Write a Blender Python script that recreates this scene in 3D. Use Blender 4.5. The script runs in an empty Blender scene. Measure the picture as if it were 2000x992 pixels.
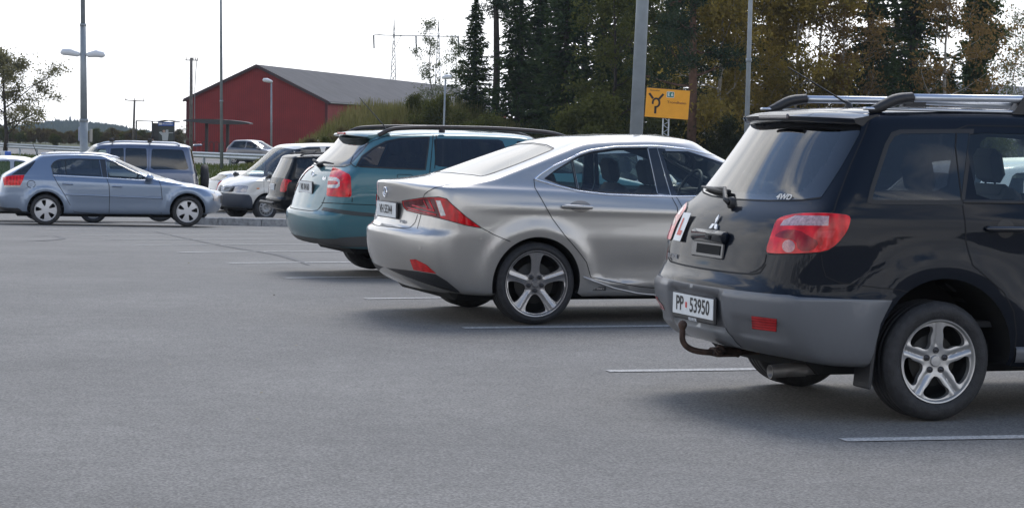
import bpy, math, random
import numpy as np
from mathutils import Vector, Matrix
from mathutils.bvhtree import BVHTree
from mathutils.geometry import delaunay_2d_cdt

# ------------------------------------------------------------------ camera
F = 4300.0; CAM_H = 1.455; PITCH = math.atan(246 / F); ROLL = 0.019
scene = bpy.context.scene
COL = scene.collection
fw = Vector((0, math.cos(PITCH), -math.sin(PITCH))); rt = Vector((1, 0, 0)); up = rt.cross(fw)
cR, sR = math.cos(ROLL), math.sin(ROLL)
CR = (rt * cR + up * sR); CU = (up * cR - rt * sR)
CC = Vector((0, 0, CAM_H))
cam_d = bpy.data.cameras.new('camera'); cam = bpy.data.objects.new('camera', cam_d); COL.objects.link(cam)
M = Matrix((CR, CU, -fw)).transposed().to_4x4(); M.translation = CC
cam.matrix_world = M
cam_d.sensor_width = 36; cam_d.lens = 36 * F / 2000.0
cam_d.clip_start = 0.1; cam_d.clip_end = 20000
cam_d.dof.use_dof = False
scene.camera = cam

# ------------------------------------------------------------------ light
SUN_EL, SUN_AZ = math.radians(52), math.radians(8)     # azimuth from +Y towards +X
SUN_DIR = Vector((math.sin(SUN_AZ) * math.cos(SUN_EL), math.cos(SUN_AZ) * math.cos(SUN_EL), math.sin(SUN_EL)))
world = bpy.data.worlds.new('World'); scene.world = world; world.use_nodes = True
nt = world.node_tree; nt.nodes.clear()
wo = nt.nodes.new('ShaderNodeOutputWorld'); bg = nt.nodes.new('ShaderNodeBackground')
sky = nt.nodes.new('ShaderNodeTexSky'); sky.sky_type = 'NISHITA'; sky.sun_disc = False
sky.sun_elevation = SUN_EL; sky.sun_rotation = SUN_AZ; sky.air_density = 1.0; sky.dust_density = 0.5
tc = nt.nodes.new('ShaderNodeTexCoord')
mp = nt.nodes.new('ShaderNodeMapping'); mp.inputs['Scale'].default_value = (1.0, 2.6, 1.6)
mp.inputs['Rotation'].default_value = (0.2, 0.1, 0.7)
no = nt.nodes.new('ShaderNodeTexNoise'); no.inputs['Scale'].default_value = 2.3; no.inputs['Detail'].default_value = 7
no.inputs['Roughness'].default_value = 0.55; no.inputs['Distortion'].default_value = 0.35
sx = nt.nodes.new('ShaderNodeSeparateXYZ')
nt.links.new(tc.outputs['Generated'], sx.inputs[0])
# cloud cover: closed low over the horizon, broken higher up
ma = nt.nodes.new('ShaderNodeMath'); ma.operation = 'MULTIPLY_ADD'; ma.inputs[1].default_value = -0.72; ma.inputs[2].default_value = 0.30
nt.links.new(sx.outputs['Z'], ma.inputs[0])
ad = nt.nodes.new('ShaderNodeMath'); ad.operation = 'ADD'
nt.links.new(tc.outputs['Generated'], mp.inputs[0]); nt.links.new(mp.outputs[0], no.inputs['Vector'])
nt.links.new(no.outputs['Fac'], ad.inputs[0]); nt.links.new(ma.outputs[0], ad.inputs[1])
rp = nt.nodes.new('ShaderNodeValToRGB'); rp.color_ramp.elements[0].position = 0.42; rp.color_ramp.elements[1].position = 0.55
nt.links.new(ad.outputs[0], rp.inputs[0])
n2 = nt.nodes.new('ShaderNodeTexNoise'); n2.inputs['Scale'].default_value = 4.0; n2.inputs['Detail'].default_value = 6
nt.links.new(mp.outputs[0], n2.inputs['Vector'])
cr2 = nt.nodes.new('ShaderNodeValToRGB'); cr2.color_ramp.elements[0].position = 0.3; cr2.color_ramp.elements[1].position = 0.7
cr2.color_ramp.elements[0].color = (4.7, 5.0, 5.5, 1); cr2.color_ramp.elements[1].color = (9.0, 8.9, 8.8, 1)
nt.links.new(n2.outputs['Fac'], cr2.inputs[0])
mx = nt.nodes.new('ShaderNodeMix'); mx.data_type = 'RGBA'
nt.links.new(rp.outputs[0], mx.inputs[0]); nt.links.new(sky.outputs[0], mx.inputs[6]); nt.links.new(cr2.outputs[0], mx.inputs[7])
nt.links.new(mx.outputs[2], bg.inputs[0]); nt.links.new(bg.outputs[0], wo.inputs[0])
bg.inputs[1].default_value = 0.10
sd = bpy.data.lights.new('sun', 'SUN'); so = bpy.data.objects.new('sun', sd); COL.objects.link(so)
sd.energy = 0.8; sd.angle = math.radians(26); sd.color = (1, 0.965, 0.91)
so.rotation_euler = SUN_DIR.to_track_quat('Z', 'Y').to_euler()
scene.view_settings.view_transform = 'Standard'; scene.view_settings.look = 'None'
scene.view_settings.exposure = 1.17; scene.view_settings.gamma = 1
scene.view_settings.use_curve_mapping = False
try:
    scene.cycles.max_bounces = 10; scene.cycles.transparent_max_bounces = 24
except Exception: pass

def pray(px, py):
    px = float(px); py = float(py)
    return ((px - 1000) / F) * CR - ((py - 496) / F) * CU + fw
def at(px, py, Y):                      # world point seen at the pixel, at depth Y
    d = pray(px, py); return CC + d * (Y / d.y)
def gz(x, y):                           # height of the terrain
    t = np.interp(y, [-60, 18.5, 21.5, 24.2, 26.9, 29.7, 32.4, 38, 44, 48, 52, 60, 75, 110, 134, 200, 300, 400, 800, 1050, 3000],
                  [0, 0, -.045, -.085, -.135, -.22, -.30, -.48, -.655, -.77, -.93, -1.15, -1.15, -.90, -1.0, -1.05, -1.6, -2.8, -7.5, -9.5, -28])
    return float(t)
def on_ground(px, py, z=None):
    d = pray(px, py)
    if z is not None:
        return CC + d * ((z - CAM_H) / d.z)
    lo, hi = 1.0, 400.0
    for _ in range(60):
        m = (lo + hi) / 2; p = CC + d * (m / d.y)
        if p.z > gz(p.x, p.y): lo = m
        else: hi = m
    return CC + d * (lo / d.y)

# ------------------------------------------------------------------ materials
MATS = {}
def _prin(name):
    m = bpy.data.materials.new(name); m.use_nodes = True
    t = m.node_tree; b = t.nodes['Principled BSDF']; MATS[name] = m
    return m, t, b
def mat(name, col, rough=.5, metal=0., coat=0., coat_r=.03, noise=0., nscale=8., bump=0., bscale=60., dirt=None, spec=.5, coat_ior=1.5, col2=None, det=4):
    if name in MATS: return MATS[name]
    m, t, b = _prin(name); L = t.links
    b.inputs['Roughness'].default_value = rough; b.inputs['Metallic'].default_value = metal
    b.inputs['Coat Weight'].default_value = coat; b.inputs['Coat Roughness'].default_value = coat_r
    b.inputs['Specular IOR Level'].default_value = spec; b.inputs['Coat IOR'].default_value = coat_ior
    c = (*col, 1); b.inputs['Base Color'].default_value = c
    tcn = t.nodes.new('ShaderNodeTexCoord')
    last = None
    if noise > 0 or col2:
        n = t.nodes.new('ShaderNodeTexNoise'); n.inputs['Scale'].default_value = nscale; n.inputs['Detail'].default_value = det
        L.new(tcn.outputs['Object'], n.inputs['Vector'])
        r = t.nodes.new('ShaderNodeValToRGB'); r.color_ramp.elements[0].position = .3; r.color_ramp.elements[1].position = .7
        c2 = col2 if col2 else tuple(min(1, v * (1 + noise)) for v in col)
        c1 = col if col2 else tuple(v * (1 - noise) for v in col)
        r.color_ramp.elements[0].color = (*c1, 1); r.color_ramp.elements[1].color = (*c2, 1)
        L.new(n.outputs['Fac'], r.inputs[0]); last = r.outputs[0]
    if dirt:                             # road film: settles on the lowest panels, broken up by noise
        zlo, zhi, amt, dcol = dirt
        sp = t.nodes.new('ShaderNodeSeparateXYZ'); L.new(tcn.outputs['Object'], sp.inputs[0])
        mr = t.nodes.new('ShaderNodeMapRange'); mr.inputs[1].default_value = zlo; mr.inputs[2].default_value = zhi
        mr.inputs[3].default_value = amt; mr.inputs[4].default_value = 0.02; L.new(sp.outputs[2], mr.inputs[0])
        n = t.nodes.new('ShaderNodeTexNoise'); n.inputs['Scale'].default_value = 14; n.inputs['Detail'].default_value = 8; n.inputs['Roughness'].default_value = .7
        L.new(tcn.outputs['Object'], n.inputs['Vector'])
        mm = t.nodes.new('ShaderNodeMath'); mm.operation = 'MULTIPLY'; L.new(mr.outputs[0], mm.inputs[0]); L.new(n.outputs['Fac'], mm.inputs[1])
        mxn = t.nodes.new('ShaderNodeMix'); mxn.data_type = 'RGBA'
        L.new(mm.outputs[0], mxn.inputs[0]); mxn.inputs[7].default_value = (*dcol, 1)
        if last: L.new(last, mxn.inputs[6])
        else: mxn.inputs[6].default_value = c
        last = mxn.outputs[2]
        a1 = t.nodes.new('ShaderNodeMath'); a1.operation = 'MULTIPLY_ADD'; L.new(mm.outputs[0], a1.inputs[0]); a1.inputs[1].default_value = .7; a1.inputs[2].default_value = rough
        L.new(a1.outputs[0], b.inputs['Roughness'])
        a2 = t.nodes.new('ShaderNodeMath'); a2.operation = 'MULTIPLY_ADD'; L.new(mm.outputs[0], a2.inputs[0]); a2.inputs[1].default_value = -1.6 * coat; a2.inputs[2].default_value = coat; a2.use_clamp = True
        L.new(a2.outputs[0], b.inputs['Coat Weight'])
    if last: L.new(last, b.inputs['Base Color'])
    if bump > 0:
        n = t.nodes.new('ShaderNodeTexNoise'); n.inputs['Scale'].default_value = bscale; n.inputs['Detail'].default_value = 5
        L.new(tcn.outputs['Object'], n.inputs['Vector'])
        bn = t.nodes.new('ShaderNodeBump'); bn.inputs['Strength'].default_value = bump; bn.inputs['Distance'].default_value = .01
        L.new(n.outputs['Fac'], bn.inputs['Height']); L.new(bn.outputs[0], b.inputs['Normal'])
    return m
def glass_mat(name, tint, refl=1.0):
    """thin window glass: tinted see-through plus a mirror coat by Fresnel"""
    if name in MATS: return MATS[name]
    m = bpy.data.materials.new(name); m.use_nodes = True; MATS[name] = m; t = m.node_tree; t.nodes.clear()
    o = t.nodes.new('ShaderNodeOutputMaterial'); tr = t.nodes.new('ShaderNodeBsdfTransparent'); tr.inputs[0].default_value = (*tint, 1)
    g = t.nodes.new('ShaderNodeBsdfGlossy'); g.inputs['Roughness'].default_value = .015; g.inputs[0].default_value = (1, 1, 1, 1)
    f = t.nodes.new('ShaderNodeFresnel'); f.inputs[0].default_value = 1.62
    k = t.nodes.new('ShaderNodeMath'); k.operation = 'MULTIPLY'; k.inputs[1].default_value = refl; k.use_clamp = True
    mxs = t.nodes.new('ShaderNodeMixShader')
    t.links.new(f.outputs[0], k.inputs[0]); t.links.new(k.outputs[0], mxs.inputs[0]); t.links.new(tr.outputs[0], mxs.inputs[1]); t.links.new(g.outputs[0], mxs.inputs[2])
    t.links.new(mxs.outputs[0], o.inputs[0])
    return m
def paint(name, col, metal=.55, rough=.38, dirt=(.15, .75, .55, (.16, .15, .14)), coat=1.0, noise=0., spec=.5, ior=1.5):
    return mat(name, col, rough=rough, metal=metal, coat=coat, coat_r=.04, dirt=dirt, noise=noise, nscale=3, spec=spec, coat_ior=ior)
def red_lens(name, col=(.55, .008, .012), stripes=0., rough=.12):
    if name in MATS: return MATS[name]
    m, t, b = _prin(name); L = t.links
    b.inputs['Roughness'].default_value = rough; b.inputs['Coat Weight'].default_value = .25; b.inputs['Coat Roughness'].default_value = .02; b.inputs['Specular IOR Level'].default_value = .3
    tcn = t.nodes.new('ShaderNodeTexCoord'); w = t.nodes.new('ShaderNodeTexWave'); w.inputs['Scale'].default_value = 22 if stripes > 0 else 5
    w.inputs['Distortion'].default_value = 2.2 if stripes <= 0 else .2; w.bands_direction = 'Z' if stripes > 0 else 'X'
    L.new(tcn.outputs['Object'], w.inputs['Vector'])
    n = t.nodes.new('ShaderNodeTexNoise'); n.inputs['Scale'].default_value = 16; n.inputs['Detail'].default_value = 3; L.new(tcn.outputs['Object'], n.inputs['Vector'])
    r = t.nodes.new('ShaderNodeValToRGB'); r.color_ramp.elements[0].position = .28; r.color_ramp.elements[1].position = .68
    r.color_ramp.elements[0].color = (*[v * .55 for v in col], 1); r.color_ramp.elements[1].color = (*[min(1, v * 1.25 + .01) for v in col], 1)
    ax = t.nodes.new('ShaderNodeMath'); ax.operation = 'MULTIPLY_ADD'; ax.inputs[1].default_value = .22; L.new(w.outputs['Fac'], ax.inputs[0])
    sc = t.nodes.new('ShaderNodeMath'); sc.operation = 'MULTIPLY'; sc.inputs[1].default_value = .7; L.new(n.outputs['Fac'], sc.inputs[0]); L.new(sc.outputs[0], ax.inputs[2])
    L.new(ax.outputs[0], r.inputs[0]); L.new(r.outputs[0], b.inputs['Base Color'])
    bn = t.nodes.new('ShaderNodeBump'); bn.inputs['Strength'].default_value = .25; bn.inputs['Distance'].default_value = .01
    L.new(w.outputs['Fac'], bn.inputs['Height']); L.new(bn.outputs[0], b.inputs['Normal'])
    return m

RUB = mat('black_rubber', (.012, .012, .013), .55)
PLB = mat('black_plastic', (.018, .018, .02), .5, bump=.15, bscale=300)
TRIM = mat('interior_trim', (.03, .03, .033), .8)
CHR = mat('chrome', (.82, .83, .85), .09, 1.)
ALU = mat('brushed_aluminium', (.62, .64, .67), .3, .9)
DARK = mat('dark_void', (.006, .006, .006), .9)
TYRE = mat('tyre_rubber', (.022, .022, .024), .72, noise=.35, nscale=30, bump=.4, bscale=90)
RIMS = mat('rim_silver', (.45, .445, .44), .36, .7, .4, noise=.08, nscale=12)
RIMG = mat('rim_grey', (.34, .335, .34), .26, .85, .5, noise=.1, nscale=10)
PLATEW = mat('plate_white', (.72, .74, .74), .35, noise=.05, nscale=20)
INK = mat('plate_ink', (.01, .01, .012), .5)
CLEARL = mat('clear_lens', (.42, .40, .40), .15, .3, .5, noise=.3, nscale=40)
AMBER = mat('amber_lens', (.75, .22, .02), .2, 0, 1.)
REDM = mat('red_mark', (.6, .03, .02), .4)
SEAT = mat('seat_fabric', (.035, .036, .04), .9, bump=.2, bscale=200)
SEATG = mat('seat_grey', (.10, .10, .11), .9)
RUST = mat('rusty_steel', (.06, .035, .025), .8, noise=.5, nscale=20, bump=.3)

# ------------------------------------------------------------------ mesh helpers
def link(o, parent=None):
    COL.objects.link(o)
    if parent is not None: o.parent = parent
    return o
def mesh_obj(name, V, Fc, mats, parent=None, smooth=True, normals=None, midx=None):
    me = bpy.data.meshes.new(name)
    V = np.asarray(V, dtype=float)
    me.from_pydata([tuple(v) for v in V], [], [tuple(int(i) for i in f) for f in Fc])
    if not isinstance(mats, (list, tuple)): mats = [mats]
    for m in mats: me.materials.append(m)
    if midx is not None: me.polygons.foreach_set('material_index', np.asarray(midx, dtype=np.int32))
    if smooth: me.polygons.foreach_set('use_smooth', np.ones(len(me.polygons), dtype=bool))
    me.update()
    if normals is not None: me.normals_split_custom_set_from_vertices([tuple(n) for n in normals])
    o = bpy.data.objects.new(name, me)
    return link(o, parent)
def tag(o, label=None, cat=None, group=None, kind=None):
    if label: o['label'] = label
    if cat: o['category'] = cat
    if group: o['group'] = group
    if kind: o['kind'] = kind
    return o
def empty(name, loc, rz=0, label=None, cat=None, group=None):
    o = bpy.data.objects.new(name, None); o.empty_display_size = .3; o.location = loc; o.rotation_euler = (0, 0, rz)
    link(o); return tag(o, label, cat, group)
class MB:
    """collects simple shapes and links them as one mesh object"""
    def __init__(s): s.v = []; s.f = []; s.n = 0
    def add(s, V, Fc):
        s.v.append(np.asarray(V, float)); s.f += [tuple(i + s.n for i in f) for f in Fc]; s.n += len(V); return s
    def box(s, c, d, rot=None, bev=0.):
        x, y, z = [h / 2 for h in d]
        if bev <= 0:
            V = np.array([(i * x, j * y, k * z) for k in (-1, 1) for j in (-1, 1) for i in (-1, 1)], float)
            Fc = [(0, 2, 3, 1), (4, 5, 7, 6), (0, 1, 5, 4), (2, 6, 7, 3), (0, 4, 6, 2), (1, 3, 7, 5)]
        else:
            b = min(bev, x * .95, y * .95, z * .95); V = []; idx = {}
            for k in (-1, 1):
                for j in (-1, 1):
                    for i in (-1, 1):
                        idx[(i, j, k, 0)] = len(V); V.append((i * x, j * (y - b), k * (z - b)))
                        idx[(i, j, k, 1)] = len(V); V.append((i * (x - b), j * y, k * (z - b)))
                        idx[(i, j, k, 2)] = len(V); V.append((i * (x - b), j * (y - b), k * z))
            Fc = []
            for sgn in (-1, 1):
                q = [(sgn, -1, -1, 0), (sgn, 1, -1, 0), (sgn, 1, 1, 0), (sgn, -1, 1, 0)]; Fc.append([idx[a] for a in (q if sgn > 0 else q[::-1])])
                q = [(-1, sgn, -1, 1), (1, sgn, -1, 1), (1, sgn, 1, 1), (-1, sgn, 1, 1)]; Fc.append([idx[a] for a in (q[::-1] if sgn > 0 else q)])
                q = [(-1, -1, sgn, 2), (1, -1, sgn, 2), (1, 1, sgn, 2), (-1, 1, sgn, 2)]; Fc.append([idx[a] for a in (q if sgn > 0 else q[::-1])])
            for a in (-1, 1):
                for c2 in (-1, 1):
                    Fc.append([idx[(a, c2, -1, 0)], idx[(a, c2, 1, 0)], idx[(a, c2, 1, 1)], idx[(a, c2, -1, 1)]])
                    Fc.append([idx[(-1, a, c2, 1)], idx[(1, a, c2, 1)], idx[(1, a, c2, 2)], idx[(-1, a, c2, 2)]])
                    Fc.append([idx[(a, -1, c2, 0)], idx[(a, 1, c2, 0)], idx[(a, 1, c2, 2)], idx[(a, -1, c2, 2)]])
                    for e in (-1, 1): Fc.append([idx[(a, c2, e, 0)], idx[(a, c2, e, 1)], idx[(a, c2, e, 2)]])
            V = np.array(V)
        if rot is not None: V = V @ np.array(rot.to_matrix() if hasattr(rot, 'to_matrix') else rot).T
        return s.add(V + np.array(c), Fc)
    def tube(s, pts, r, n=8, caps=True):
        pts = [np.array(p, float) for p in pts]; m = len(pts)
        rr = r if isinstance(r, (list, tuple, np.ndarray)) else [r] * m
        if len(rr) != m: rr = np.interp(np.linspace(0, 1, m), np.linspace(0, 1, len(rr)), rr)
        V = []; prev = None
        for i in range(m):
            t = pts[min(i + 1, m - 1)] - pts[max(i - 1, 0)]; t = t / (np.linalg.norm(t) + 1e-12)
            if prev is None:
                a = np.array([0, 0, 1.]) if abs(t[2]) < .9 else np.array([1., 0, 0])
            else: a = prev
            u = a - t * (a @ t); u /= np.linalg.norm(u) + 1e-12; w = np.cross(t, u); prev = u
            for k in range(n):
                an = 2 * math.pi * k / n; V.append(pts[i] + rr[i] * (math.cos(an) * u + math.sin(an) * w))
        Fc = [(i * n + k, i * n + (k + 1) % n, (i + 1) * n + (k + 1) % n, (i + 1) * n + k) for i in range(m - 1) for k in range(n)]
        if caps: Fc += [tuple(range(n - 1, -1, -1)), tuple((m - 1) * n + k for k in range(n))]
        return s.add(V, Fc)
    def lathe(s, prof, n=48, axis='y', c=(0, 0, 0), closed=False):
        """prof: list of (radius, offset along axis)"""
        V = []; m = len(prof)
        for (r, h) in prof:
            for k in range(n):
                a = 2 * math.pi * k / n
                if axis == 'y': V.append((c[0] + r * math.cos(a), c[1] + h, c[2] + r * math.sin(a)))
                elif axis == 'z': V.append((c[0] + r * math.cos(a), c[1] + r * math.sin(a), c[2] + h))
                else: V.append((c[0] + h, c[1] + r * math.cos(a), c[2] + r * math.sin(a)))
        Fc = [(i * n + k, (i + 1) * n + k, (i + 1) * n + (k + 1) % n, i * n + (k + 1) % n) for i in range(m - 1) for k in range(n)]
        return s.add(V, Fc)
    def prism(s, poly, y0, y1, axis='y'):
        """extrude a 2-D polygon; axis y: poly in (x,z); axis z: poly in (x,y); axis x: poly in (y,z)"""
        n = len(poly); V = []
        for h in (y0, y1):
            for (a, b) in poly: V.append({'y': (a, h, b), 'z': (a, b, h), 'x': (h, a, b)}[axis])
        Fc = [tuple(range(n)), tuple(range(2 * n - 1, n - 1, -1))] + [(k, n + k, n + (k + 1) % n, (k + 1) % n) for k in range(n)]
        return s.add(V, Fc)
    def build(s, name, m, parent=None, smooth=False):
        V = np.concatenate(s.v) if s.v else np.zeros((0, 3))
        o = mesh_obj(name, V, s.f, m, parent, smooth)
        return o
def fix_normals(o):
    import bmesh
    bm = bmesh.new(); bm.from_mesh(o.data); bmesh.ops.recalc_face_normals(bm, faces=bm.faces); bm.to_mesh(o.data); bm.free(); return o
def text_mesh(body, size, extrude=.001, bold=0., space=1., align='CENTER', shear=0):
    cu = bpy.data.curves.new('txt', 'FONT'); cu.body = body; cu.size = size; cu.extrude = extrude; cu.offset = bold
    cu.align_x = align; cu.align_y = 'CENTER'; cu.space_character = space; cu.resolution_u = 3; cu.shear = shear
    o = bpy.data.objects.new('txt', cu); COL.objects.link(o)
    dg = bpy.context.evaluated_depsgraph_get()
    me = bpy.data.meshes.new_from_object(o.evaluated_get(dg))
    V = np.array([v.co[:] for v in me.vertices]); Fc = [tuple(p.vertices) for p in me.polygons]
    bpy.data.objects.remove(o); bpy.data.meshes.remove(me)
    return V, Fc
def place_text(name, body, size, mtl, parent, org, xdir, ydir, extrude=.001, bold=0., sx=1., space=1., shear=0):
    V, Fc = text_mesh(body, size, extrude, bold, space, shear=shear)
    X = np.array(Vector(xdir).normalized()); Y = np.array(Vector(ydir).normalized()); Z = np.cross(X, Y)
    W = np.array(org) + V[:, :1] * sx * X + V[:, 1:2] * Y + V[:, 2:3] * Z
    return mesh_obj(name, W, Fc, mtl, parent, False)

def chaikin(P, n=1, closed=True, q=.25):
    P = [np.array(p, float) for p in P]
    for _ in range(n):
        Q = []; m = len(P)
        if not closed: Q.append(P[0])
        for i in range(m if closed else m - 1):
            a, b = P[i], P[(i + 1) % m]; Q.append(a * (1 - q) + b * q); Q.append(a * q + b * (1 - q))
        if not closed: Q.append(P[-1])
        P = Q
    return P
def dens(P, step, closed=True):
    out = []; m = len(P)
    for i in range(m if closed else m - 1):
        a, b = np.array(P[i], float), np.array(P[(i + 1) % m], float); k = max(1, int(np.linalg.norm(b - a) / step))
        for j in range(k): out.append(a + (b - a) * j / k)
    if not closed: out.append(np.array(P[-1], float))
    return out
def inside(P, poly):
    x, y = P[:, 0], P[:, 1]; r = np.zeros(len(P), bool); n = len(poly)
    for i in range(n):
        x1, y1 = poly[i]; x2, y2 = poly[(i + 1) % n]
        if y1 == y2: continue
        c = ((y1 > y) != (y2 > y)) & (x < (x2 - x1) * (y - y1) / (y2 - y1) + x1); r ^= c
    return r

# ------------------------------------------------------------------ car shells
def _w(f):
    return np.stack([(1 - f) ** 3 / 6, (3 * f ** 3 - 6 * f ** 2 + 4) / 6, (-3 * f ** 3 + 3 * f ** 2 + 3 * f + 1) / 6, f ** 3 / 6], -1)
def zfun(z):
    if callable(z): return z
    if isinstance(z, (int, float)): return lambda x: float(z)
    xs = [p[0] for p in z]; zs = [p[1] for p in z]
    return lambda x: float(np.interp(x, xs, zs))
def ring(xr, xf, w, z, rr=.3, rf=.5, cr=.05, cf=.15, plan=lambda x: 1., crown=0., ncol=14):
    """half outline (right side, y<0) of one level of the body"""
    zf = zfun(z); pts = []
    def P(x, y, dz=0): pts.append((x, -y, zf(x) + dz))
    rr = min(rr, w * .8); rf = min(rf, w * .8)
    def W(x): return w * plan(x)
    x4 = xr + cr + rr; x9 = xf - cf - rf
    P(xr, 0, crown); P(xr + cr * .22, (w - rr) * .5, crown * .75); P(xr + cr * .75, (W(x4) - rr) * .93, crown * .2)
    P(xr + cr + .13 * rr, W(x4) - .38 * rr); P(xr + cr + .5 * rr, W(x4) - .06 * rr)
    for k in range(5):
        x = x4 + (x9 - x4) * k / 4
        P(x, W(x))
    P(xf - cf - .5 * rf, W(x9) - .07 * rf); P(xf - cf - .13 * rf, W(x9) - .4 * rf)
    P(xf - cf * .6, (W(x9) - rf) * .8, crown * .3); P(xf, 0, crown)
    return pts

class Shell:
    def __init__(s, rows, disp=None, h=.035):
        Cn = np.array(rows, float); s.nr, s.nc = Cn.shape[:2]; s.disp = disp; s.h = h
        E = np.zeros((s.nr + 2, s.nc + 2, 3)); E[1:-1, 1:-1] = Cn
        E[1:-1, 0] = Cn[:, 1] * [1, -1, 1]; E[1:-1, -1] = Cn[:, -2] * [1, -1, 1]
        E[0] = 2 * E[1] - E[2]; E[-1] = 2 * E[-2] - E[-3]
        s.E = E
        nu, nv = (s.nr - 1) * 12, (s.nc - 1) * 12
        u = np.linspace(0, s.nr - 1, nu + 1); v = np.linspace(0, s.nc - 1, nv + 1)
        UU, VV = np.meshgrid(u, v, indexing='ij'); s.uvg = np.stack([UU.ravel(), VV.ravel()], 1)
        G = s.ev(s.uvg); s.G = G.reshape(nu + 1, nv + 1, 3)
        a = (np.arange(nu)[:, None] * (nv + 1) + np.arange(nv)[None]).ravel()
        s.tri = np.concatenate([np.stack([a, a + 1, a + nv + 2], 1), np.stack([a, a + nv + 2, a + nv + 1], 1)])
        s.bvh = BVHTree.FromPolygons([tuple(p) for p in G], [tuple(int(q) for q in t) for t in s.tri])
        s.Gf = G
        # metric used to keep the triangulation even
        s.Lu = [np.linalg.norm(np.diff(s.G[i * 12:(i + 1) * 12 + 1], axis=0), axis=2).sum(0).mean() for i in range(s.nr - 1)]
        s.Lv = [np.linalg.norm(np.diff(s.G[:, i * 12:(i + 1) * 12 + 1], axis=1), axis=2).sum(1).mean() for i in range(s.nc - 1)]
        s.cu = np.concatenate([[0], np.cumsum(np.maximum(s.Lu, .02))]); s.cv = np.concatenate([[0], np.cumsum(np.maximum(s.Lv, .02))])
        n = s.nrm(np.array([[2.5, 7.5]])); s.sgn = 1. if n[0, 1] < 0 else -1.
    def ev(s, uv):
        uv = np.atleast_2d(uv); u = np.clip(uv[:, 0], 0, s.nr - 1 - 1e-9); v = np.clip(uv[:, 1], 0, s.nc - 1 - 1e-9)
        iu = u.astype(int); iv = v.astype(int); wu = _w(u - iu); wv = _w(v - iv); R = np.zeros((len(uv), 3))
        for a in range(4):
            for b in range(4): R += (wu[:, a] * wv[:, b])[:, None] * s.E[iu + a, iv + b]
        R[:, 1] = np.minimum(R[:, 1], 0)
        if s.disp is not None: R = s.disp(R)
        return R
    def nrm(s, uv):
        e = .012; uv = np.atleast_2d(uv); u0 = np.clip(uv[:, 0] - e, 0, s.nr - 1); u1 = np.clip(uv[:, 0] + e, 0, s.nr - 1)
        v0 = np.clip(uv[:, 1] - e, 0, s.nc - 1); v1 = np.clip(uv[:, 1] + e, 0, s.nc - 1)
        du = s.ev(np.stack([u1, uv[:, 1]], 1)) - s.ev(np.stack([u0, uv[:, 1]], 1))
        dv = s.ev(np.stack([uv[:, 0], v1], 1)) - s.ev(np.stack([uv[:, 0], v0], 1))
        n = np.cross(du, dv); l = np.linalg.norm(n, axis=1); n = n / (l[:, None] + 1e-12)
        n[l < 1e-9] = (0, 0, 1)
        on = (uv[:, 1] < 1e-6) | (uv[:, 1] > s.nc - 1 - 1e-6)
        n[on, 1] = 0; n /= (np.linalg.norm(n, axis=1)[:, None] + 1e-12)
        return n * getattr(s, 'sgn', 1.)
    def hit(s, o, d):
        loc, nn, idx, dist = s.bvh.ray_cast(Vector(o), Vector(d).normalized())
        if loc is None: return None
        return s._bary(loc, idx)
    def near(s, o, d):
        o = Vector(o); d = Vector(d).normalized(); best = None
        for k in range(40):
            r = s.bvh.find_nearest(o + d * (2 + k * .6))
            if r[0] is not None and (best is None or r[3] < best[3]): best = r
        for k in range(30):
            t = (best[0] - o).dot(d); best = s.bvh.find_nearest(o + d * t)
        return s._bary(best[0], best[2])
    def _bary(s, loc, idx):
        t = s.tri[idx]; a, b, c = s.Gf[t[0]], s.Gf[t[1]], s.Gf[t[2]]; p = np.array(loc)
        v0, v1, v2 = b - a, c - a, p - a; d00, d01, d11 = v0 @ v0, v0 @ v1, v1 @ v1; d20, d21 = v2 @ v0, v2 @ v1; q = d00 * d11 - d01 * d01
        if abs(q) < 1e-14: return s.uvg[t[0]].copy()
        w1 = (d11 * d20 - d01 * d21) / q; w2 = (d00 * d21 - d01 * d20) / q
        return s.uvg[t[0]] * (1 - w1 - w2) + s.uvg[t[1]] * w1 + s.uvg[t[2]] * w2
    def m(s, uv):
        uv = np.atleast_2d(uv)
        return np.stack([np.interp(uv[:, 0], range(s.nr), s.cu), np.interp(uv[:, 1], range(s.nc), s.cv)], 1)
    def im(s, q):
        return np.stack([np.interp(q[:, 0], s.cu, range(s.nr)), np.interp(q[:, 1], s.cv, range(s.nc))], 1)

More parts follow.
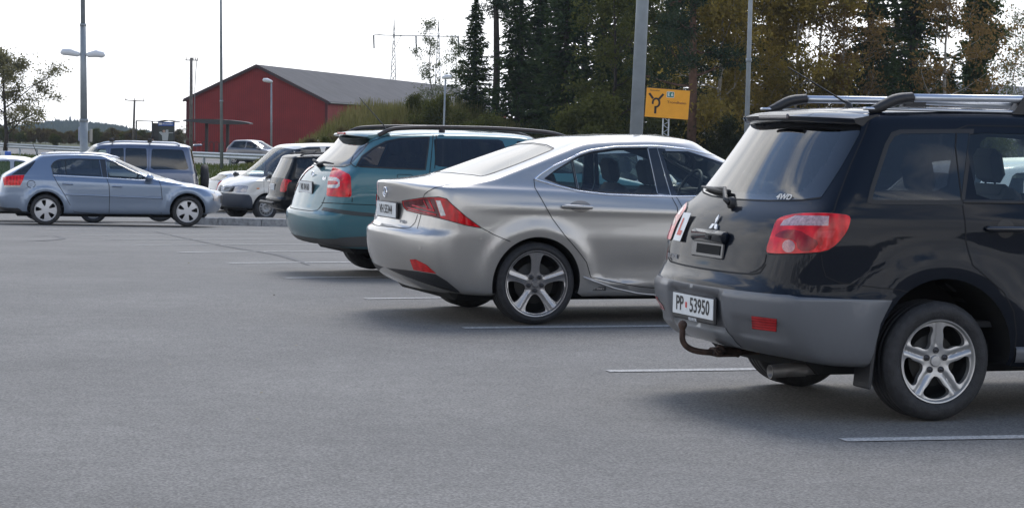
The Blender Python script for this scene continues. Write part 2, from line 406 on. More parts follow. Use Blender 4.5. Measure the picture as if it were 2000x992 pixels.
class Car:
    def __init__(s, name, label, cat, pose, rows, disp=None, h=.035, group=None):
        s.o, s.psi = pose; s.root = empty(name, s.o, s.psi, label, cat, group)
        s.sh = Shell(rows, disp, h); s.reg = []
        s.fx = Vector((math.cos(s.psi), math.sin(s.psi), 0)); s.fy = Vector((-math.sin(s.psi), math.cos(s.psi), 0))
    def loc(s, w): w = Vector(w) - Vector(s.o); return Vector((w.dot(s.fx), w.dot(s.fy), w.z))
    def ray(s, p, mode):
        if mode == 'p':
            d = pray(*p); return s.loc(CC), Vector((d.dot(s.fx), d.dot(s.fy), d.z))
        if mode == 's': return (p[0], -4, p[1]), (0, 1, 0)
        if mode == 'r': return (-6, min(p[0], -.0015), p[1]), (1, 0, 0)
        if mode == 'f': return (9, min(p[0], -.0015), p[1]), (-1, 0, 0)
        if mode == 't': return (p[0], min(p[1], -.0015), 5), (0, 0, -1)
    def uv(s, pts, mode, closed=True, step=None, rnd=0, q=.25):
        if mode == 'uv': return np.array(pts, float)
        if rnd: pts = chaikin(pts, rnd, closed, q)
        if step is None: step = {'p': 3.}.get(mode, .02)
        pts = dens(pts, step, closed); out = []
        for p in pts:
            h = s.sh.hit(*s.ray(p, mode))
            if h is None: continue
            if h[1] < .012: h[1] = 0
            if not out or np.linalg.norm(s.sh.m(h) - s.sh.m(out[-1])) > .002: out.append(h)
        if not out: print('MISS', s.root.name, pts[:2])
        return np.array(out)
    def plane(s, px, py, axis, val):
        o, d = s.ray((px, py), 'p'); i = 'xyz'.index(axis); t = (val - o[i]) / d[i]; return o + d * t
    def region(s, key, pts, mode='p', rnd=0, q=.25, step=None):
        u = s.uv(pts, mode, True, step, rnd, q)
        s.reg.append((key, s.sh.m(u))); return u
    def triangulate(s):
        sh = s.sh; pts = []; edges = []
        W, H = sh.cu[-1], sh.cv[-1]
        def ring_add(P):
            b = len(pts); pts.extend([tuple(p) for p in P]); n = len(P); edges.extend([(b + i, b + (i + 1) % n) for i in range(n)])
        gu = np.concatenate([np.linspace(sh.cu[i], sh.cu[i + 1], max(1, math.ceil(sh.Lu[i] / sh.h)), endpoint=False) for i in range(sh.nr - 1)] + [[W]])
        gv = np.concatenate([np.linspace(sh.cv[i], sh.cv[i + 1], max(1, math.ceil(sh.Lv[i] / sh.h)), endpoint=False) for i in range(sh.nc - 1)] + [[H]])
        bd = [(a, 0) for a in gu[:-1]] + [(W, b) for b in gv[:-1]] + [(a, H) for a in gu[:0:-1]] + [(0, b) for b in gv[:0:-1]]
        ring_add(bd)
        cons = []
        for k, P in s.reg:
            P = np.clip(P, [0, 0], [W, H]); ring_add(P); cons.append(P)
        grid = np.array([(a, b) for a in gu[1:-1] for b in gv[1:-1]])
        if cons:
            Cq = np.concatenate(cons); keep = np.ones(len(grid), bool)
            for i in range(0, len(grid), 2000):
                d = ((grid[i:i + 2000, None] - Cq[None]) ** 2).sum(2).min(1); keep[i:i + 2000] = d > (.35 * sh.h) ** 2
            grid = grid[keep]
        pts.extend([tuple(p) for p in grid])
        r = delaunay_2d_cdt([Vector(p) for p in pts], edges, [], 0, 1e-6)
        V = np.array([v[:] for v in r[0]]); T = np.array([f[:] for f in r[2]])
        cen = V[T].mean(1); s.cls = np.zeros(len(T), int); s.keys = ['body']
        for k, P in s.reg:
            if k not in s.keys: s.keys.append(k)
            s.cls[inside(cen, P)] = s.keys.index(k)
        s.UV = sh.im(V); s.P = sh.ev(s.UV); s.N = sh.nrm(s.UV); s.T = T
        fn = np.cross(s.P[T[:, 1]] - s.P[T[:, 0]], s.P[T[:, 2]] - s.P[T[:, 0]])
        flip = (fn * s.N[T].mean(1)).sum(1) < 0; s.T[flip] = s.T[flip][:, ::-1]
        ar = np.linalg.norm(fn, axis=1); s.ok = ar > 1e-9
    def emit(s, key, name, m, parent=None, off=0., mode='join', lining=None, label=None):
        """make the mesh(es) of one region; mode join (both halves one mesh) / split (one object per side) / right"""
        keys = [key] if isinstance(key, str) else key
        sel = np.isin(s.cls, [s.keys.index(k) for k in keys if k in s.keys]) & s.ok; T = s.T[sel]
        if len(T) == 0: print('EMPTY', name, key); return []
        u, inv = np.unique(T, return_inverse=True); inv = inv.reshape(-1, 3)
        P = s.P[u] + s.N[u] * off; N = s.N[u]; mir = np.array([1, -1, 1]); outs = []
        def part(P, N, I):
            mats = [m]; mi = np.zeros(len(I), int)
            if lining is not None:
                P2 = P - N * .028; k = len(P); P = np.concatenate([P, P2]); N = np.concatenate([N, -N]); I = np.concatenate([I, I[:, ::-1] + k])
                mats.append(lining); mi = np.concatenate([mi, np.ones(len(mi), int)])
            return P, N, I, mats, mi
        A = part(P, N, inv); B = part(P * mir, N * mir, inv[:, ::-1])
        par = parent or s.root
        if mode == 'join':
            k = len(A[0]); mp_ = np.arange(k) + k; cz_ = np.abs(A[0][:, 1]) < 1e-6; mp_[cz_] = np.nonzero(cz_)[0]
            Vj = np.concatenate([A[0], B[0]]); Nj = np.concatenate([A[1], B[1]]); Fj = np.concatenate([A[2], mp_[B[2]]]); Mj = np.concatenate([A[4], B[4]])
            uq, iv_ = np.unique(Fj, return_inverse=True); iv_ = iv_.reshape(-1, 3)
            outs = [mesh_obj(name, Vj[uq], iv_, A[3], par, True, Nj[uq], Mj)]
        else:
            for X in ((A, B) if mode == 'split' else (A,)):
                outs.append(mesh_obj(name, X[0], X[2], X[3], par, True, X[1], X[4]))
        if label:
            for o in outs: o['label'] = label
        return outs
    def strip(s, name, lines, width, m, parent=None, lift=.0015, mode='p', closed=False, both=True, rnd=0, raise_=0., step=None, split=False, side=0.):
        """a thin strip (seam, gasket, chrome) lying on the body along each line"""
        par = parent or s.root; outs = []
        pars = par if isinstance(par, (list, tuple)) else (par, par)
        for ln in lines:
            V = []; Fc = []
            uv = s.uv(ln, mode, closed, step, rnd) if not isinstance(ln, np.ndarray) else ln
            if len(uv) < 2: continue
            P = s.sh.ev(uv); N = s.sh.nrm(uv); n = len(P)
            if n > 6 and raise_ > 0 and not closed: 
                for _ in range(2): P[1:-1] = .5 * P[1:-1] + .25 * (P[:-2] + P[2:])
            if closed: t = np.roll(P, -1, 0) - np.roll(P, 1, 0)
            else: t = np.gradient(P, axis=0)
            b = np.cross(N, t); b /= np.linalg.norm(b, axis=1)[:, None] + 1e-12
            P = P + b * side
            prof = [(-.5, 0), (.5, 0)] if raise_ <= 0 else [(-.5, -.001), (-.42, raise_ * .8), (-.15, raise_), (.15, raise_), (.42, raise_ * .8), (.5, -.001)]
            k = len(prof)
            for i in range(n):
                for (w, hh) in prof: V.append(P[i] + b[i] * w * width + N[i] * (lift + hh))
            for i in (range(n) if closed else range(n - 1)):
                j = (i + 1) % n
                for c in range(k - 1): Fc.append((i * k + c, j * k + c, j * k + c + 1, i * k + c + 1))
            V = np.array(V); outs.append(mesh_obj(name, V, Fc, m, pars[0]))
            if both:
                if (np.abs(V[:, 1]) < .004).any() and False: pass
                outs.append(mesh_obj(name, V * [1, -1, 1], [f[::-1] for f in Fc], m, pars[1]))
        return outs
    def frame(s, p, mode='p'):
        o, d = s.ray(p, mode); h = s.sh.hit(o, d)
        if mode == 'p':                  # the pixel may lie on the mirrored left half
            o2 = Vector((o[0], -o[1], o[2])); d2 = Vector((d[0], -d[1], d[2])); h2 = s.sh.hit(o2, d2)
            if h2 is not None and (h is None or np.linalg.norm(s.sh.ev(h2)[0] - np.array(o2)) < np.linalg.norm(s.sh.ev(h)[0] - np.array(o))):
                return s.sh.ev(h2)[0] * [1, -1, 1], s.sh.nrm(h2)[0] * [1, -1, 1]
        if h is None: print('NEAR', s.root.name, p, mode); h = s.sh.near(*s.ray(p, mode))
        P = s.sh.ev(h)[0]; N = s.sh.nrm(h)[0]; return P, N

# ------------------------------------------------------------------ wheels
def rim_face(R, hole, k, zf, thick, rot, step=.012, lip=.012):
    """wheel face: disc with k openings cut out, zf(r, theta) the outward height; returns V,F (axis = +h)"""
    pts = []; edges = []; polys = []
    def ring_add(P):
        b = len(pts); pts.extend([tuple(p) for p in P]); n = len(P); edges.extend([(b + i, b + (i + 1) % n) for i in range(n)])
    circ = [(R * math.cos(2 * math.pi * i / 72), R * math.sin(2 * math.pi * i / 72)) for i in range(72)]; ring_add(circ)
    for j in range(k):
        a = rot + 2 * math.pi * j / k; ca, sa = math.cos(a), math.sin(a)
        P = [(x * ca - y * sa, x * sa + y * ca) for x, y in hole]; P = dens(chaikin(P, 2), step); ring_add(P); polys.append(np.array(P))
    g = []
    for r in np.arange(step, R - step * .5, step):
        n = max(6, int(2 * math.pi * r / step)); g += [(r * math.cos(2 * math.pi * i / n), r * math.sin(2 * math.pi * i / n)) for i in range(n)]
    g = np.array(g + [(0, 0)]); Cq = np.concatenate(polys + [np.array(circ)]); d = ((g[:, None] - Cq[None]) ** 2).sum(2).min(1); g = g[d > (step * .45) ** 2]
    pts += [tuple(p) for p in g]
    r = delaunay_2d_cdt([Vector(p) for p in pts], edges, [], 0, 1e-7)
    V = np.array([v[:] for v in r[0]]); T = [f[:] for f in r[2]]; T = np.array(T); cen = V[T].mean(1)
    keep = np.ones(len(T), bool)
    for P in polys: keep &= ~inside(cen, P)
    T = T[keep]; rr = np.hypot(V[:, 0], V[:, 1]); th = np.arctan2(V[:, 1], V[:, 0])
    h = zf(rr, th, V)
    top = np.column_stack([V[:, 0], h, V[:, 1]])
    bot = np.column_stack([V[:, 0], h - thick, V[:, 1]]); n = len(V)
    Fc = [tuple(t) for t in T]
    # side walls along boundary edges
    cnt = {}
    for t in T:
        for a, b in ((t[0], t[1]), (t[1], t[2]), (t[2], t[0])): cnt[(a, b)] = 1
    for (a, b) in list(cnt):
        if (b, a) not in cnt: Fc.append((b, a, a + n, b + n))
    return np.concatenate([top, bot]), Fc

def make_wheel(style, r, width, rim_r, parent, pos, side=-1, rot=0.3, rimmat=None, nuts=True, label=None, fine=False):
    st = .0065 if fine else .014
    """side -1: outer face towards -y (right side of the car)"""
    rimmat = rimmat or RIMS; x0, y0, z0 = pos; hw = width / 2
    # barrel and brake: the wheel's own mesh
    mb = MB(); mb.lathe([(rim_r * .985, hw - .012), (rim_r * .93, hw - .03), (rim_r * .90, 0), (rim_r * .90, -hw + .02), (rim_r * .3, -hw + .03)], 40)
    w = mb.build('wheel', mat('rim_inner', (.04, .04, .042), .5, .4), parent, True)
    t = MB(); b = .02; gr = .0045
    prof = [(rim_r * .99, hw - .016), (rim_r + .004, hw - .004), (rim_r + (r - rim_r) * .45, hw + .006), (r - .028, hw + .001), (r - .012, hw - .010), (r - .003, hw - .026)]
    nb = 4
    for i in range(nb):
        a = hw - .030 - i * (2 * hw - .06) / nb; a2 = a - (2 * hw - .06) / nb
        prof += [(r, a), (r, a2 + .010), (r - .008, a2 + .009), (r - .008, a2 + .002)] if i < nb - 1 else [(r, a), (r, a2)]
    prof += [(r - .003, -hw + .026), (r - .02, -hw + .004), (rim_r + .01, -hw), (rim_r * .95, -hw + .02)]
    t.lathe(prof, 72); ty = t.build('tyre', TYRE, w, True)
    dk = MB().lathe([(rim_r * .62, hw - .075), (rim_r * .60, hw - .07), (.06, hw - .07), (.055, hw - .05), (.001, hw - .05)], 32)
    dk.build('brake_disc', mat('brake_steel', (.035, .033, .03), .55, .5), w, True)
    lipp = MB().lathe([(rim_r * .90, hw - .035), (rim_r * .945, hw - .012), (rim_r * .965, hw - .003), (rim_r * .995, hw - .001), (rim_r * 1.0, hw - .012)], 72)
    Rf = rim_r * .93
    nut_r = .055
    if style == 'five_wide':            # flat tapering spokes widening to the rim
        def spoke_hole(): 
            out = []
            for th, rr_ in ((-.43, Rf * .965), (-.2, Rf * .975), (0, Rf * .98), (.2, Rf * .975), (.43, Rf * .965)): out.append((rr_ * math.cos(th), rr_ * math.sin(th)))
            out += [(.098, .036), (.078, 0), (.098, -.036)]
            return out
        def zf(rr, th, V):
            a = (th - rot) % (2 * math.pi / 5) - math.pi / 5; d = np.abs(rr * np.sin(a))
            dish = -.034 + .030 * np.clip((rr - .05) / (Rf - .05), 0, 1) ** 1.3
            return hw - .006 + dish - .30 * d * np.clip((rr - .05) / .03, 0, 1) * np.clip(1 - d / .09, 0, 1) + 0.004 * np.exp(-(d / .016) ** 2) * np.clip((rr - .06) / .03, 0, 1)
        V, Fc = rim_face(Rf, spoke_hole(), 5, zf, .03, rot, st)
    elif style == 'five_star':          # rounded openings between twin-ridge spokes
        hl = []
        for a, rr_ in ((-.42, .93), (-.21, .97), (0, .98), (.21, .97), (.42, .93), (.47, .80)): hl.append((Rf * rr_ * math.cos(a), Rf * rr_ * math.sin(a)))
        hl += [(Rf * .62, Rf * .22), (Rf * .44, Rf * .11), (Rf * .38, 0), (Rf * .44, -Rf * .11), (Rf * .62, -Rf * .22), (Rf * .80 * math.cos(-.47), Rf * .80 * math.sin(-.47))]
        def zf(rr, th, V):
            a = (th - rot) % (2 * math.pi / 5) - math.pi / 5; d = np.abs(rr * np.sin(a))
            dish = -.028 + .02 * np.clip((rr - .04) / (Rf - .04), 0, 1)
            k = np.clip((rr - .06) / .03, 0, 1); return hw - .008 + dish - .009 * np.exp(-(d / .009) ** 2) * k + .005 * np.exp(-((d - .024) / .014) ** 2) * k
        V, Fc = rim_face(Rf, hl, 5, zf, .03, rot, st)
    elif style == 'cover':              # plastic cover with broad paddles
        hl = [(Rf * .96 * math.cos(a), Rf * .96 * math.sin(a)) for a in (-.24, -.1, .1, .24)] + [(Rf * .62, Rf * .15), (Rf * .38, Rf * .05), (Rf * .38, -Rf * .05), (Rf * .62, -Rf * .15)]
        def zf(rr, th, V): return hw - .010 + .012 * np.cos(np.clip(rr / Rf, 0, 1) * 1.4) + 0 * th
        V, Fc = rim_face(Rf, hl, 5 if nuts else 6, zf, .02, rot, st)
    else:                                # pressed steel with round openings
        hl = [(Rf * .74 + Rf * .085 * math.cos(a), Rf * .10 * math.sin(a)) for a in np.linspace(0, 2 * math.pi, 9)[:-1]]
        def zf(rr, th, V): return hw - .03 - .02 * np.cos(rr / Rf * 6) + 0 * th
        V, Fc = rim_face(Rf, hl, 12, zf, .01, rot, st)
    lipp.add(V, Fc)
    lipp.lathe([(.001, hw - .026), (.026, hw - .027), (.030, hw - .032), (.031, hw - .045)], 24)
    rm = lipp.build('rim', rimmat, w, False); fix_normals(rm)
    shade_auto(rm, 35)
    if nuts:
        for j in range(5):
            a = rot + math.pi / 5 + 2 * math.pi * j / 5 + (math.pi / 5 if style != 'five_star' else 0); cx, cz = nut_r * math.cos(a), nut_r * math.sin(a)
            MB().lathe([(.001, hw - .024), (.008, hw - .024), (.0095, hw - .03), (.0105, hw - .0295), (.0165, hw - .0275), (.017, hw - .034)], 12, c=(cx, 0, cz)).build('wheel_nut', mat('nut_steel', (.06, .06, .065), .3, .8), w, True)
    # the profile's outer face is +y; turn it for the right side
    w.location = (x0, y0, z0); w.rotation_euler = (0, 0, math.pi if side < 0 else 0)
    return w
def shade_auto(o, deg):
    me = o.data; me.polygons.foreach_set('use_smooth', np.ones(len(me.polygons), bool))
    import bmesh
    bm = bmesh.new(); bm.from_mesh(me); bmesh.ops.remove_doubles(bm, verts=bm.verts, dist=1e-5)
    lim = math.radians(deg)
    for e in bm.edges:
        if len(e.link_faces) == 2 and e.calc_face_angle(0) > lim: e.smooth = False
    bm.to_mesh(me); bm.free(); return o

def seat(parent, x, y, z, m, w=.50, hgt=.60, lean=.22, head=True, headw=.26):
    """seat back with headrest, as one interior part"""
    mb = MB(); r = Matrix.Rotation(-lean, 3, 'Y')
    def L(p): v = r @ Vector(p); return (x + v.x, y + v.y, z + v.z)
    mb.box(L((0, 0, hgt * .5)), (.13, w, hgt), r, .05)
    mb.box(L((0, 0, hgt * .93)), (.10, w * .78, .12), r, .045)
    mb.box((x + .28, y, z - .02), (.5, w, .14), None, .05)
    if head:
        mb.box(L((.01, 0, hgt + .125)), (.085, headw, .20), r, .04)
        for s_ in (-1, 1): mb.tube([L((0, s_ * .05, hgt - .02)), L((0, s_ * .05, hgt + .06))], .007, 6)
    o = mb.build('seat', m, parent, False); shade_auto(o, 50); return o
# ------------------------------------------------------------------ ground
def asphalt_mat():
    m, t, b = _prin('asphalt'); L = t.links; N = t.nodes
    tcn = N.new('ShaderNodeTexCoord'); g = N.new('ShaderNodeTexNoise'); g.inputs['Scale'].default_value = 75; g.inputs['Detail'].default_value = 3; g.inputs['Roughness'].default_value = .7
    v = N.new('ShaderNodeTexVoronoi'); v.inputs['Scale'].default_value = 55
    p = N.new('ShaderNodeTexNoise'); p.inputs['Scale'].default_value = .55; p.inputs['Detail'].default_value = 6
    p2 = N.new('ShaderNodeTexNoise'); p2.inputs['Scale'].default_value = 5; p2.inputs['Detail'].default_value = 5
    for n in (g, v, p, p2): L.new(tcn.outputs['Object'], n.inputs['Vector'])
    r = N.new('ShaderNodeValToRGB'); r.color_ramp.elements[0].position = .36; r.color_ramp.elements[0].color = (.090, .085, .077, 1); r.color_ramp.elements[1].position = .64; r.color_ramp.elements[1].color = (.250, .236, .215, 1)
    L.new(g.outputs['Fac'], r.inputs[0])
    # pale chips of stone
    cr = N.new('ShaderNodeValToRGB'); cr.color_ramp.elements[0].position = .0; cr.color_ramp.elements[0].color = (1, 1, 1, 1); cr.color_ramp.elements[1].position = .16; cr.color_ramp.elements[1].color = (0, 0, 0, 1)
    L.new(v.outputs['Distance'], cr.inputs[0])
    vc = N.new('ShaderNodeMath'); vc.operation = 'MULTIPLY'; L.new(cr.outputs[0], vc.inputs[0])
    th = N.new('ShaderNodeSeparateColor'); L.new(v.outputs['Color'], th.inputs[0]); gt = N.new('ShaderNodeMath'); gt.operation = 'GREATER_THAN'; gt.inputs[1].default_value = .72; L.new(th.outputs[0], gt.inputs[0]); L.new(gt.outputs[0], vc.inputs[1])
    mx1 = N.new('ShaderNodeMix'); mx1.data_type = 'RGBA'; L.new(vc.outputs[0], mx1.inputs[0]); L.new(r.outputs[0], mx1.inputs[6]); mx1.inputs[7].default_value = (.46, .45, .44, 1)
    pr = N.new('ShaderNodeMapRange'); pr.inputs[1].default_value = .3; pr.inputs[2].default_value = .7; pr.inputs[3].default_value = .84; pr.inputs[4].default_value = 1.10; L.new(p.outputs['Fac'], pr.inputs[0])
    pr2 = N.new('ShaderNodeMapRange'); pr2.inputs[1].default_value = .3; pr2.inputs[2].default_value = .7; pr2.inputs[3].default_value = .91; pr2.inputs[4].default_value = 1.08; L.new(p2.outputs['Fac'], pr2.inputs[0])
    mm = N.new('ShaderNodeMath'); mm.operation = 'MULTIPLY'; L.new(pr.outputs[0], mm.inputs[0]); L.new(pr2.outputs[0], mm.inputs[1])
    vm = N.new('ShaderNodeVectorMath'); vm.operation = 'SCALE'; L.new(mx1.outputs[2], vm.inputs[0]); L.new(mm.outputs[0], vm.inputs['Scale'])
    L.new(vm.outputs[0], b.inputs['Base Color']); b.inputs['Roughness'].default_value = .82
    bn = N.new('ShaderNodeBump'); bn.inputs['Strength'].default_value = .55; bn.inputs['Distance'].default_value = .004; L.new(g.outputs['Fac'], bn.inputs['Height']); L.new(bn.outputs[0], b.inputs['Normal'])
    return m
ASPH = asphalt_mat()
def sheet(name, xs, ys, zf, m, dz=0., kind='structure'):
    V = [(x, y, zf(x, y) + dz) for y in ys for x in xs]; n = len(xs)
    Fc = [(j * n + i, j * n + i + 1, (j + 1) * n + i + 1, (j + 1) * n + i) for j in range(len(ys) - 1) for i in range(n - 1)]
    o = mesh_obj(name, V, Fc, m, None, True); tag(o, kind=kind); return o
# ------------------------------------------------------------------ common car pieces
def arch(c, xc, zc, R, key='arch', liner=True, flat=1.0):
    """cut a wheel opening in the shell and line it"""
    n = 64; hits = []
    for i in range(n + 1):
        a = math.radians(-75 + 330 * i / n); x = xc + R * math.cos(a); z = zc + R * flat * math.sin(a)
        if z < .06: continue
        h = c.sh.hit((x, -4, z), (0, 1, 0))
        if h is not None: hits.append(h)
    hits = np.array(hits)
    u = np.concatenate([[[0, hits[0, 1]]], hits, [[0, hits[-1, 1]]]])
    c.reg.append((key, c.sh.m(u)))
    P = c.sh.ev(u); k = len(P)
    if liner:
        Q = P.copy(); Q[:, 1] = -.45; Q0 = P.copy(); Q0[:, 1] += .004
        V = np.concatenate([Q0, Q]); Fc = [(i, i + 1, k + i + 1, k + i) for i in range(k - 1)]
        cen = np.array([[xc, -.45, zc]]); V = np.concatenate([V, cen]); Fc += [(k + i, k + i + 1, 2 * k) for i in range(k - 1)]
        mesh_obj('wheel_housing', V, Fc, DARK, c.root, False); mesh_obj('wheel_housing', V * [1, -1, 1], Fc, DARK, c.root, False)
    return u
def axle_wheels(c, style, r, w, rim, track_out, xs, rots=(.3, .9), mats=None, nuts=True, fine=False):
    for i, x in enumerate(xs):
        for sd in (-1, 1):
            make_wheel(style, r, w, rim, c.root, (x, sd * (track_out - w / 2), r), sd, rots[i % 2] if sd < 0 else rots[i % 2] + 1, mats, nuts, None, fine and sd < 0)
def underbody(c, x0, x1, w, z0=.17, z1=.34):
    mb = MB(); mb.box(((x0 + x1) / 2, 0, (z0 + z1) / 2), (x1 - x0, 2 * w, z1 - z0), None, .05)
    return mb.build('underbody', DARK, c.root)
def dash(c, x, w, z, steer=True):
    mb = MB(); mb.box((x, 0, z - .12), (.5, 2 * w, .26), None, .09); mb.build('dashboard', TRIM, c.root)
    if steer:
        s = MB(); r = Matrix.Rotation(math.radians(-65), 3, 'Y'); pts = []
        for i in range(25):
            a = 2 * math.pi * i / 24; v = r @ Vector((.18 * math.cos(a), .18 * math.sin(a), 0)); pts.append((x - .38 + v.x, .36 + v.y, z - .03 + v.z))
        s.tube(pts, .014, 8, False)
        v = r @ Vector((0, 0, -1)); s.box((x - .37, .36, z - .03), (.06, .34, .045), r, .02); s.tube([(x - .37, .36, z - .03), (x - .1, .36, z - .15)], .03)
        s.build('steering_wheel', mat('steering_leather', (.02, .02, .02), .5), c.root, True)
def floor_box(c, x0, x1, w, z=.36):
    mb = MB(); mb.box(((x0 + x1) / 2, 0, z), (x1 - x0, 2 * w, .03)); mb.build('cabin_floor', TRIM, c.root)
def plate(c, px, py, txt, w=.52, h=.11, x=None, frame=None, tilt=0, name='number_plate', small=None, ts=.092, two=None, off=.012):
    """registration plate seated on the tail at the height of the pixel; frame: holder with dealer lettering"""
    P = np.array(c.plane(px, py, 'y', 0.)); z = P[2]
    P2, N = c.frame((-.0, z), 'r'); X = P2[0] if x is None else x
    nx = -math.cos(tilt); nz = math.sin(tilt)
    xd = Vector((0, -1, 0)); yd = Vector((-nz * -1 * 0 + math.sin(tilt), 0, math.cos(tilt)))
    n = np.array([-math.cos(tilt), 0, math.sin(tilt)])
    org = np.array([X, 0, z]) + n * off
    R = Matrix.Rotation(tilt, 3, 'Y')
    fr = MB(); fr.box(org + np.array([0, 0, -.008 if frame else 0]), (.018, w + .03, h + (.036 if frame else .016)), R, .008); fo = fr.build('plate_holder', PLB, c.root)
    pl = MB(); pl.box(org + n * .010, (.004, w, h), R, .0015); po = pl.build(name, PLATEW, c.root)
    tp = org + n * .0135
    if two:                                   # letters, small flag mark, digits
        place_text('plate_letters', two[0], ts, INK, po, tp + np.array([0, .165, 0]), xd, yd, .0006, .0016, .92)
        place_text('plate_digits', two[1], ts, INK, po, tp + np.array([0, -.092, 0]), xd, yd, .0006, .0016, .92, 1.03)
        b = MB(); b.box(tp + np.array([0, .080, .0]), (.0015, .018, .030), R); b.build('plate_seal', REDM, po)
    else:
        place_text('plate_letters', txt, ts, INK, po, tp, xd, yd, .0006, .0014, .9)
    if frame:
        place_text('holder_lettering', frame, .022, mat('holder_white', (.6, .62, .64), .5), fo, org + n * .0095 + np.array([0, 0, -h / 2 - .017]), xd, yd, .0006, .0006, 1.1)
    return po
def handle(c, p, mode, L, m, parent, H=.03, out=.045, tilt=0.):
    """pull handle on the body side at a point, both sides if parents are two"""
    P, N = c.frame(p, mode)
    for i, par in enumerate(parent):
        sg = 1 if i == 0 else -1
        mb = MB(); pts = []; rr = []
        for t in np.linspace(0, 1, 9):
            pts.append((P[0] + (t - .5) * L, (P[1] - out * math.sin(math.pi * min(1, max(0, .12 + .76 * t))) ** .5) * sg, P[2] + tilt * (t - .5) * L)); rr.append(H / 2 * (.8 + .3 * math.sin(math.pi * t)))
        mb.tube(pts, rr, 10); mb.build('door_handle', m, par, True)
        # scooped recess behind the grip
    return P
def mirror(c, P, size, m, both=True):
    for sg in ((1, -1) if both else (1,)):
        mb = MB(); mb.box((P[0], (P[1] - size[1] / 2 - .03) * sg, P[2]), size, None, min(size) * .42)
        mb.box((P[0] + .02, (P[1] + .0) * sg, P[2] - size[2] * .3), (.08, .12, .04), None, .015)
        o = mb.build('wing_mirror', m, c.root); shade_auto(o, 60)
        g = MB(); g.box((P[0] - size[0] / 2 - .001, (P[1] - size[1] / 2 - .03) * sg, P[2]), (.004, size[1] * .8, size[2] * .75), None, .002); g.build('mirror_glass', CHR, o)
def gauss(d, w): return np.exp(-(d / w) ** 2)

GL = glass_mat('clear_glass', (.82, .89, .85), .85)
GD = glass_mat('privacy_glass', (.10, .105, .115), 1.1)
GR = glass_mat('rear_glass', (.16, .19, .20), 1.25)

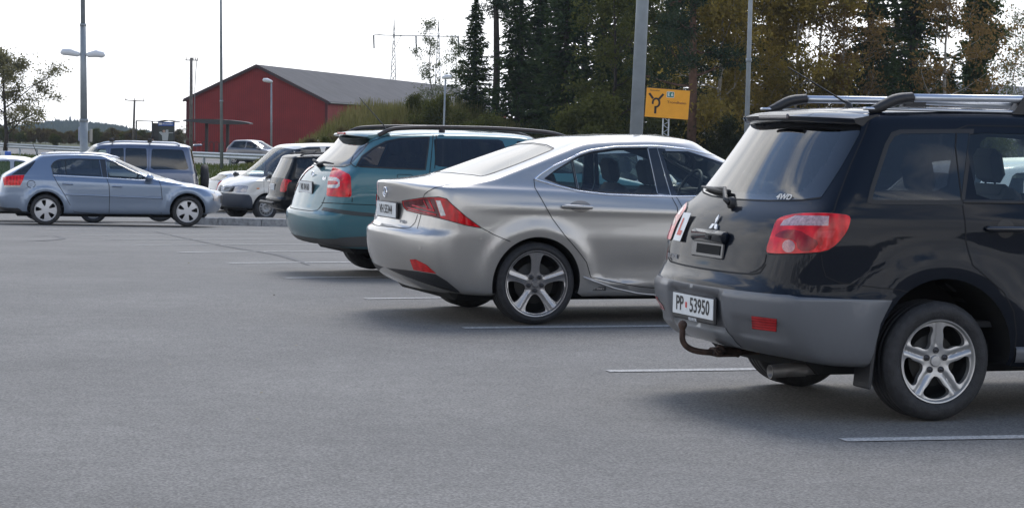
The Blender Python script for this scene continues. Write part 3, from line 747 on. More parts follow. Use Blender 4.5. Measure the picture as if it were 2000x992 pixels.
# ================================================================== silver saloon
def build_saloon():
    p = on_ground(1047, 634); psi = math.radians(19.5); fy = Vector((-math.sin(psi), math.cos(psi), 0)); o = p + fy * .885
    pl = lambda x: 1 - .03 * max(0, -x - .1) / .6 - .05 * max(0, (x - 2.4)) / 1.0
    belt = [(-.9, 1.0), (-.3, 1.0), (0, 1.0), (1.1, .925), (2.3, .90), (3.1, .80), (3.5, .70)]
    bl = lambda d: [(x, z + d) for x, z in belt]
    rows = [
        ring(-.70, 3.35, .76, .22, .25, .4, .05, .15, pl),
        ring(-.80, 3.45, .84, [(-.8, .27), (-.5, .20), (-.2, .185), (2.5, .18), (3.3, .22)], .28, .4, .06, .15, pl),
        ring(-.90, 3.50, .872, [(-.9, .33), (-.4, .27), (2.5, .26), (3.4, .3)], .30, .45, .07, .18, pl),
        ring(-.965, 3.55, .893, .43, .32, .45, .09, .2, pl),
        ring(-1.00, 3.56, .903, .54, .32, .45, .10, .2, pl),
        ring(-1.01, 3.56, .905, [(-1, .645), (-.6, .63), (3.5, .58)], .33, .45, .11, .2, pl, .015),
        ring(-1.00, 3.54, .905, [(-1, .672), (-.6, .66), (3.5, .62)], .33, .45, .11, .2, pl, .02),
        ring(-.935, 3.53, .902, [(-1, .688), (-.6, .70), (3.5, .65)], .30, .45, .10, .2, pl, .012),
        ring(-.915, 3.50, .898, [(-1, .74), (3.5, .69)], .27, .45, .09, .2, pl),
        ring(-.895, 3.46, .893, [(-1, .83), (0, .84), (2.3, .80), (3.5, .70)], .27, .42, .09, .2, pl),
        ring(-.925, 3.40, .880, [(-1, .955), (-.5, .94), (0, .93), (2.3, .86), (3.4, .72)], .27, .42, .12, .22, pl, .01),
        ring(-.935, 3.34, .860, [(-1, 1.015), (-.6, .99)] + [q for q in bl(-.01) if q[0] > -.4], .27, .42, .12, .22, pl, .018),
        ring(-.925, 3.28, .845, [(-1, 1.035), (-.6, 1.01)] + [q for q in bl(.01) if q[0] > -.4], .27, .42, .12, .22, pl, .014),
        ring(-.82, 3.1, .815, [(-1, 1.035), (-.6, 1.03)] + [q for q in bl(.03) if q[0] > -.4], .25, .42, .10, .25, pl, .012),
        ring(-.50, 2.45, .775, [(-.5, 1.06), (0, 1.08), (1.1, 1.0), (2.3, .985)], .22, .4, .05, .25, lambda x: 1, .012),
        ring(-.36, 2.30, .755, [(-.4, 1.095), (0, 1.12), (1.1, 1.06), (2.2, 1.04)], .20, .35, .05, .2, lambda x: 1, .012),
        ring(-.05, 1.98, .705, [(-.1, 1.215), (.4, 1.225), (1.1, 1.215), (1.9, 1.19)], .20, .3, .05, .18, lambda x: 1, .01),
        ring(.20, 1.72, .655, [(.1, 1.30), (.8, 1.325), (1.1, 1.325), (1.7, 1.29)], .18, .3, .05, .15, lambda x: 1, .012),
        ring(.32, 1.64, .61, [(.2, 1.345), (.8, 1.375), (1.1, 1.378), (1.7, 1.34)], .17, .3, .05, .13, lambda x: 1, .012),
        ring(.42, 1.58, .54, [(.3, 1.372), (.9, 1.405), (1.2, 1.405), (1.6, 1.37)], .16, .3, .05, .1, lambda x: 1, .01),
        ring(.62, 1.45, .30, [(.5, 1.40), (1.0, 1.425), (1.4, 1.405)], .14, .2, .03, .06, lambda x: 1),
        ring(.85, 1.30, .02, [(.8, 1.42), (1.3, 1.425)], .01, .01, .0, .0, lambda x: 1),
    ]
    def disp(P):
        x, y, z = P[:, 0], P[:, 1], P[:, 2]; s = (y < -.62).astype(float)
        for xc in (0, 2.8):
            r = np.hypot(x - xc, (z - .31)); P[:, 1] -= s * (.020 * gauss(r - .40, .07)) * (z > .12)
        # waist crease fading in from the lamp; hollow above the sill; sill crease
        P[:, 1] -= s * .010 * gauss(z - (.865 - .02 * x), .035) * np.clip((x + .6) / .5, 0, 1)
        P[:, 1] += s * .016 * gauss(z - .42, .10) * np.clip((x - .35) / .4, 0, 1) * np.clip((2.4 - x) / .3, 0, 1)
        P[:, 1] -= s * .016 * gauss(z - (.275 + .05 * np.clip((.9 - x) / .5, 0, 1)), .022) * np.clip((x - .38) / .1, 0, 1) * np.clip((2.4 - x) / .2, 0, 1)
        return P
    c = Car('saloon_car', 'silver grey saloon with slanting red tail lamps, between the teal estate and the dark SUV', 'car', (o, psi), rows, disp, .036)
    PT = paint('paint_warm_silver', (.44, .425, .405), .78, .34, (.15, .6, .45, (.17, .155, .14)))
    # panels
    c.region('valance', [(717, 512), (756, 523), (809, 529), (851, 535.5), (873, 549), (895, 567), (914, 590), (900, 600), (821, 590), (700, 560)], 'p')
    c.region('door', [(1042.6, 350.8), (1044.6, 366.9), (1058.7, 391), (1078.9, 427.3), (1103, 459.6), (1127.2, 487.8), (1145.4, 512), (1153.4, 541), (1200, 551), (1250, 560), (1297, 564), (1335, 566), (1333, 500), (1323, 405), (1310.6, 383), (1282, 287), (1202, 287), (1153, 294), (1115, 309), (1075, 335)], 'p', step=4)
    c.region('fdoor', [(1.135, .955), (1.00, 1.325), (1.30, 1.325), (1.70, 1.20), (2.02, 1.0), (2.12, .85), (2.12, .40), (2.0, .26), (1.19, .24), (1.17, .85)], 's')
    c.region('lamp', [(785, 392.5), (825.6, 386.2), (856.9, 384.8), (872.5, 388.4), (881.9, 398.3), (910, 422.8), (941.5, 445.6), (913, 441), (872.5, 430), (841, 422), (822.5, 418.4), (794.4, 411.3), (787.5, 403.4)], 'p')
    c.region('lamp_dark', [(788, 394), (824, 388.5), (848, 387.5), (860, 426), (841, 420.5), (822, 416.5), (796, 409), (789, 402)], 'p')
    c.region('lamp_slash', [(851, 391.5), (860, 392), (870.5, 421), (861, 422)], 'p')
    c.region('reflector', [(800.6, 507), (811, 506), (832, 516.5), (852, 534), (830, 531), (808, 527)], 'p')
    c.region('qglass', [(1064.8, 348.7), (1085, 334), (1117, 314.5), (1127, 369), (1095, 360)], 'p')
    c.region('rglass', [(1119, 313.5), (1133, 305), (1155.5, 298), (1203.8, 291), (1264, 290), (1283.6, 378.5), (1240, 378), (1183.7, 375.8), (1131, 370)], 'p')
    c.region('bpillar', [(1266, 290), (1283, 289), (1309, 381), (1285, 378.5)], 'p')
    c.region('bpillar2', [(1284, 289.5), (1299, 291), (1328, 382), (1311, 381.5)], 'p')
    c.region('fglass', [(1.075, 1.30), (1.30, 1.30), (1.62, 1.21), (1.97, 1.005), (1.90, .965), (1.155, .965)], 's')
    c.region('rear_glass', [(-.001, 1.105), (-.45, 1.10), (-.62, 1.092), (-.595, 1.20), (-.535, 1.30), (-.3, 1.325), (-.001, 1.335)], 'r', step=.015)
    c.region('windscreen', [(-.001, 1.04), (-.6, 1.04), (-.58, 1.2), (-.50, 1.30), (-.001, 1.335)], 'f')
    c.region('headlamp', [(-.42, .66), (-.78, .72), (-.80, .62), (-.50, .58)], 'f')
    c.region('grille', [(-.001, .70), (-.30, .68), (-.18, .50), (-.34, .28), (-.001, .26)], 'f')
    au = arch(c, 0, .31, .343); af = arch(c, 2.8, .31, .343)
    c.triangulate()
    c.emit('body', 'body', PT, lining=TRIM)
    d = c.emit('door', 'door', PT, mode='split', lining=TRIM); f = c.emit('fdoor', 'door', PT, mode='split', lining=TRIM)
    c.emit('valance', 'rear_valance', PLB); c.emit('grille', 'front_grille', PLB, off=-.01); c.emit('headlamp', 'headlight', CLEARL, mode='split')
    for k, nm, m, par in (('qglass', 'window', GL, d), ('rglass', 'window', GL, d), ('bpillar', 'pillar_trim', mat('gloss_black', (.008, .008, .009), .15, 0, .8), d), ('bpillar2', 'pillar_trim', mat('gloss_black', (.008, .008, .009), .15, 0, .8), f), ('fglass', 'window', GL, f)):
        for q, pr in zip(c.emit(k, nm, m, mode='split', off=-.003), par): q.parent = pr
    c.emit('rear_glass', 'rear_window', GR, off=-.002); c.emit('windscreen', 'windscreen', GL, off=-.002)
    LM = red_lens('lamp_red', (.62, .004, .010))
    l = c.emit('lamp', 'tail_light', LM, mode='split')
    for k, nm, m in (('lamp_slash', 'reversing_lens', CLEARL), ('lamp_dark', 'inner_lens', red_lens('lamp_dark_red', (.12, .006, .012)))):
        for q, pr in zip(c.emit(k, nm, m, mode='split', off=.001), l): q.parent = pr
    c.strip('lamp_fins', [[(797, 405.5), (822, 412.5), (853, 420)], [(806, 401), (826, 406.5), (848, 412)], [(838, 391), (849, 413)], [(828, 391.5), (836, 407)]], .0085, red_lens('lamp_fin', (.75, .02, .03)), lift=.003, raise_=.004)
    c.strip('lamp_gasket', [[(785, 392.5), (825.6, 386.2), (856.9, 384.8), (872.5, 388.4), (881.9, 398.3), (910, 422.8), (941.5, 445.6), (913, 441), (872.5, 430), (841, 422), (822.5, 418.4), (794.4, 411.3), (787.5, 403.4)]], .006, RUB, closed=True)
    c.emit('reflector', 'reflector', red_lens('reflector_red', (.6, .02, .02), 1), mode='split', off=.002)
    SE = mat('seam_black', (.006, .006, .007), .8)
    c.strip('panel_gap', [
        [(1042.6, 350.8), (1044.6, 366.9), (1058.7, 391), (1078.9, 427.3), (1103, 459.6), (1127.2, 487.8), (1145.4, 512), (1153.4, 541)],
        [(1153.4, 541), (1200, 551), (1250, 560), (1297, 564)], [(1310.6, 383), (1322.7, 405), (1332, 500), (1335, 566)],
        [(941.3, 445.6), (965, 458.5), (997, 472)], [(928, 352.5), (905, 355), (880, 359.5), (850, 367), (836, 374), (829, 380), (827, 387)],
        [(822.5, 419), (815, 447)]], .0055, SE)
    c.strip('lid_gap', [[(-.001, .690), (-.40, .693), (-.50, .70), (-.545, .74), (-.56, .80)]], .006, SE, mode='r')
    c.strip('panel_gap', [[(2.02, 1.0), (2.12, .85), (2.12, .40)], [(1.19, .24), (1.17, .85), (1.135, .955)]], .0055, SE, mode='s')
    c.strip('chrome_trim', [[(1044, 350), (1056, 340), (1078, 326), (1117, 308.5), (1133, 300), (1155, 293.5), (1203, 287), (1264, 285.8), (1284, 286), (1345, 292), (1395, 304)],
                            [(1044, 350), (1062, 355.5), (1095, 365), (1131, 374), (1183, 380), (1240, 382.5), (1309, 384.5), (1360, 383.5)]], .013, CHR, raise_=.005)
    c.strip('window_gasket', [[(1064, 349), (1085, 333), (1117, 313), (1133, 304.5), (1155, 297.5), (1203, 290.5), (1266, 289.5)], [(1064, 349), (1095, 360.5), (1131, 370.5), (1183, 376.2), (1240, 378.5), (1285, 379)], [(1118, 313), (1129, 370)]], .008, RUB, raise_=.002)
    c.strip('window_gasket', [[(-.001, 1.10), (-.45, 1.095), (-.625, 1.088), (-.60, 1.20), (-.54, 1.303), (-.3, 1.33), (-.001, 1.34)]], .010, RUB, mode='r', raise_=.001)
    c.strip('sill_trim', [[(1139, 541), (1165, 551), (1200, 563), (1245, 573), (1290, 577), (1340, 578)]], .015, mat('sill_bright', (.52, .51, .50), .28, .8, .5), raise_=.004)
    # badge, plate, lettering
    plate(c, 764.5, 409, 'VH 55344', x=-.895, off=.010)
    P, N = c.frame((-.001, .948), 'r'); em = MB(); pts = [(P[0] - .012, .042 * math.cos(a) * 1.15, P[2] + .036 * math.sin(a)) for a in np.linspace(0, 2 * math.pi, 25)]
    em.tube(pts, .0055, 6, False); em.tube([(P[0] - .012, .028, P[2] + .024), (P[0] - .012, .0, P[2] - .018), (P[0] - .012, -.034, P[2] - .016)], .005, 6); em.build('tail_emblem', CHR, c.root, True)
    for y, tx in ((-.36, 'IS 300h'), (.37, 'LEXUS')):
        P, N = c.frame((-abs(y), .735), 'r'); place_text('tail_lettering', tx, .036, CHR, c.root, P * [1, 1 if y < 0 else -1, 1] + N * [1, 1 if y < 0 else -1, 1] * .003, (.0, -1, 0) if y > 0 else (-N[1] * 0 + .12, -1, 0), (0, 0, 1), .001, .0008, 1.1)
    P, N = c.frame((1168, 563.5), 'p'); b = MB(); b.box(P + N * .002, (.13, .006, .028), None, .003); bo = b.build('side_badge', PLB, c.root)
    place_text('badge_lettering', 'HYBRID', .024, CHR, bo, P + N * .006, (1, 0, 0), (0, 0, 1), .001, .0004, 1.1)
    # handles with their scoops
    P, N = c.frame((1130, 405), 'p')
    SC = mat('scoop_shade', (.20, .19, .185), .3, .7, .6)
    el = []
    for a in np.linspace(0, 2 * math.pi, 33)[:-1]: el.append((P[0] + .015 + .085 * math.cos(a), P[2] + .006 + .042 * math.sin(a)))
    V0 = []; F0 = []; k = 32
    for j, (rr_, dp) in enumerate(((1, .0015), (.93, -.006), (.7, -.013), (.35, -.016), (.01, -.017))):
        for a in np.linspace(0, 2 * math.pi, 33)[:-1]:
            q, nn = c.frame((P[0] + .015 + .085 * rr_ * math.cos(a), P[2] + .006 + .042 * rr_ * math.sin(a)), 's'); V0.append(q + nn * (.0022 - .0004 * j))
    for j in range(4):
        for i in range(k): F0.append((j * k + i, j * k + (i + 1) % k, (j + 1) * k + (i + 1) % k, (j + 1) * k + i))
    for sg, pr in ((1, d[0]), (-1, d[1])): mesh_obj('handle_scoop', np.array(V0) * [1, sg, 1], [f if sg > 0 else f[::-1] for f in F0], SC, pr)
    for dx, pr in ((-.012, d), (1.16, f)):
        for sg, q in zip((1, -1), pr):
            mb = MB(); x0, y0, z0 = P[0] + dx, P[1], P[2] + .002
            pts = [(x0 - .115, (y0 - .010) * sg, z0 + .006), (x0 - .10, (y0 - .028) * sg, z0 + .006), (x0 - .02, (y0 - .034) * sg, z0 + .003), (x0 + .06, (y0 - .030) * sg, z0), (x0 + .115, (y0 - .006) * sg, z0 - .001)]
            mb.tube(chaikin(pts, 2, False), .0155, 12); mb.build('door_handle', PT, q, True)
    mirror(c, np.array([1.83, -.86, 1.02]), (.17, .20, .13), PT)
    axle_wheels(c, 'five_wide', .306, .235, .248, .885, (0, 2.8), (math.radians(126), 0.5), RIMG, True, True)
    underbody(c, -.62, 3.2, .74, .17, .36)
    for y in (-.38, .38):
        seat(c.root, 1.22, y, .52, SEAT, .50, .50, .25, True, .27)
        seat(c.root, .42, y, .56, SEAT, .50, .38, .35, True, .25)
    floor_box(c, -.1, 2.3, .72, .40); ps = MB(); ps.box((-.15, 0, .97), (.5, 1.36, .03), None, .01); ps.build('parcel_shelf', TRIM, c.root)
    dash(c, 2.15, .68, 1.0)
    # parking sensor dots
    sp_ = MB()
    for q in ((820.5, 484),):
        P, N = c.frame(q, 'p'); sp_.lathe([(.001, 0), (.011, 0), (.012, -.002)], 14, 'y', (0, 0, 0))
        V = sp_.v[0]; 
        xd = Vector((-N[1], N[0], 0)).normalized(); W = P + N * .002 + V[:, :1] * np.array(xd) + V[:, 2:3] * np.array([0, 0, 1.]) + 0
        mesh_obj('parking_sensor', W, sp_.f, PT, c.root)
    # shark fin-less roof lamp seam
    return c

# ================================================================== dark SUV in the foreground
def build_suv():
    p = on_ground(1830, 822); psi = math.radians(19.5); fy = Vector((-math.sin(psi), math.cos(psi), 0)); o = p + fy * .86
    pl = lambda x: 1 - .035 * max(0, -x - .1) / .7 - .05 * max(0, (x - 2.3)) / 1.0
    bl = lambda a, d=0: [(-1.1, a + d), (0, a + d), (1.8, a + d - .02), (2.2, a + d - .04), (3.2, min(a, .92) + d - .12)]
    rows = [
        ring(-.70, 3.1, .70, .30, .25, .4, .05, .1, pl),
        ring(-.84, 3.2, .82, [(-.9, .335), (-.6, .27), (-.3, .235), (2.5, .24), (3.2, .28)], .26, .4, .06, .15, pl),
        ring(-.93, 3.25, .852, [(-.9, .38), (-.5, .30), (2.5, .30), (3.2, .33)], .26, .4, .07, .15, pl),
        ring(-.985, 3.28, .868, [(-1, .45), (3, .42)], .26, .4, .08, .15, pl),
        ring(-1.005, 3.30, .874, [(-1, .54), (3, .52)], .26, .4, .08, .15, pl),
        ring(-1.012, 3.30, .876, [(-1, .635), (-.3, .615), (3, .60)], .26, .4, .08, .15, pl, .02),
        ring(-1.002, 3.30, .874, [(-1, .660), (-.3, .64), (3, .64)], .26, .4, .08, .15, pl, .02),
        ring(-.965, 3.30, .870, [(-1, .685), (-.3, .67), (3, .68)], .24, .4, .07, .15, pl, .02),
        ring(-.930, 3.28, .868, [(-1, .74), (3, .72)], .20, .4, .06, .15, pl),
        ring(-.915, 3.25, .870, [(-1, .84), (3, .80)], .19, .4, .06, .15, pl),
        ring(-.885, 3.20, .868, [(-1, .95), (2.2, .93), (3.2, .84)], .19, .4, .07, .15, pl),
        ring(-.835, 3.12, .860, [(-1, 1.04), (2.2, .98), (3.1, .89)], .18, .4, .08, .15, pl),
        ring(-.775, 3.0, .842, [(-1, 1.10), (2.2, 1.0), (3, .92)], .17, .35, .10, .2, pl),
        ring(-.735, 2.25, .822, [(-1, 1.145), (1.8, 1.09), (2.2, 1.05)], .17, .3, .11, .2, lambda x: 1),
        ring(-.645, 2.00, .772, [(-1, 1.28), (1.9, 1.24)], .16, .25, .11, .2, lambda x: 1),
        ring(-.545, 1.72, .718, [(-1, 1.43), (0, 1.44), (1.7, 1.40)], .15, .2, .11, .15, lambda x: 1),
        ring(-.490, 1.60, .690, [(-1, 1.505), (0, 1.515), (1.6, 1.47)], .13, .2, .10, .12, lambda x: 1),
        ring(-.455, 1.56, .668, [(-.5, 1.545), (.5, 1.557), (1.6, 1.51)], .12, .2, .10, .12, lambda x: 1, .005),
        ring(-.43, 1.52, .64, [(-.5, 1.562), (.5, 1.577), (1.5, 1.535)], .12, .2, .09, .10, lambda x: 1, .008),
        ring(-.38, 1.46, .55, [(-.5, 1.575), (.5, 1.597), (1.5, 1.56)], .10, .15, .06, .08, lambda x: 1, .006),
        ring(-.25, 1.40, .28, [(-.4, 1.590), (.5, 1.612), (1.4, 1.585)], .10, .1, .03, .05, lambda x: 1),
        ring(-.10, 1.2, .02, [(-.1, 1.60), (.5, 1.618), (1.2, 1.60)], .01, .01, 0, 0, lambda x: 1),
    ]
    def disp(P):
        x, y, z = P[:, 0], P[:, 1], P[:, 2]; s = (y < -.62).astype(float)
        for xc in (0.02, 2.63):
            r = np.hypot(x - xc, (z - .33)); P[:, 1] -= s * .024 * gauss(r - .47, .09) * (z > .30) * (z < 1.0)
        # stepped joint of the grey bumper, proud of the painted part
        st = 1 / (1 + np.exp((z - .636) / .004)); lowx = np.clip((-.24 - x) / .05, 0, 1)
        P[:, 0] -= .012 * st * lowx * (x < -.75); P[:, 1] -= s * .010 * st * lowx
        # plate recess in the bumper and the lower lip
        rec = 1 / (1 + np.exp((np.abs(y) - .315) / .012)) / (1 + np.exp((z - .605) / .006)) / (1 + np.exp((.425 - z) / .006))
        P[:, 0] += rec * .035 * (x < -.7)
        rl = 1 / (1 + np.exp((-y - .78) / .01)) / (1 + np.exp((.44 - -y) / .01)) / (1 + np.exp((z - .50) / .006)) / (1 + np.exp((.415 - z) / .006)); P[:, 0] += rl * .018 * (x < -.6)
        # waist feature line along the doors
        P[:, 1] -= s * .010 * gauss(z - .70, .05) * np.clip((x - .45) / .3, 0, 1) * (x < 2.3)
        P[:, 1] += s * .012 * gauss(z - .86, .10) * np.clip((x + .4) / .4, 0, 1) * (x < 2.3)
        return P
    c = Car('suv_car', 'dark blue SUV with silver roof rails and a red L plate, nearest on the right', 'car', (o, psi), rows, disp, .034)
    PT = paint('paint_midnight_blue', (.004, .0066, .0125), .0, .5, (.3, .8, .14, (.03, .03, .032)), coat=.75, spec=.05, ior=1.36)
    CLAD = mat('grey_bumper', (.125, .133, .148), .42, .35, .25, dirt=(.2, .62, .7, (.10, .095, .09)))
    # the grey bumper as one region: everything below the step behind the wheel
    us = c.uv([(-.003, .648), (-.5, .648), (-.80, .648)], 'r', False); ue = c.uv([(1560, 580), (1650, 584), (1743, 586.5), (1720, 632), (1708, 690)], 'p', False); 
    c.reg.append(('bumper', c.sh.m(np.concatenate([[[0, 0]], [[us[0, 0], 0]], us, ue, [[ue[-1, 0] * .5, ue[-1, 1] + .1], [0, ue[-1, 1] + .1]]]))))
    c.region('skid', [(-.001, .44), (-.33, .44), (-.36, .40), (-.33, .34), (-.001, .32)], 'r')
    c.region('reflector', [(1468.4, 616.8), (1517.5, 622.6), (1516.7, 647.5), (1469.6, 641.7)], 'p')
    c.region('door', [(.20, 1.50), (.135, 1.40), (.13, 1.12), (.137, .93), (.17, .80), (.26, .73), (.35, .66), (.41, .56), (.435, .45), (.44, .27), (1.12, .27), (1.10, 1.10), (1.06, 1.50)], 's')
    c.region('fdoor', [(1.07, 1.49), (1.115, 1.10), (1.13, .27), (2.0, .27), (2.15, .5), (2.15, 1.02), (1.95, 1.10), (1.62, 1.47)], 's')
    c.region('glass', [(-.001, 1.505), (-.50, 1.503), (-.645, 1.495), (-.665, 1.46), (-.695, 1.30), (-.715, 1.135), (-.60, 1.118), (-.35, 1.105), (-.001, 1.10)], 'r', step=.012)
    c.region('glass_clear', [(-.001, 1.485), (-.40, 1.483), (-.545, 1.475), (-.57, 1.44), (-.585, 1.33), (-.575, 1.20), (-.545, 1.15), (-.46, 1.135), (-.001, 1.132)], 'r', step=.012)
    c.region('lamp', [(1516, 432), (1530, 424), (1555, 418.5), (1594.6, 417), (1634, 417.7), (1657.5, 420.7), (1661.4, 429.5), (1653.6, 453), (1634, 476.7), (1614, 490.5), (1563, 495.6), (1502, 495.6), (1497.3, 489), (1508, 457)], 'p', 1)
    c.region('lamp_clear', [(1531.7, 431.5), (1555, 422.5), (1619, 423), (1617, 441.3), (1524.8, 442)], 'p')
    c.region('lamp_deep', [(1512, 462), (1530, 450), (1562, 450), (1580, 462), (1600, 472), (1588, 490), (1560, 491), (1556, 470), (1528, 466)], 'p', 1)  # shadow inside the lamp, painted as a darker red lens area
    c.region('lamp_bar', [(1596, 452), (1632, 450), (1624, 465), (1596, 464)], 'p')
    c.region('lens', [(1541.5 + 12.3 * math.cos(a), 481.4 + 12.3 * math.sin(a)) for a in np.linspace(0, 2 * math.pi, 21)[:-1]], 'p')
    c.region('qframe', [(1693, 396), (1700, 366), (1728, 282), (1741, 259), (1757, 253.5), (1902, 252.5), (1883, 401), (1705, 399)], 'p')
    c.region('qglass', [(1704, 389), (1709, 366.5), (1736, 285), (1747, 267), (1761, 261.5), (1893, 260.5), (1877, 391), (1711, 391)], 'p')
    c.region('dglass', [(.235, 1.475), (.205, 1.38), (.225, 1.135), (1.00, 1.125), (.985, 1.475)], 's', 1, .1)
    c.region('fglass', [(1.145, 1.465), (1.17, 1.125), (1.93, 1.115), (1.60, 1.44), (1.5, 1.46)], 's', 1, .1)
    c.region('windscreen', [(-.001, 1.09), (-.68, 1.09), (-.60, 1.48), (-.001, 1.53)], 'f')
    c.region('headlamp', [(-.42, .74), (-.80, .80), (-.82, .66), (-.45, .62)], 'f')
    c.region('grille', [(-.001, .80), (-.35, .78), (-.30, .60), (-.001, .60)], 'f')
    arch(c, 0.02, .335, .395, flat=1.0); arch(c, 2.63, .335, .395)
    c.triangulate()
    bd = c.emit('body', 'body', PT, lining=TRIM)[0]
    bmp = c.emit('bumper', 'rear_bumper', CLAD)[0]
    q = c.emit('skid', 'bumper_insert', mat('grey_insert', (.19, .205, .225), .36, .4, .4), off=.003)[0]; q.parent = bmp
    for q in c.emit('reflector', 'reflector', red_lens('reflector_dark', (.38, .012, .015), 1), mode='split', off=.003): q.parent = bmp
    d = c.emit('door', 'door', PT, mode='split', lining=TRIM); f = c.emit('fdoor', 'door', PT, mode='split', lining=TRIM)
    c.emit('grille', 'front_grille', PLB, off=-.01); c.emit('headlamp', 'headlight', CLEARL, mode='split')
    GB = mat('glass_frit', (.010, .011, .013), .07, 0, .6)
    g = c.emit('glass', 'rear_window', GB, off=.002)[0]; q = c.emit('glass_clear', 'window_pane', GR, off=.002)[0]; q.parent = g
    w = c.emit('qframe', 'window_frame', RUB, mode='split', off=.002)
    for a, b in zip(c.emit('qglass', 'window_pane', GD, mode='split', off=0), w): a.parent = b
    for a, b in zip(c.emit('dglass', 'window', GL, mode='split', off=-.004), d): a.parent = b
    for a, b in zip(c.emit('fglass', 'window', GL, mode='split', off=-.004), f): a.parent = b
    c.emit('windscreen', 'windscreen', GL)
    l = c.emit('lamp', 'tail_light', red_lens('lamp_bright', (.72, .006, .012)), mode='split', off=.006)
    for k, nm, m in (('lamp_clear', 'reversing_lens', mat('lens_pinkish', (.46, .30, .30), .15, .2, .4, noise=.35, nscale=60)), ('lamp_deep', 'inner_reflector', red_lens('lamp_deep_red', (.30, .002, .006))), ('lens', 'round_lens', mat('lens_pink', (.36, .16, .16), .2, .3, 1, noise=.3, nscale=120)), ('lamp_bar', 'lamp_band', red_lens('lamp_band_red', (.75, .04, .05)))):
        for a, b in zip(c.emit(k, nm, m, mode='split', off=.0065), l): a.parent = b
    SE = mat('seam_black', (.004, .004, .005), .8)
    c.strip('lamp_gasket', [[(1516, 432), (1530, 424), (1555, 418.5), (1594.6, 417), (1634, 417.7), (1656, 420.7), (1661.4, 429.5), (1653.6, 453), (1634, 476.7), (1614, 490.5), (1563, 495.6), (1502, 495.6), (1497.3, 489), (1508, 457)]], .007, RUB, closed=True, raise_=.004)
    c.strip('tailgate_gap', [[(1699, 231), (1688, 262), (1660, 325), (1634, 394), (1629, 412), (1618, 418)], [(1497, 497), (1494, 512), (1487, 522), (1477, 529), (1465, 532.5)]], .008, SE)
    c.strip('tailgate_gap', [[(-.001, .727), (-.3, .728), (-.52, .732), (-.58, .745), (-.615, .79)]], .009, SE, mode='r')
    c.strip('door_gap', [[(1.04, 1.512), (.23, 1.512), (.16, 1.49), (.137, 1.40), (.13, 1.12), (.137, .93), (.17, .80), (.26, .73), (.35, .66), (.41, .56), (.435, .45), (.44, .27)], [(1.12, .27), (1.105, 1.10), (1.06, 1.50)]], .007, SE, mode='s')
    c.strip('belt_gasket', [[(.135, 1.122), (.6, 1.120), (1.09, 1.115)]], .022, RUB, mode='s', raise_=.004)
    c.strip('bumper_gap', [[(1604, 497), (1607, 520), (1613, 540), (1640, 552), (1700, 560), (1757, 566), (1775, 571)]], .005, SE)
    c.strip('glass_gap', [[(-.001, 1.097), (-.35, 1.102), (-.60, 1.114), (-.715, 1.130)]], .008, SE, mode='r')
    c.strip('sill_moulding', [[(.44, .335), (1.0, .332), (2.1, .33)]], .085, CLAD, mode='s', raise_=.020)
    # spoiler over the rear glass with the high brake lamp
    V = []; k = 24
    prof = [(-.30, 1.580), (-.42, 1.574), (-.50, 1.563), (-.535, 1.545), (-.525, 1.522), (-.49, 1.508), (-.44, 1.506), (-.36, 1.52)]
    ys = np.linspace(-1, 1, 31); n = len(prof)
    for y in ys:
        e = abs(y) ** 5; back = .12 * abs(y) ** 3
        for (px_, pz_) in prof: V.append((px_ + back * (1 if px_ < -.33 else .2), y * (.655 - .0 * e), pz_ - .010 * y * y - .012 * e * (pz_ > 1.55)))
    Fc = [(j * n + i, j * n + (i + 1) % n, (j + 1) * n + (i + 1) % n, (j + 1) * n + i) for j in range(30) for i in range(n)] + [tuple(range(n)), tuple(30 * n + i for i in range(n - 1, -1, -1))]
    so_ = mesh_obj('rear_spoiler', V, Fc, PT, c.root); fix_normals(so_); shade_auto(so_, 40)
    b = MB(); b.box((-.545, -.0, 1.543), (.02, .34, .026), None, .006); b.build('brake_light', mat('brake_lens', (.10, .085, .09), .2, .2, 1, noise=.5, nscale=90), so_)
    # roof rails
    for sg in (-1, 1):
        y = .60 * sg; rl = MB(); rl.tube([(-.06, y, 1.648), (.6, y, 1.655), (1.30, y, 1.640)], .0215, 14)
        ro = rl.build('roof_rail', mat('rail_silver', (.55, .58, .63), .28, .8, .3), c.root, True)
        for x0, x1, sgn in ((-.27, -.05, 1), (1.50, 1.29, -1)):
            fe = MB(); fe.tube(chaikin([(x0 - .03 * sgn, y, 1.575), (x0 + .04 * sgn, y, 1.598), (x0 + .12 * sgn, y, 1.640), (x1, y, 1.650)], 2, False), [.006, .022, .030, .031, .029, .028], 12)
            fe.build('rail_foot', PLB, ro, True)
        fb = MB(); fb.prism([(.53, 1.575), (.70, 1.575), (.715, 1.682), (.615, 1.682)], y - .030, y + .030); fo = fb.build('rail_bracket', PLB, ro); fix_normals(fo)
        rb = MB(); rb.box((.62, y - .0 * sg, 1.588), (1.9, .04, .016), None, .006); rb.build('roof_channel', mat('rail_silver', (.6, .6, .6), .3), c.root)
    # aerial
    q = c.plane(1655, 215, 'y', .12); tip = c.plane(1538, 131, 'y', .12)
    an = MB(); an.tube([(q[0], .12, 1.58), (q[0] + .01, .12, 1.615), (q[0] - .01, .12, 1.635)], [.030, .020, .008], 12); an.tube([(q[0] - .005, .12, 1.625), (tip[0], .12, tip[2])], [.0055, .003], 6); an.build('aerial', PLB, c.root, True)
    # wiper
    P1, N1 = c.frame((1428, 402), 'p'); P2, N2 = c.frame((1427, 378), 'p'); P3, N3 = c.frame((1374, 371), 'p'); P0, N0 = c.frame((1432, 404), 'p')
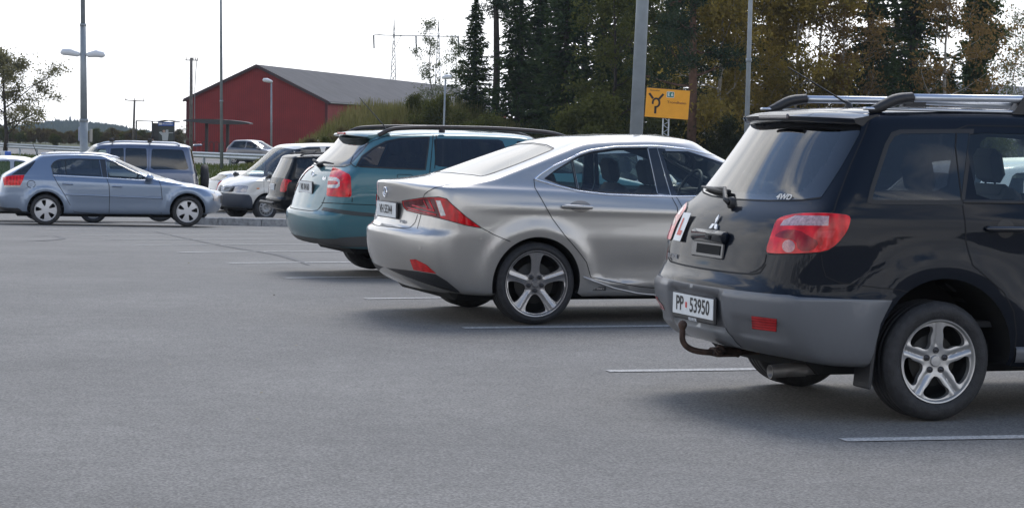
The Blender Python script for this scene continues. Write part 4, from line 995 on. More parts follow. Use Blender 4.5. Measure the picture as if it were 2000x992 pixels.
    wp = MB(); wp.lathe([(.001, .0), (.030, -.004), (.034, .02)], 14, 'x', tuple(P0 + N0 * .03)); wp.tube([P0 + N0 * .03, P1 + N1 * .05, P2 + N2 * .045, P2 * .6 + P3 * .4 + N2 * .035], [.017, .014, .011, .008], 8); wp.tube([np.add(q_[0], q_[1] * .020) for q_ in [c.frame((1430 - 54 * t_, 379 - 10 * t_ ** 1.3), 'p') for t_ in np.linspace(0, 1, 7)]], [.011, .016, .015, .011, .005], 6); wp.build('rear_wiper', PLB, c.root, True)
    # handle garnish with the tailgate opener
    P, N = c.frame((-.001, .900), 'r'); gh = MB(); gh.box((P[0] - .010, 0, .900), (.05, .42, .066), Matrix.Rotation(.12, 3, 'Y'), .016); go = gh.build('tailgate_garnish', PT, c.root); shade_auto(go, 60)
    P, N = c.frame((-.001, .83), 'r'); gh = MB(); gh.box((P[0] - .002, 0, .828), (.014, .40, .085), Matrix.Rotation(.1, 3, 'Y'), .006); g2 = gh.build('tailgate_recess', mat('gloss_dark', (.012, .014, .02), .3, 0, .5), c.root)
    gh = MB(); gh.box((P[0] - .0092, -.02, .832), (.006, .30, .050), Matrix.Rotation(.1, 3, 'Y'), .002); gh.build('opener', DARK, g2)
    gh = MB(); gh.lathe([(.001, -.006), (.012, -.005), (.013, .006)], 14, 'x', (P[0] - .048, -.115, .900)); gh.build('lock', DARK, go)
    # three-diamond emblem
    P, N = c.frame((-.001, .962), 'r'); em = MB(); Tv = np.array([-N[2], 0, N[0]]); Tv *= np.sign(Tv[2]) or 1
    for a in (90, 210, 330):
        a = math.radians(a); d_ = .028; yv = np.array([0, -1., 0]); u = yv * math.cos(a) + Tv * math.sin(a); v = -yv * math.sin(a) + Tv * math.cos(a)
        q = P + N * .010; pts = [q, q + u * d_ + v * d_ * .55, q + u * d_ * 2, q + u * d_ - v * d_ * .55]
        em.add(np.array(pts + [p_ - N * .008 for p_ in pts]), [(0, 1, 2, 3), (0, 4, 5, 1), (1, 5, 6, 2), (2, 6, 7, 3), (3, 7, 4, 0)])
    fix_normals(em.build('tailgate_emblem', mat('emblem_silver', (.75, .76, .78), .35, .4), c.root))
    # learner plate stuck on the tailgate
    P, N = c.frame((1375, 440), 'p'); cc = np.array([P[0], .585, .955]); h = c.sh.hit((-6, -.445, .925), (1, 0, 0)); PP = c.sh.ev(h)[0] * [1, -1, 1]; NN = c.sh.nrm(h)[0] * [1, -1, 1]
    xd = np.cross([0, 0, 1.], NN); xd /= np.linalg.norm(xd); yd = np.cross(NN, xd)
    def quad(name, cx, cy, w, hh, m, par, off):
        q = PP + NN * off + xd * cx + yd * cy; V = [q + xd * i * w / 2 + yd * j * hh / 2 for i, j in ((-1, -1), (1, -1), (1, 1), (-1, 1))]; V += [v - NN * .0012 for v in V]
        return mesh_obj(name, V, [(0, 1, 2, 3), (4, 7, 6, 5), (0, 4, 5, 1), (1, 5, 6, 2), (2, 6, 7, 3), (3, 7, 4, 0)], m, par, False)
    lp = quad('learner_plate', 0, 0, .135, .165, PLATEW, c.root, .012)
    q = PP + NN * .0135; L_ = [(-.035, .05), (-.008, .05), (-.008, -.022), (.038, -.022), (.038, -.05), (-.035, -.05)]
    mesh_obj('learner_letter', [q + xd * a + yd * b for a, b in L_], [(0, 5, 4, 3, 2, 1)], REDM, lp, False)
    for (y, z, tx, sz, sh_) in ((-.46, 1.122, '4WD', .042, .25),):
        P, N = c.frame((y, z), 'r'); place_text('tailgate_lettering', tx, sz, mat('badge_grey', (.5, .5, .5), .3, .6), c.root, P + N * .006, (.2, -1, 0), (.3, 0, 1), .0012, .001, 1.3, shear=sh_)
    h = c.sh.hit((-6, -.50, .765), (1, 0, 0)); PP2 = c.sh.ev(h)[0] * [1, -1, 1]
    place_text('tailgate_lettering', 'OUTLANDER', .030, CHR, c.root, PP2 + np.array([-.006, 0, 0]), (-.12, -1, 0), (0, 0, 1), .001, .001, 1.0)
    plate(c, 1376, 597, 'PP 53950', x=-.972, frame='VIKAN BIL', two=('PP', '53950'), ts=.108, off=.012)
    # tow ball
    tb = MB(); tb.tube(chaikin([(-.55, .0, .28), (-.82, .0, .275), (-.98, .0, .285), (-1.05, .0, .33), (-1.05, .0, .40)], 2, False), .0165, 10); tb.lathe([(.001, .026), (.014, .022), (.0235, .008), (.024, -.004), (.018, -.018), (.012, -.03)], 16, 'z', (-1.05, 0, .428)); tb.box((-.80, .0, .28), (.16, .12, .045), None, .015); tb.box((-.86, -.07, .30), (.06, .06, .05), None, .02); tb.build('tow_ball', RUST, c.root, True)
    ex = MB(); ex.tube([(-.35, -.52, .26), (-.80, -.55, .235)], .036, 16, False); ex.lathe([(.036, 0), (.030, 0), (.028, .2)], 16, 'x', (-.80, -.55, .235)); ex.build('exhaust_pipe', mat('exhaust_dull', (.19, .18, .17), .5, .7, noise=.3), c.root, True)
    mf = MB(); mf.box((-.375, -.775, .335), (.02, .17, .33), Matrix.Rotation(.10, 3, 'Y'), .006); mf.build('mud_flap', PLB, c.root)
    mf = MB(); mf.box((-.375, .775, .335), (.02, .17, .33), Matrix.Rotation(.10, 3, 'Y'), .006); mf.build('mud_flap', PLB, c.root)
    # handle
    P, N = c.frame((.36, .985), 's')
    for (dx, par) in ((0, d), (1.0, f)):
        for sg, q in zip((1, -1), par):
            mb = MB(); x0, y0, z0 = P[0] + dx, P[1], P[2]
            mb.tube(chaikin([(x0 - .10, (y0 - .008) * sg, z0), (x0 - .09, (y0 - .030) * sg, z0), (x0, (y0 - .036) * sg, z0), (x0 + .10, (y0 - .032) * sg, z0), (x0 + .12, (y0 - .006) * sg, z0)], 2, False), .015, 12); mb.build('door_handle', mat('handle_black', (.012, .013, .018), .3, .1, .6), q, True)
            V0 = []; 
            for j, rr_ in enumerate((1, .8, .5, .02)):
                for a in np.linspace(0, 2 * math.pi, 25)[:-1]:
                    pq, nn = c.frame((x0 + .01 + .052 * rr_ * math.cos(a), z0 + .048 * rr_ * math.sin(a)), 's'); V0.append((pq + nn * .002) * [1, sg, 1])
            mesh_obj('handle_scoop', V0, [(j * 24 + i, j * 24 + (i + 1) % 24, (j + 1) * 24 + (i + 1) % 24, (j + 1) * 24 + i) for j in range(3) for i in range(24)], mat('scoop_dark', (.004, .004, .006), .4), q)
    mirror(c, np.array([1.78, -.86, 1.13]), (.16, .20, .16), PT)
    axle_wheels(c, 'five_star', .306, .225, .216, .86, (0, 2.625), (math.radians(54), .4), RIMS, True, True)
    underbody(c, -.60, 3.0, .66, .22, .42)
    for y in (-.36, .36):
        seat(c.root, 1.15, y, .62, SEAT, .50, .56, .22, True, .26)
        seat(c.root, .28, y, .64, SEAT, .50, .50, .25, True, .27)
    seat(c.root, .28, 0, .64, SEAT, .30, .48, .25, False)
    floor_box(c, -.7, 2.2, .72, .48); dash(c, 2.0, .70, 1.08)
    return c
# ================================================================== general car builder for the other vehicles
def gen_rows(q):
    g = q.get; xr, xf, w, zb = q['xr'], q['xf'], q['w'], g('zb', .22); belt = q['belt']; roof = q['roof']; rw = g('rw', w - .27)
    bz = zfun(belt); rz = zfun(roof); hx = q['ws'][0][0]; hz0 = bz(hx); hz1 = g('hoodz', .72); z3, z4 = g('bump', (.50, .63))
    gx0, gx1 = q['rg'][0][0], q['rg'][1][0]; wx0, wx1 = q['ws'][0][0], q['ws'][1][0]; rr = g('rr', .26); cr = g('cr', .09); cf = g('cf', .18); rf = g('rf', .42)
    lid = g('lid', [(.72, .07), (.90, .10)])
    pl = lambda x: 1 - .03 * max(0, -x - .1) / .7 - .05 * max(0, (x - (q['wb'] - .3))) / 1.0
    one = lambda x: 1
    def F(z, d=0):            # z that runs down over the bonnet
        return [(xr, z), (hx - .05, z), (hx + .1, min(z, hz0 + d)), (xf - .05, min(z, hz1 + d))]
    def B(d):
        xs = [p for p in (belt if isinstance(belt, list) else [(xr, belt), (hx, belt)]) if p[0] < hx]
        return [(x, z + d) for x, z in xs] + [(hx, hz0 + d), ((hx + xf) / 2, hz0 * .55 + hz1 * .45 + d + g('hoodbulge', .03)), (xf - .1, hz1 + d + .01)]
    def Rf(d): return [(p[0], p[1] + d) for p in roof] if isinstance(roof, list) else roof + d
    dl = g('deck', None)
    rows = [ring(xr + .30, xf - .35, w - .14, zb + .06, .25, .4, .05, .12, pl),
            ring(xr + .13, xf - .14, w - .04, [(xr, zb + .07), (xr + .5, zb), (xf - .6, zb), (xf, zb + .05)], rr, rf, cr, cf * .8, pl),
            ring(xr + .04, xf - .04, w - .012, zb + .14, rr, rf, cr, cf, pl),
            ring(xr, xf, w, z3, rr, rf, cr, cf, pl),
            ring(xr, xf, w, F(z4, -.10), rr, rf, cr, cf, pl, .01),
            ring(xr + .012, xf - .01, w, F(z4 + .022, -.085), rr, rf, cr, cf, pl, .01),
            ring(xr + lid[0][1] - .01, xf - .03, w - .002, F(z4 + .045, -.07), rr * .85, rf, cr, cf, pl, .01),
            ring(xr + lid[0][1], xf - .06, w - .002, F(lid[0][0], -.04), rr * .8, rf, cr, cf, pl),
            ring(xr + lid[1][1], xf - .14, w - .005, F(lid[1][0], -.015), rr * .8, rf, cr, cf + .03, pl)]
    if dl:   # notchback deck
        rows += [ring(dl[0], xf - .22, w - .025, B(-.03), rr * .8, rf, cr, cf + .05, pl), ring(dl[0] + .02, xf - .32, w - .05, B(-.005), rr * .8, rf, cr, cf + .05, pl), ring(dl[0] + .12, xf - .5, w - .085, B(.02), rr * .8, rf, cr, cf + .05, pl)]
    else:
        rows += [ring((xr + lid[1][1]) * .5 + gx0 * .5, xf - .22, w - .02, B(-.05), rr * .75, rf, cr, cf + .05, pl), ring(gx0, xf - .36, w - .045, B(0), rr * .7, rf, cr, cf + .05, pl)]
    m = lambda t: gx0 + (gx1 - gx0) * t
    n = lambda t: wx0 + (wx1 - wx0) * t
    H = lambda t, d=0: [(x, (bz(x) + .05) * (1 - t) + (rz(x) - .09) * t + d) for x in np.linspace(gx0 - .1, wx0 + .1, 9)]
    ww = lambda t: (w - .072) * (1 - t) + (rw + .055) * t
    rows += [ring(m(.08), wx0, ww(0), H(0), rr * .65, .36, cr, .20, one), ring(m(.5), n(.5), ww(.5) + .008, H(.5), rr * .6, .3, cr, .18, one), ring(m(.92), n(.94), ww(1), H(1), rr * .55, .25, cr * .8, .14, one),
             ring(gx1, wx1 - .04, rw + .012, Rf(-.045), rr * .5, .25, cr * .7, .12, one), ring(gx1 + .07, wx1 - .1, rw - .08, Rf(-.018), rr * .45, .2, cr * .5, .08, one),
             ring(gx1 + .2, wx1 - .2, .28, Rf(-.003), .1, .15, .03, .05, one), ring(gx1 + .3, wx1 - .3, .02, Rf(.004), .01, .01, 0, 0, one)]
    return rows
def flares(q, amt=.02, extra=None):
    R = q.get('ar', .36); rt_ = q.get('r', .31)
    def disp(P):
        x, y, z = P[:, 0], P[:, 1], P[:, 2]; s = (y < -.55).astype(float)
        for xc in (0, q['wb']):
            r = np.hypot(x - xc, z - rt_); P[:, 1] -= s * amt * gauss(r - R - .05, .07) * (z < q.get('ftop', 1.0))
        P[:, 1] += s * .010 * gauss(z - .45, .12) * np.clip((x - .35) / .2, 0, 1) * np.clip((q['wb'] - .35 - x) / .2, 0, 1)
        if extra: P = extra(P, s)
        return P
    return disp
def gen_car(name, label, group, pose, q, pt, style='five_wide', glass=(None, None), h=.06, lamps='red', feats=None, interior=True, rimm=None):
    """whole car from a measured side profile"""
    gl, gb = glass[0] or GL, glass[1] or GL
    c = Car(name, label, q.get('cat', 'car'), pose, gen_rows(q), flares(q, q.get('fl', .02), q.get('extra')), h, group)
    bz, rz = zfun(q['belt']), zfun(q['roof']); wb = q['wb']; R = q.get('ar', .36); r = q.get('r', .31); seg = q['win']      # list of side window x spans
    wxA, wxB = q['ws'][0][0], q['ws'][1][0]; gxA, gxB = q['rg'][0][0], q['rg'][1][0]
    for i, sp_ in enumerate(seg):
        a0, a1, b1, b0 = sp_      # bottom-left, bottom-right, top-right, top-left x
        tb = lambda x: rz(x) - q.get('wtop', .095)
        P = [(a0, bz(a0) + .03), (a1, bz(a1) + .03), (b1, tb(b1)), ((b0 + b1) / 2, tb((b0 + b1) / 2)), (b0, tb(b0))]
        c.region('w%d' % i, P, 's', 1, .08)
    y0 = q['w'] - .20; yt = q.get('rw', q['w'] - .27) - .02; zB = bz(gxA) + .03; zT = rz(gxB) - .07
    if q.get('deck'): zB = bz(gxA) + .06
    c.region('rg', [(-.001, zB), (-y0 + .02, zB), (-y0 - .02 + .06, zB + .04), (-yt, zT - .04), (-yt + .04, zT), (-.001, zT + .015)], 'r')
    zB = bz(wxA) + .03; zT = rz(wxB) - .06
    c.region('wg', [(-.001, zB + .02), (-y0, zB), (-y0 - .03, zB + .06), (-yt, zT - .03), (-.001, zT + .01)], 'f')
    tl = q.get('tail', [(-.48, .72), (-w_(q) + .01, .72), (-w_(q) + .01, .92), (-.52, .90)])
    if tl: c.region('tl', tl, 'r', 1, .12)
    if q.get('tail_side'): c.region('tl', q['tail_side'], 's', 1, .12)
    hl = q.get('head', [(-.45, q.get('hoodz', .72) - .05), (-.80, q.get('hoodz', .72) - .02), (-.80, q.get('hoodz', .72) - .17), (-.48, q.get('hoodz', .72) - .20)])
    if hl: c.region('hl', hl, 'f', 1, .12)
    if q.get('head_side'): c.region('hl', q['head_side'], 's', 1, .12)
    gz_ = q.get('hoodz', .72); c.region('gr', q.get('grille', [(-.001, gz_ - .06), (-.36, gz_ - .07), (-.30, gz_ - .20), (-.001, gz_ - .20)]), 'f', 1, .1)
    c.region('gr', [(-.001, .42), (-.5, .42), (-.42, .28), (-.001, .28)], 'f', 1, .1)
    if feats: feats(c, 'region')
    arch(c, 0, r + .005, R); arch(c, wb, r + .005, R)
    c.triangulate(); c.emit('body', 'body', pt, lining=TRIM)
    if q.get('pixwin') is None:
        for i in range(len(seg)): c.emit('w%d' % i, 'window', (gb if i < q.get('dark', 1) else gl), mode='split', off=-.003)
    c.emit('rg', 'rear_window', gb, off=-.002); c.emit('wg', 'windscreen', gl, off=-.002)
    if 'tl' in c.keys: c.emit('tl', 'tail_light', q.get('tailmat') or red_lens('lamp_red', (.62, .004, .010)), mode='split', off=.003)
    if 'hl' in c.keys: c.emit('hl', 'headlight', CLEARL, mode='split', off=.003)
    c.emit('gr', 'front_grille', PLB, off=-.004)
    SE = mat('seam_black', (.006, .006, .007), .8)
    for ds in q.get('doors', []): c.strip('door_gap', [ds], .007, SE, mode='s')
    if q.get('rail'):
        x0, x1, zz, y, m_ = q['rail']
        for sg in (-1, 1):
            mb = MB(); pts = [(x0, y, zfun(roof_(q))(x0) + .0), (x0 + .10, y, zfun(roof_(q))(x0 + .1) + zz)] + [(x, y, zfun(roof_(q))(x) + zz) for x in np.linspace(x0 + .25, x1 - .3, 5)] + [(x1 - .12, y, zfun(roof_(q))(x1 - .1) + zz * .8), (x1, y, zfun(roof_(q))(x1) - .01)]
            mb.tube([(p[0], p[1] * sg, p[2]) for p in chaikin(pts, 2, False)], .020, 8); mb.build('roof_rail', m_, c.root, True)
    axle_wheels(c, style, r, .21, q.get('rim', .215), q['w'] - .02, (0, wb), (.3, 1.1), rimm or RIMS, nuts=q.get('nuts', False))
    underbody(c, q['xr'] + .35, q['xf'] - .4, q['w'] - .18, q.get('zb', .22) - .02, q.get('zb', .22) + .2)
    if interior:
        sx = q.get('seats', (1.25, .35))
        for xs_ in sx:
            for y in (-.37, .37): seat(c.root, xs_, y, bz(1) - .42, SEAT, .48, .52, .24)
        floor_box(c, q['xr'] + .3, wxA - .1, q['w'] - .2, .42); dash(c, wxA - .25, q['w'] - .22, bz(wxA) - .02)
    mx_ = q.get('mirror')
    if mx_: mirror(c, np.array([mx_, -(q['w'] - .055), bz(mx_) + .08]), (.13, .18, .13), q.get('mirror_mat', pt))
    return c
def w_(q): return q['w'] - .02
def roof_(q):
    r = q['roof']; return [(a, b - .03) for a, b in r] if isinstance(r, list) else r - .03
def pose_at(px, py, psi_deg, yw, z=None, xw=0., left=False):
    """pose with the wheel contact (xw, -/+yw) on the ground at the pixel"""
    p = on_ground(px, py, z); psi = math.radians(psi_deg)
    fx = Vector((math.cos(psi), math.sin(psi), 0)); fy = Vector((-math.sin(psi), math.cos(psi), 0))
    return p + fy * (yw if not left else -yw) - fx * xw, psi

# ------------------------------------------------------------------ teal estate
def build_estate():
    q = dict(xr=-1.03, xf=3.42, w=.875, zb=.26, belt=[(-1, 1.085), (0, 1.085), (1.5, 1.04), (2.3, .99)], roof=[(-.55, 1.40), (-.3, 1.455), (.2, 1.475), (1.0, 1.475), (1.6, 1.43)], rw=.62,
             hoodz=.74, bump=(.50, .615), lid=[(.70, .07), (.90, .13)], rg=((-.74, 0), (-.49, 0)), ws=((2.35, 0), (1.55, 0)), wb=2.58, ar=.36, r=.306, rr=.24, cr=.08,
             win=[], tail=None, doors=[[(1.10, .28), (1.12, 1.05), (1.0, 1.40)]], rail=(-.28, 1.75, .075, .60, mat('rail_brown', (.035, .028, .026), .35)), mirror=1.85)
    q['win'] = []
    PT = paint('paint_teal', (.050, .150, .180), .25, .40, (.2, .7, .6, (.10, .09, .08)), spec=.25, ior=1.38)
    c = Car('estate_car', 'teal green estate car with big red tail lamp, behind the silver saloon', 'car', pose_at(812, 546, 20, .86, -.06), gen_rows(q), flares(q, .018), .04)
    c.region('lowskirt', [(-.001, .385), (-.55, .385), (-.80, .40), (-.86, .43), (-.87, .1), (-.001, .1)], 'r')
    c.region('lamp', [(650.6, 326.9), (662, 331), (685, 342.5), (686.6, 384.7), (662, 385), (638, 383), (640, 365), (645, 342)], 'p', 1, .1)
    c.region('lampw', [(641.5, 346), (658, 347.5), (664, 352), (664.5, 364), (660, 368), (640.5, 367.5)], 'p')
    c.region('lampr', [(641.5, 354), (657, 354), (661, 357), (661, 360), (656, 361.5), (641, 361.5)], 'p')
    c.region('bump_dark', [(632, 405), (660, 409), (700, 414), (735, 417), (735, 424), (690, 421), (655, 416), (628, 411)], 'p')
    c.region('rg', [(-.001, 1.395), (-.40, 1.39), (-.585, 1.375), (-.60, 1.34), (-.655, 1.20), (-.672, 1.125), (-.60, 1.105), (-.001, 1.095)], 'r')
    c.region('qglass', [(696.5, 323.8), (707, 305), (728.8, 289.4), (753.8, 276.9), (778.8, 271.5), (838.5, 268.5), (836, 290), (830.5, 331.6), (778.8, 329.6), (705, 326)], 'p', 1, .06)
    c.region('door', [(.19, 1.44), (.145, 1.10), (.17, .80), (.26, .72), (.38, .56), (.41, .30), (1.08, .30), (1.10, 1.05), (1.02, 1.42)], 's')
    c.region('dglass', [(.225, 1.395), (.20, 1.12), (1.03, 1.075), (.95, 1.395)], 's', 1, .05)
    c.region('fglass', [(1.14, 1.07), (1.10, 1.385), (1.5, 1.34), (1.95, 1.06)], 's', 1, .05)
    c.region('wg', [(-.001, 1.02), (-.62, 1.02), (-.58, 1.34), (-.001, 1.40)], 'f')
    c.region('hl', [(-.45, .70), (-.78, .72), (-.78, .56), (-.48, .54)], 'f'); c.region('gr', [(-.001, .70), (-.36, .68), (-.30, .52), (-.001, .50)], 'f')
    arch(c, 0, .315, .355); arch(c, 2.58, .315, .355)
    c.triangulate(); c.emit('body', 'body', PT, lining=TRIM)
    c.emit('lowskirt', 'bumper_skirt', mat('skirt_grey', (.055, .058, .06), .55, dirt=(.2, .6, .8, (.11, .10, .09)), bump=.2, bscale=200), off=.002)
    c.emit('bump_dark', 'bumper_moulding', mat('moulding_dark', (.03, .04, .045), .4), mode='split', off=.004)
    gq = glass_mat('smoke_glass', (.30, .275, .25), 1.1)
    c.emit('rg', 'rear_window', GR, off=-.001); c.emit('wg', 'windscreen', GL)
    c.emit('qglass', 'side_window', gq, mode='split', off=0)
    d = c.emit('door', 'door', PT, mode='split', lining=TRIM)
    for a, b in zip(c.emit('dglass', 'window', gq, mode='split', off=0), d): a.parent = b
    c.emit('fglass', 'side_window', GL, mode='split')
    c.emit('hl', 'headlight', CLEARL, mode='split'); c.emit('gr', 'front_grille', PLB)
    l = c.emit('lamp', 'tail_light', red_lens('lamp_bright', (.72, .006, .012)), mode='split', off=.006)
    for k, nm, m in (('lampw', 'clear_band', CLEARL), ('lampr', 'inner_band', red_lens('lamp_red', (.62, .004, .010)))):
        for a, b in zip(c.emit(k, nm, m, mode='split', off=.0075), l): a.parent = b
    SE = mat('seam_black', (.006, .006, .007), .8)
    c.strip('window_gasket', [[(696.5, 324), (707, 305), (728.8, 289.4), (753.8, 276.9), (778.8, 271.5), (838.5, 268.5), (836, 290), (830.5, 331.6), (778.8, 329.6), (705, 326)]], .016, RUB, closed=True)
    c.strip('panel_gap', [[(684, 318), (690, 304), (706, 289), (728, 276), (755, 266), (800, 263.5), (842, 262.5)], [(684, 318), (690, 324), (697, 327)], [(846, 263), (843, 300), (839, 340)], [(852, 264), (851, 300), (849, 330)], [(688, 386), (687.5, 395)]], .009, SE)
    c.strip('panel_gap', [[(628, 396), (660, 397.5), (700, 399.5), (738, 401)]], .007, SE)
    c.strip('tailgate_gap', [[(-.001, .655), (-.42, .655), (-.52, .665), (-.585, .72), (-.60, .80)]], .010, SE, mode='r')
    c.strip('window_gasket', [[(-.001, 1.092), (-.60, 1.100), (-.68, 1.122), (-.66, 1.20), (-.605, 1.345)]], .010, RUB, mode='r')
    c.strip('filler_gap', [[(776, 350), (776, 342), (779, 341), (803, 341.5), (806, 345), (806, 350)]], .006, SE)
    # spoiler lip with brake lamp, wiper, badge, plate
    mb = MB(); V = []; prof = [(-.20, 1.462), (-.40, 1.452), (-.535, 1.432), (-.548, 1.418), (-.52, 1.406), (-.42, 1.40)]; n = len(prof)
    for y in np.linspace(-1, 1, 21):
        for a, z in prof: V.append((a + .10 * abs(y) ** 3 * (a < -.3), y * .60, z - .02 * y * y))
    Fc = [(j * n + i, j * n + (i + 1) % n, (j + 1) * n + (i + 1) % n, (j + 1) * n + i) for j in range(20) for i in range(n)] + [tuple(range(n)), tuple(20 * n + i for i in range(n - 1, -1, -1))]
    sp_ = mesh_obj('rear_spoiler', V, Fc, PT, c.root); fix_normals(sp_); shade_auto(sp_, 40)
    mb = MB(); mb.box((-.545, 0, 1.428), (.02, .26, .018), None, .004); mb.build('brake_light', red_lens('lamp_red', (.62, .004, .010)), sp_)
    P0, _ = c.frame((-.001, 1.105), 'r'); wp = MB(); wp.box((P0[0] - .035, .0, 1.10), (.07, .07, .05), None, .02); wp.tube([(P0[0] - .05, 0, 1.115), (P0[0] - .045, -.20, 1.135), (P0[0] - .01, -.42, 1.125)], [.016, .014, .006], 8); wp.tube([(P0[0] - .05, 0, 1.115), (P0[0] - .045, .22, 1.15), (P0[0] - .0, .40, 1.145)], [.016, .014, .006], 8); wp.build('rear_wiper', PLB, c.root, True)
    plate(c, 602, 365.5, 'VK 04160', x=None, off=.010)
    P, N = c.frame((-.001, 1.0), 'r'); mb = MB(); pts = [(P[0] - .006, .038 * math.cos(a), 1.0 + .038 * math.sin(a)) for a in np.linspace(0, 2 * math.pi, 21)]; mb.tube(pts, .006, 6, False); mb.tube([(P[0] - .006, -.02, .985), (P[0] - .006, .015, 1.015)], .008, 6); mb.build('tailgate_emblem', CHR, c.root, True)
    P, N = c.frame((-.40, .975), 'r'); place_text('tailgate_lettering', '4x4', .060, CHR, c.root, P + N * .004, (.1, -1, 0), (.2, 0, 1), .0015, .0015)
    ab = c.plane(752, 248, 'y', .1); at_ = c.plane(702, 191, 'y', .1); an = MB(); an.tube([(ab[0], .1, 1.47), (ab[0], .1, 1.50), (at_[0], .1, at_[2])], [.02, .006, .004], 6); an.build('aerial', PLB, c.root, True)
    for sg in (-1, 1):
        mb = MB(); z = lambda x: float(np.interp(x, [-.3, .2, 1.0, 1.6, 1.9], [1.425, 1.45, 1.45, 1.41, 1.36]))
        pts = [(-.33, .60, z(-.33) - .01), (-.22, .60, z(-.2) + .045)] + [(x, .60, z(x) + .055) for x in np.linspace(-.1, 1.5, 6)] + [(1.68, .60, z(1.68) + .03), (1.80, .59, z(1.8) - .01)]
        mb.tube([(p[0], p[1] * sg, p[2]) for p in chaikin(pts, 2, False)], .022, 10); mb.box((.33, .6 * sg, 1.475), (.06, .035, .05), None, .006); mb.build('roof_rail', q['rail'][4], c.root, True)
    mirror(c, np.array([1.85, -.84, 1.10]), (.14, .18, .14), PT)
    axle_wheels(c, 'five_star', .306, .205, .205, .86, (0, 2.58), (.3, 1.1), RIMS, nuts=False)
    underbody(c, -.62, 3.0, .70, .24, .42);
    for y in (-.36, .36):
        seat(c.root, 1.15, y, .58, SEAT); seat(c.root, .28, y, .60, SEAT)
    floor_box(c, -.7, 2.2, .70, .45); dash(c, 2.1, .68, 1.02)
    mb = MB(); mb.box((-.28, 0, 1.0), (.62, 1.3, .03)); mb.build('luggage_cover', TRIM, c.root)
    return c

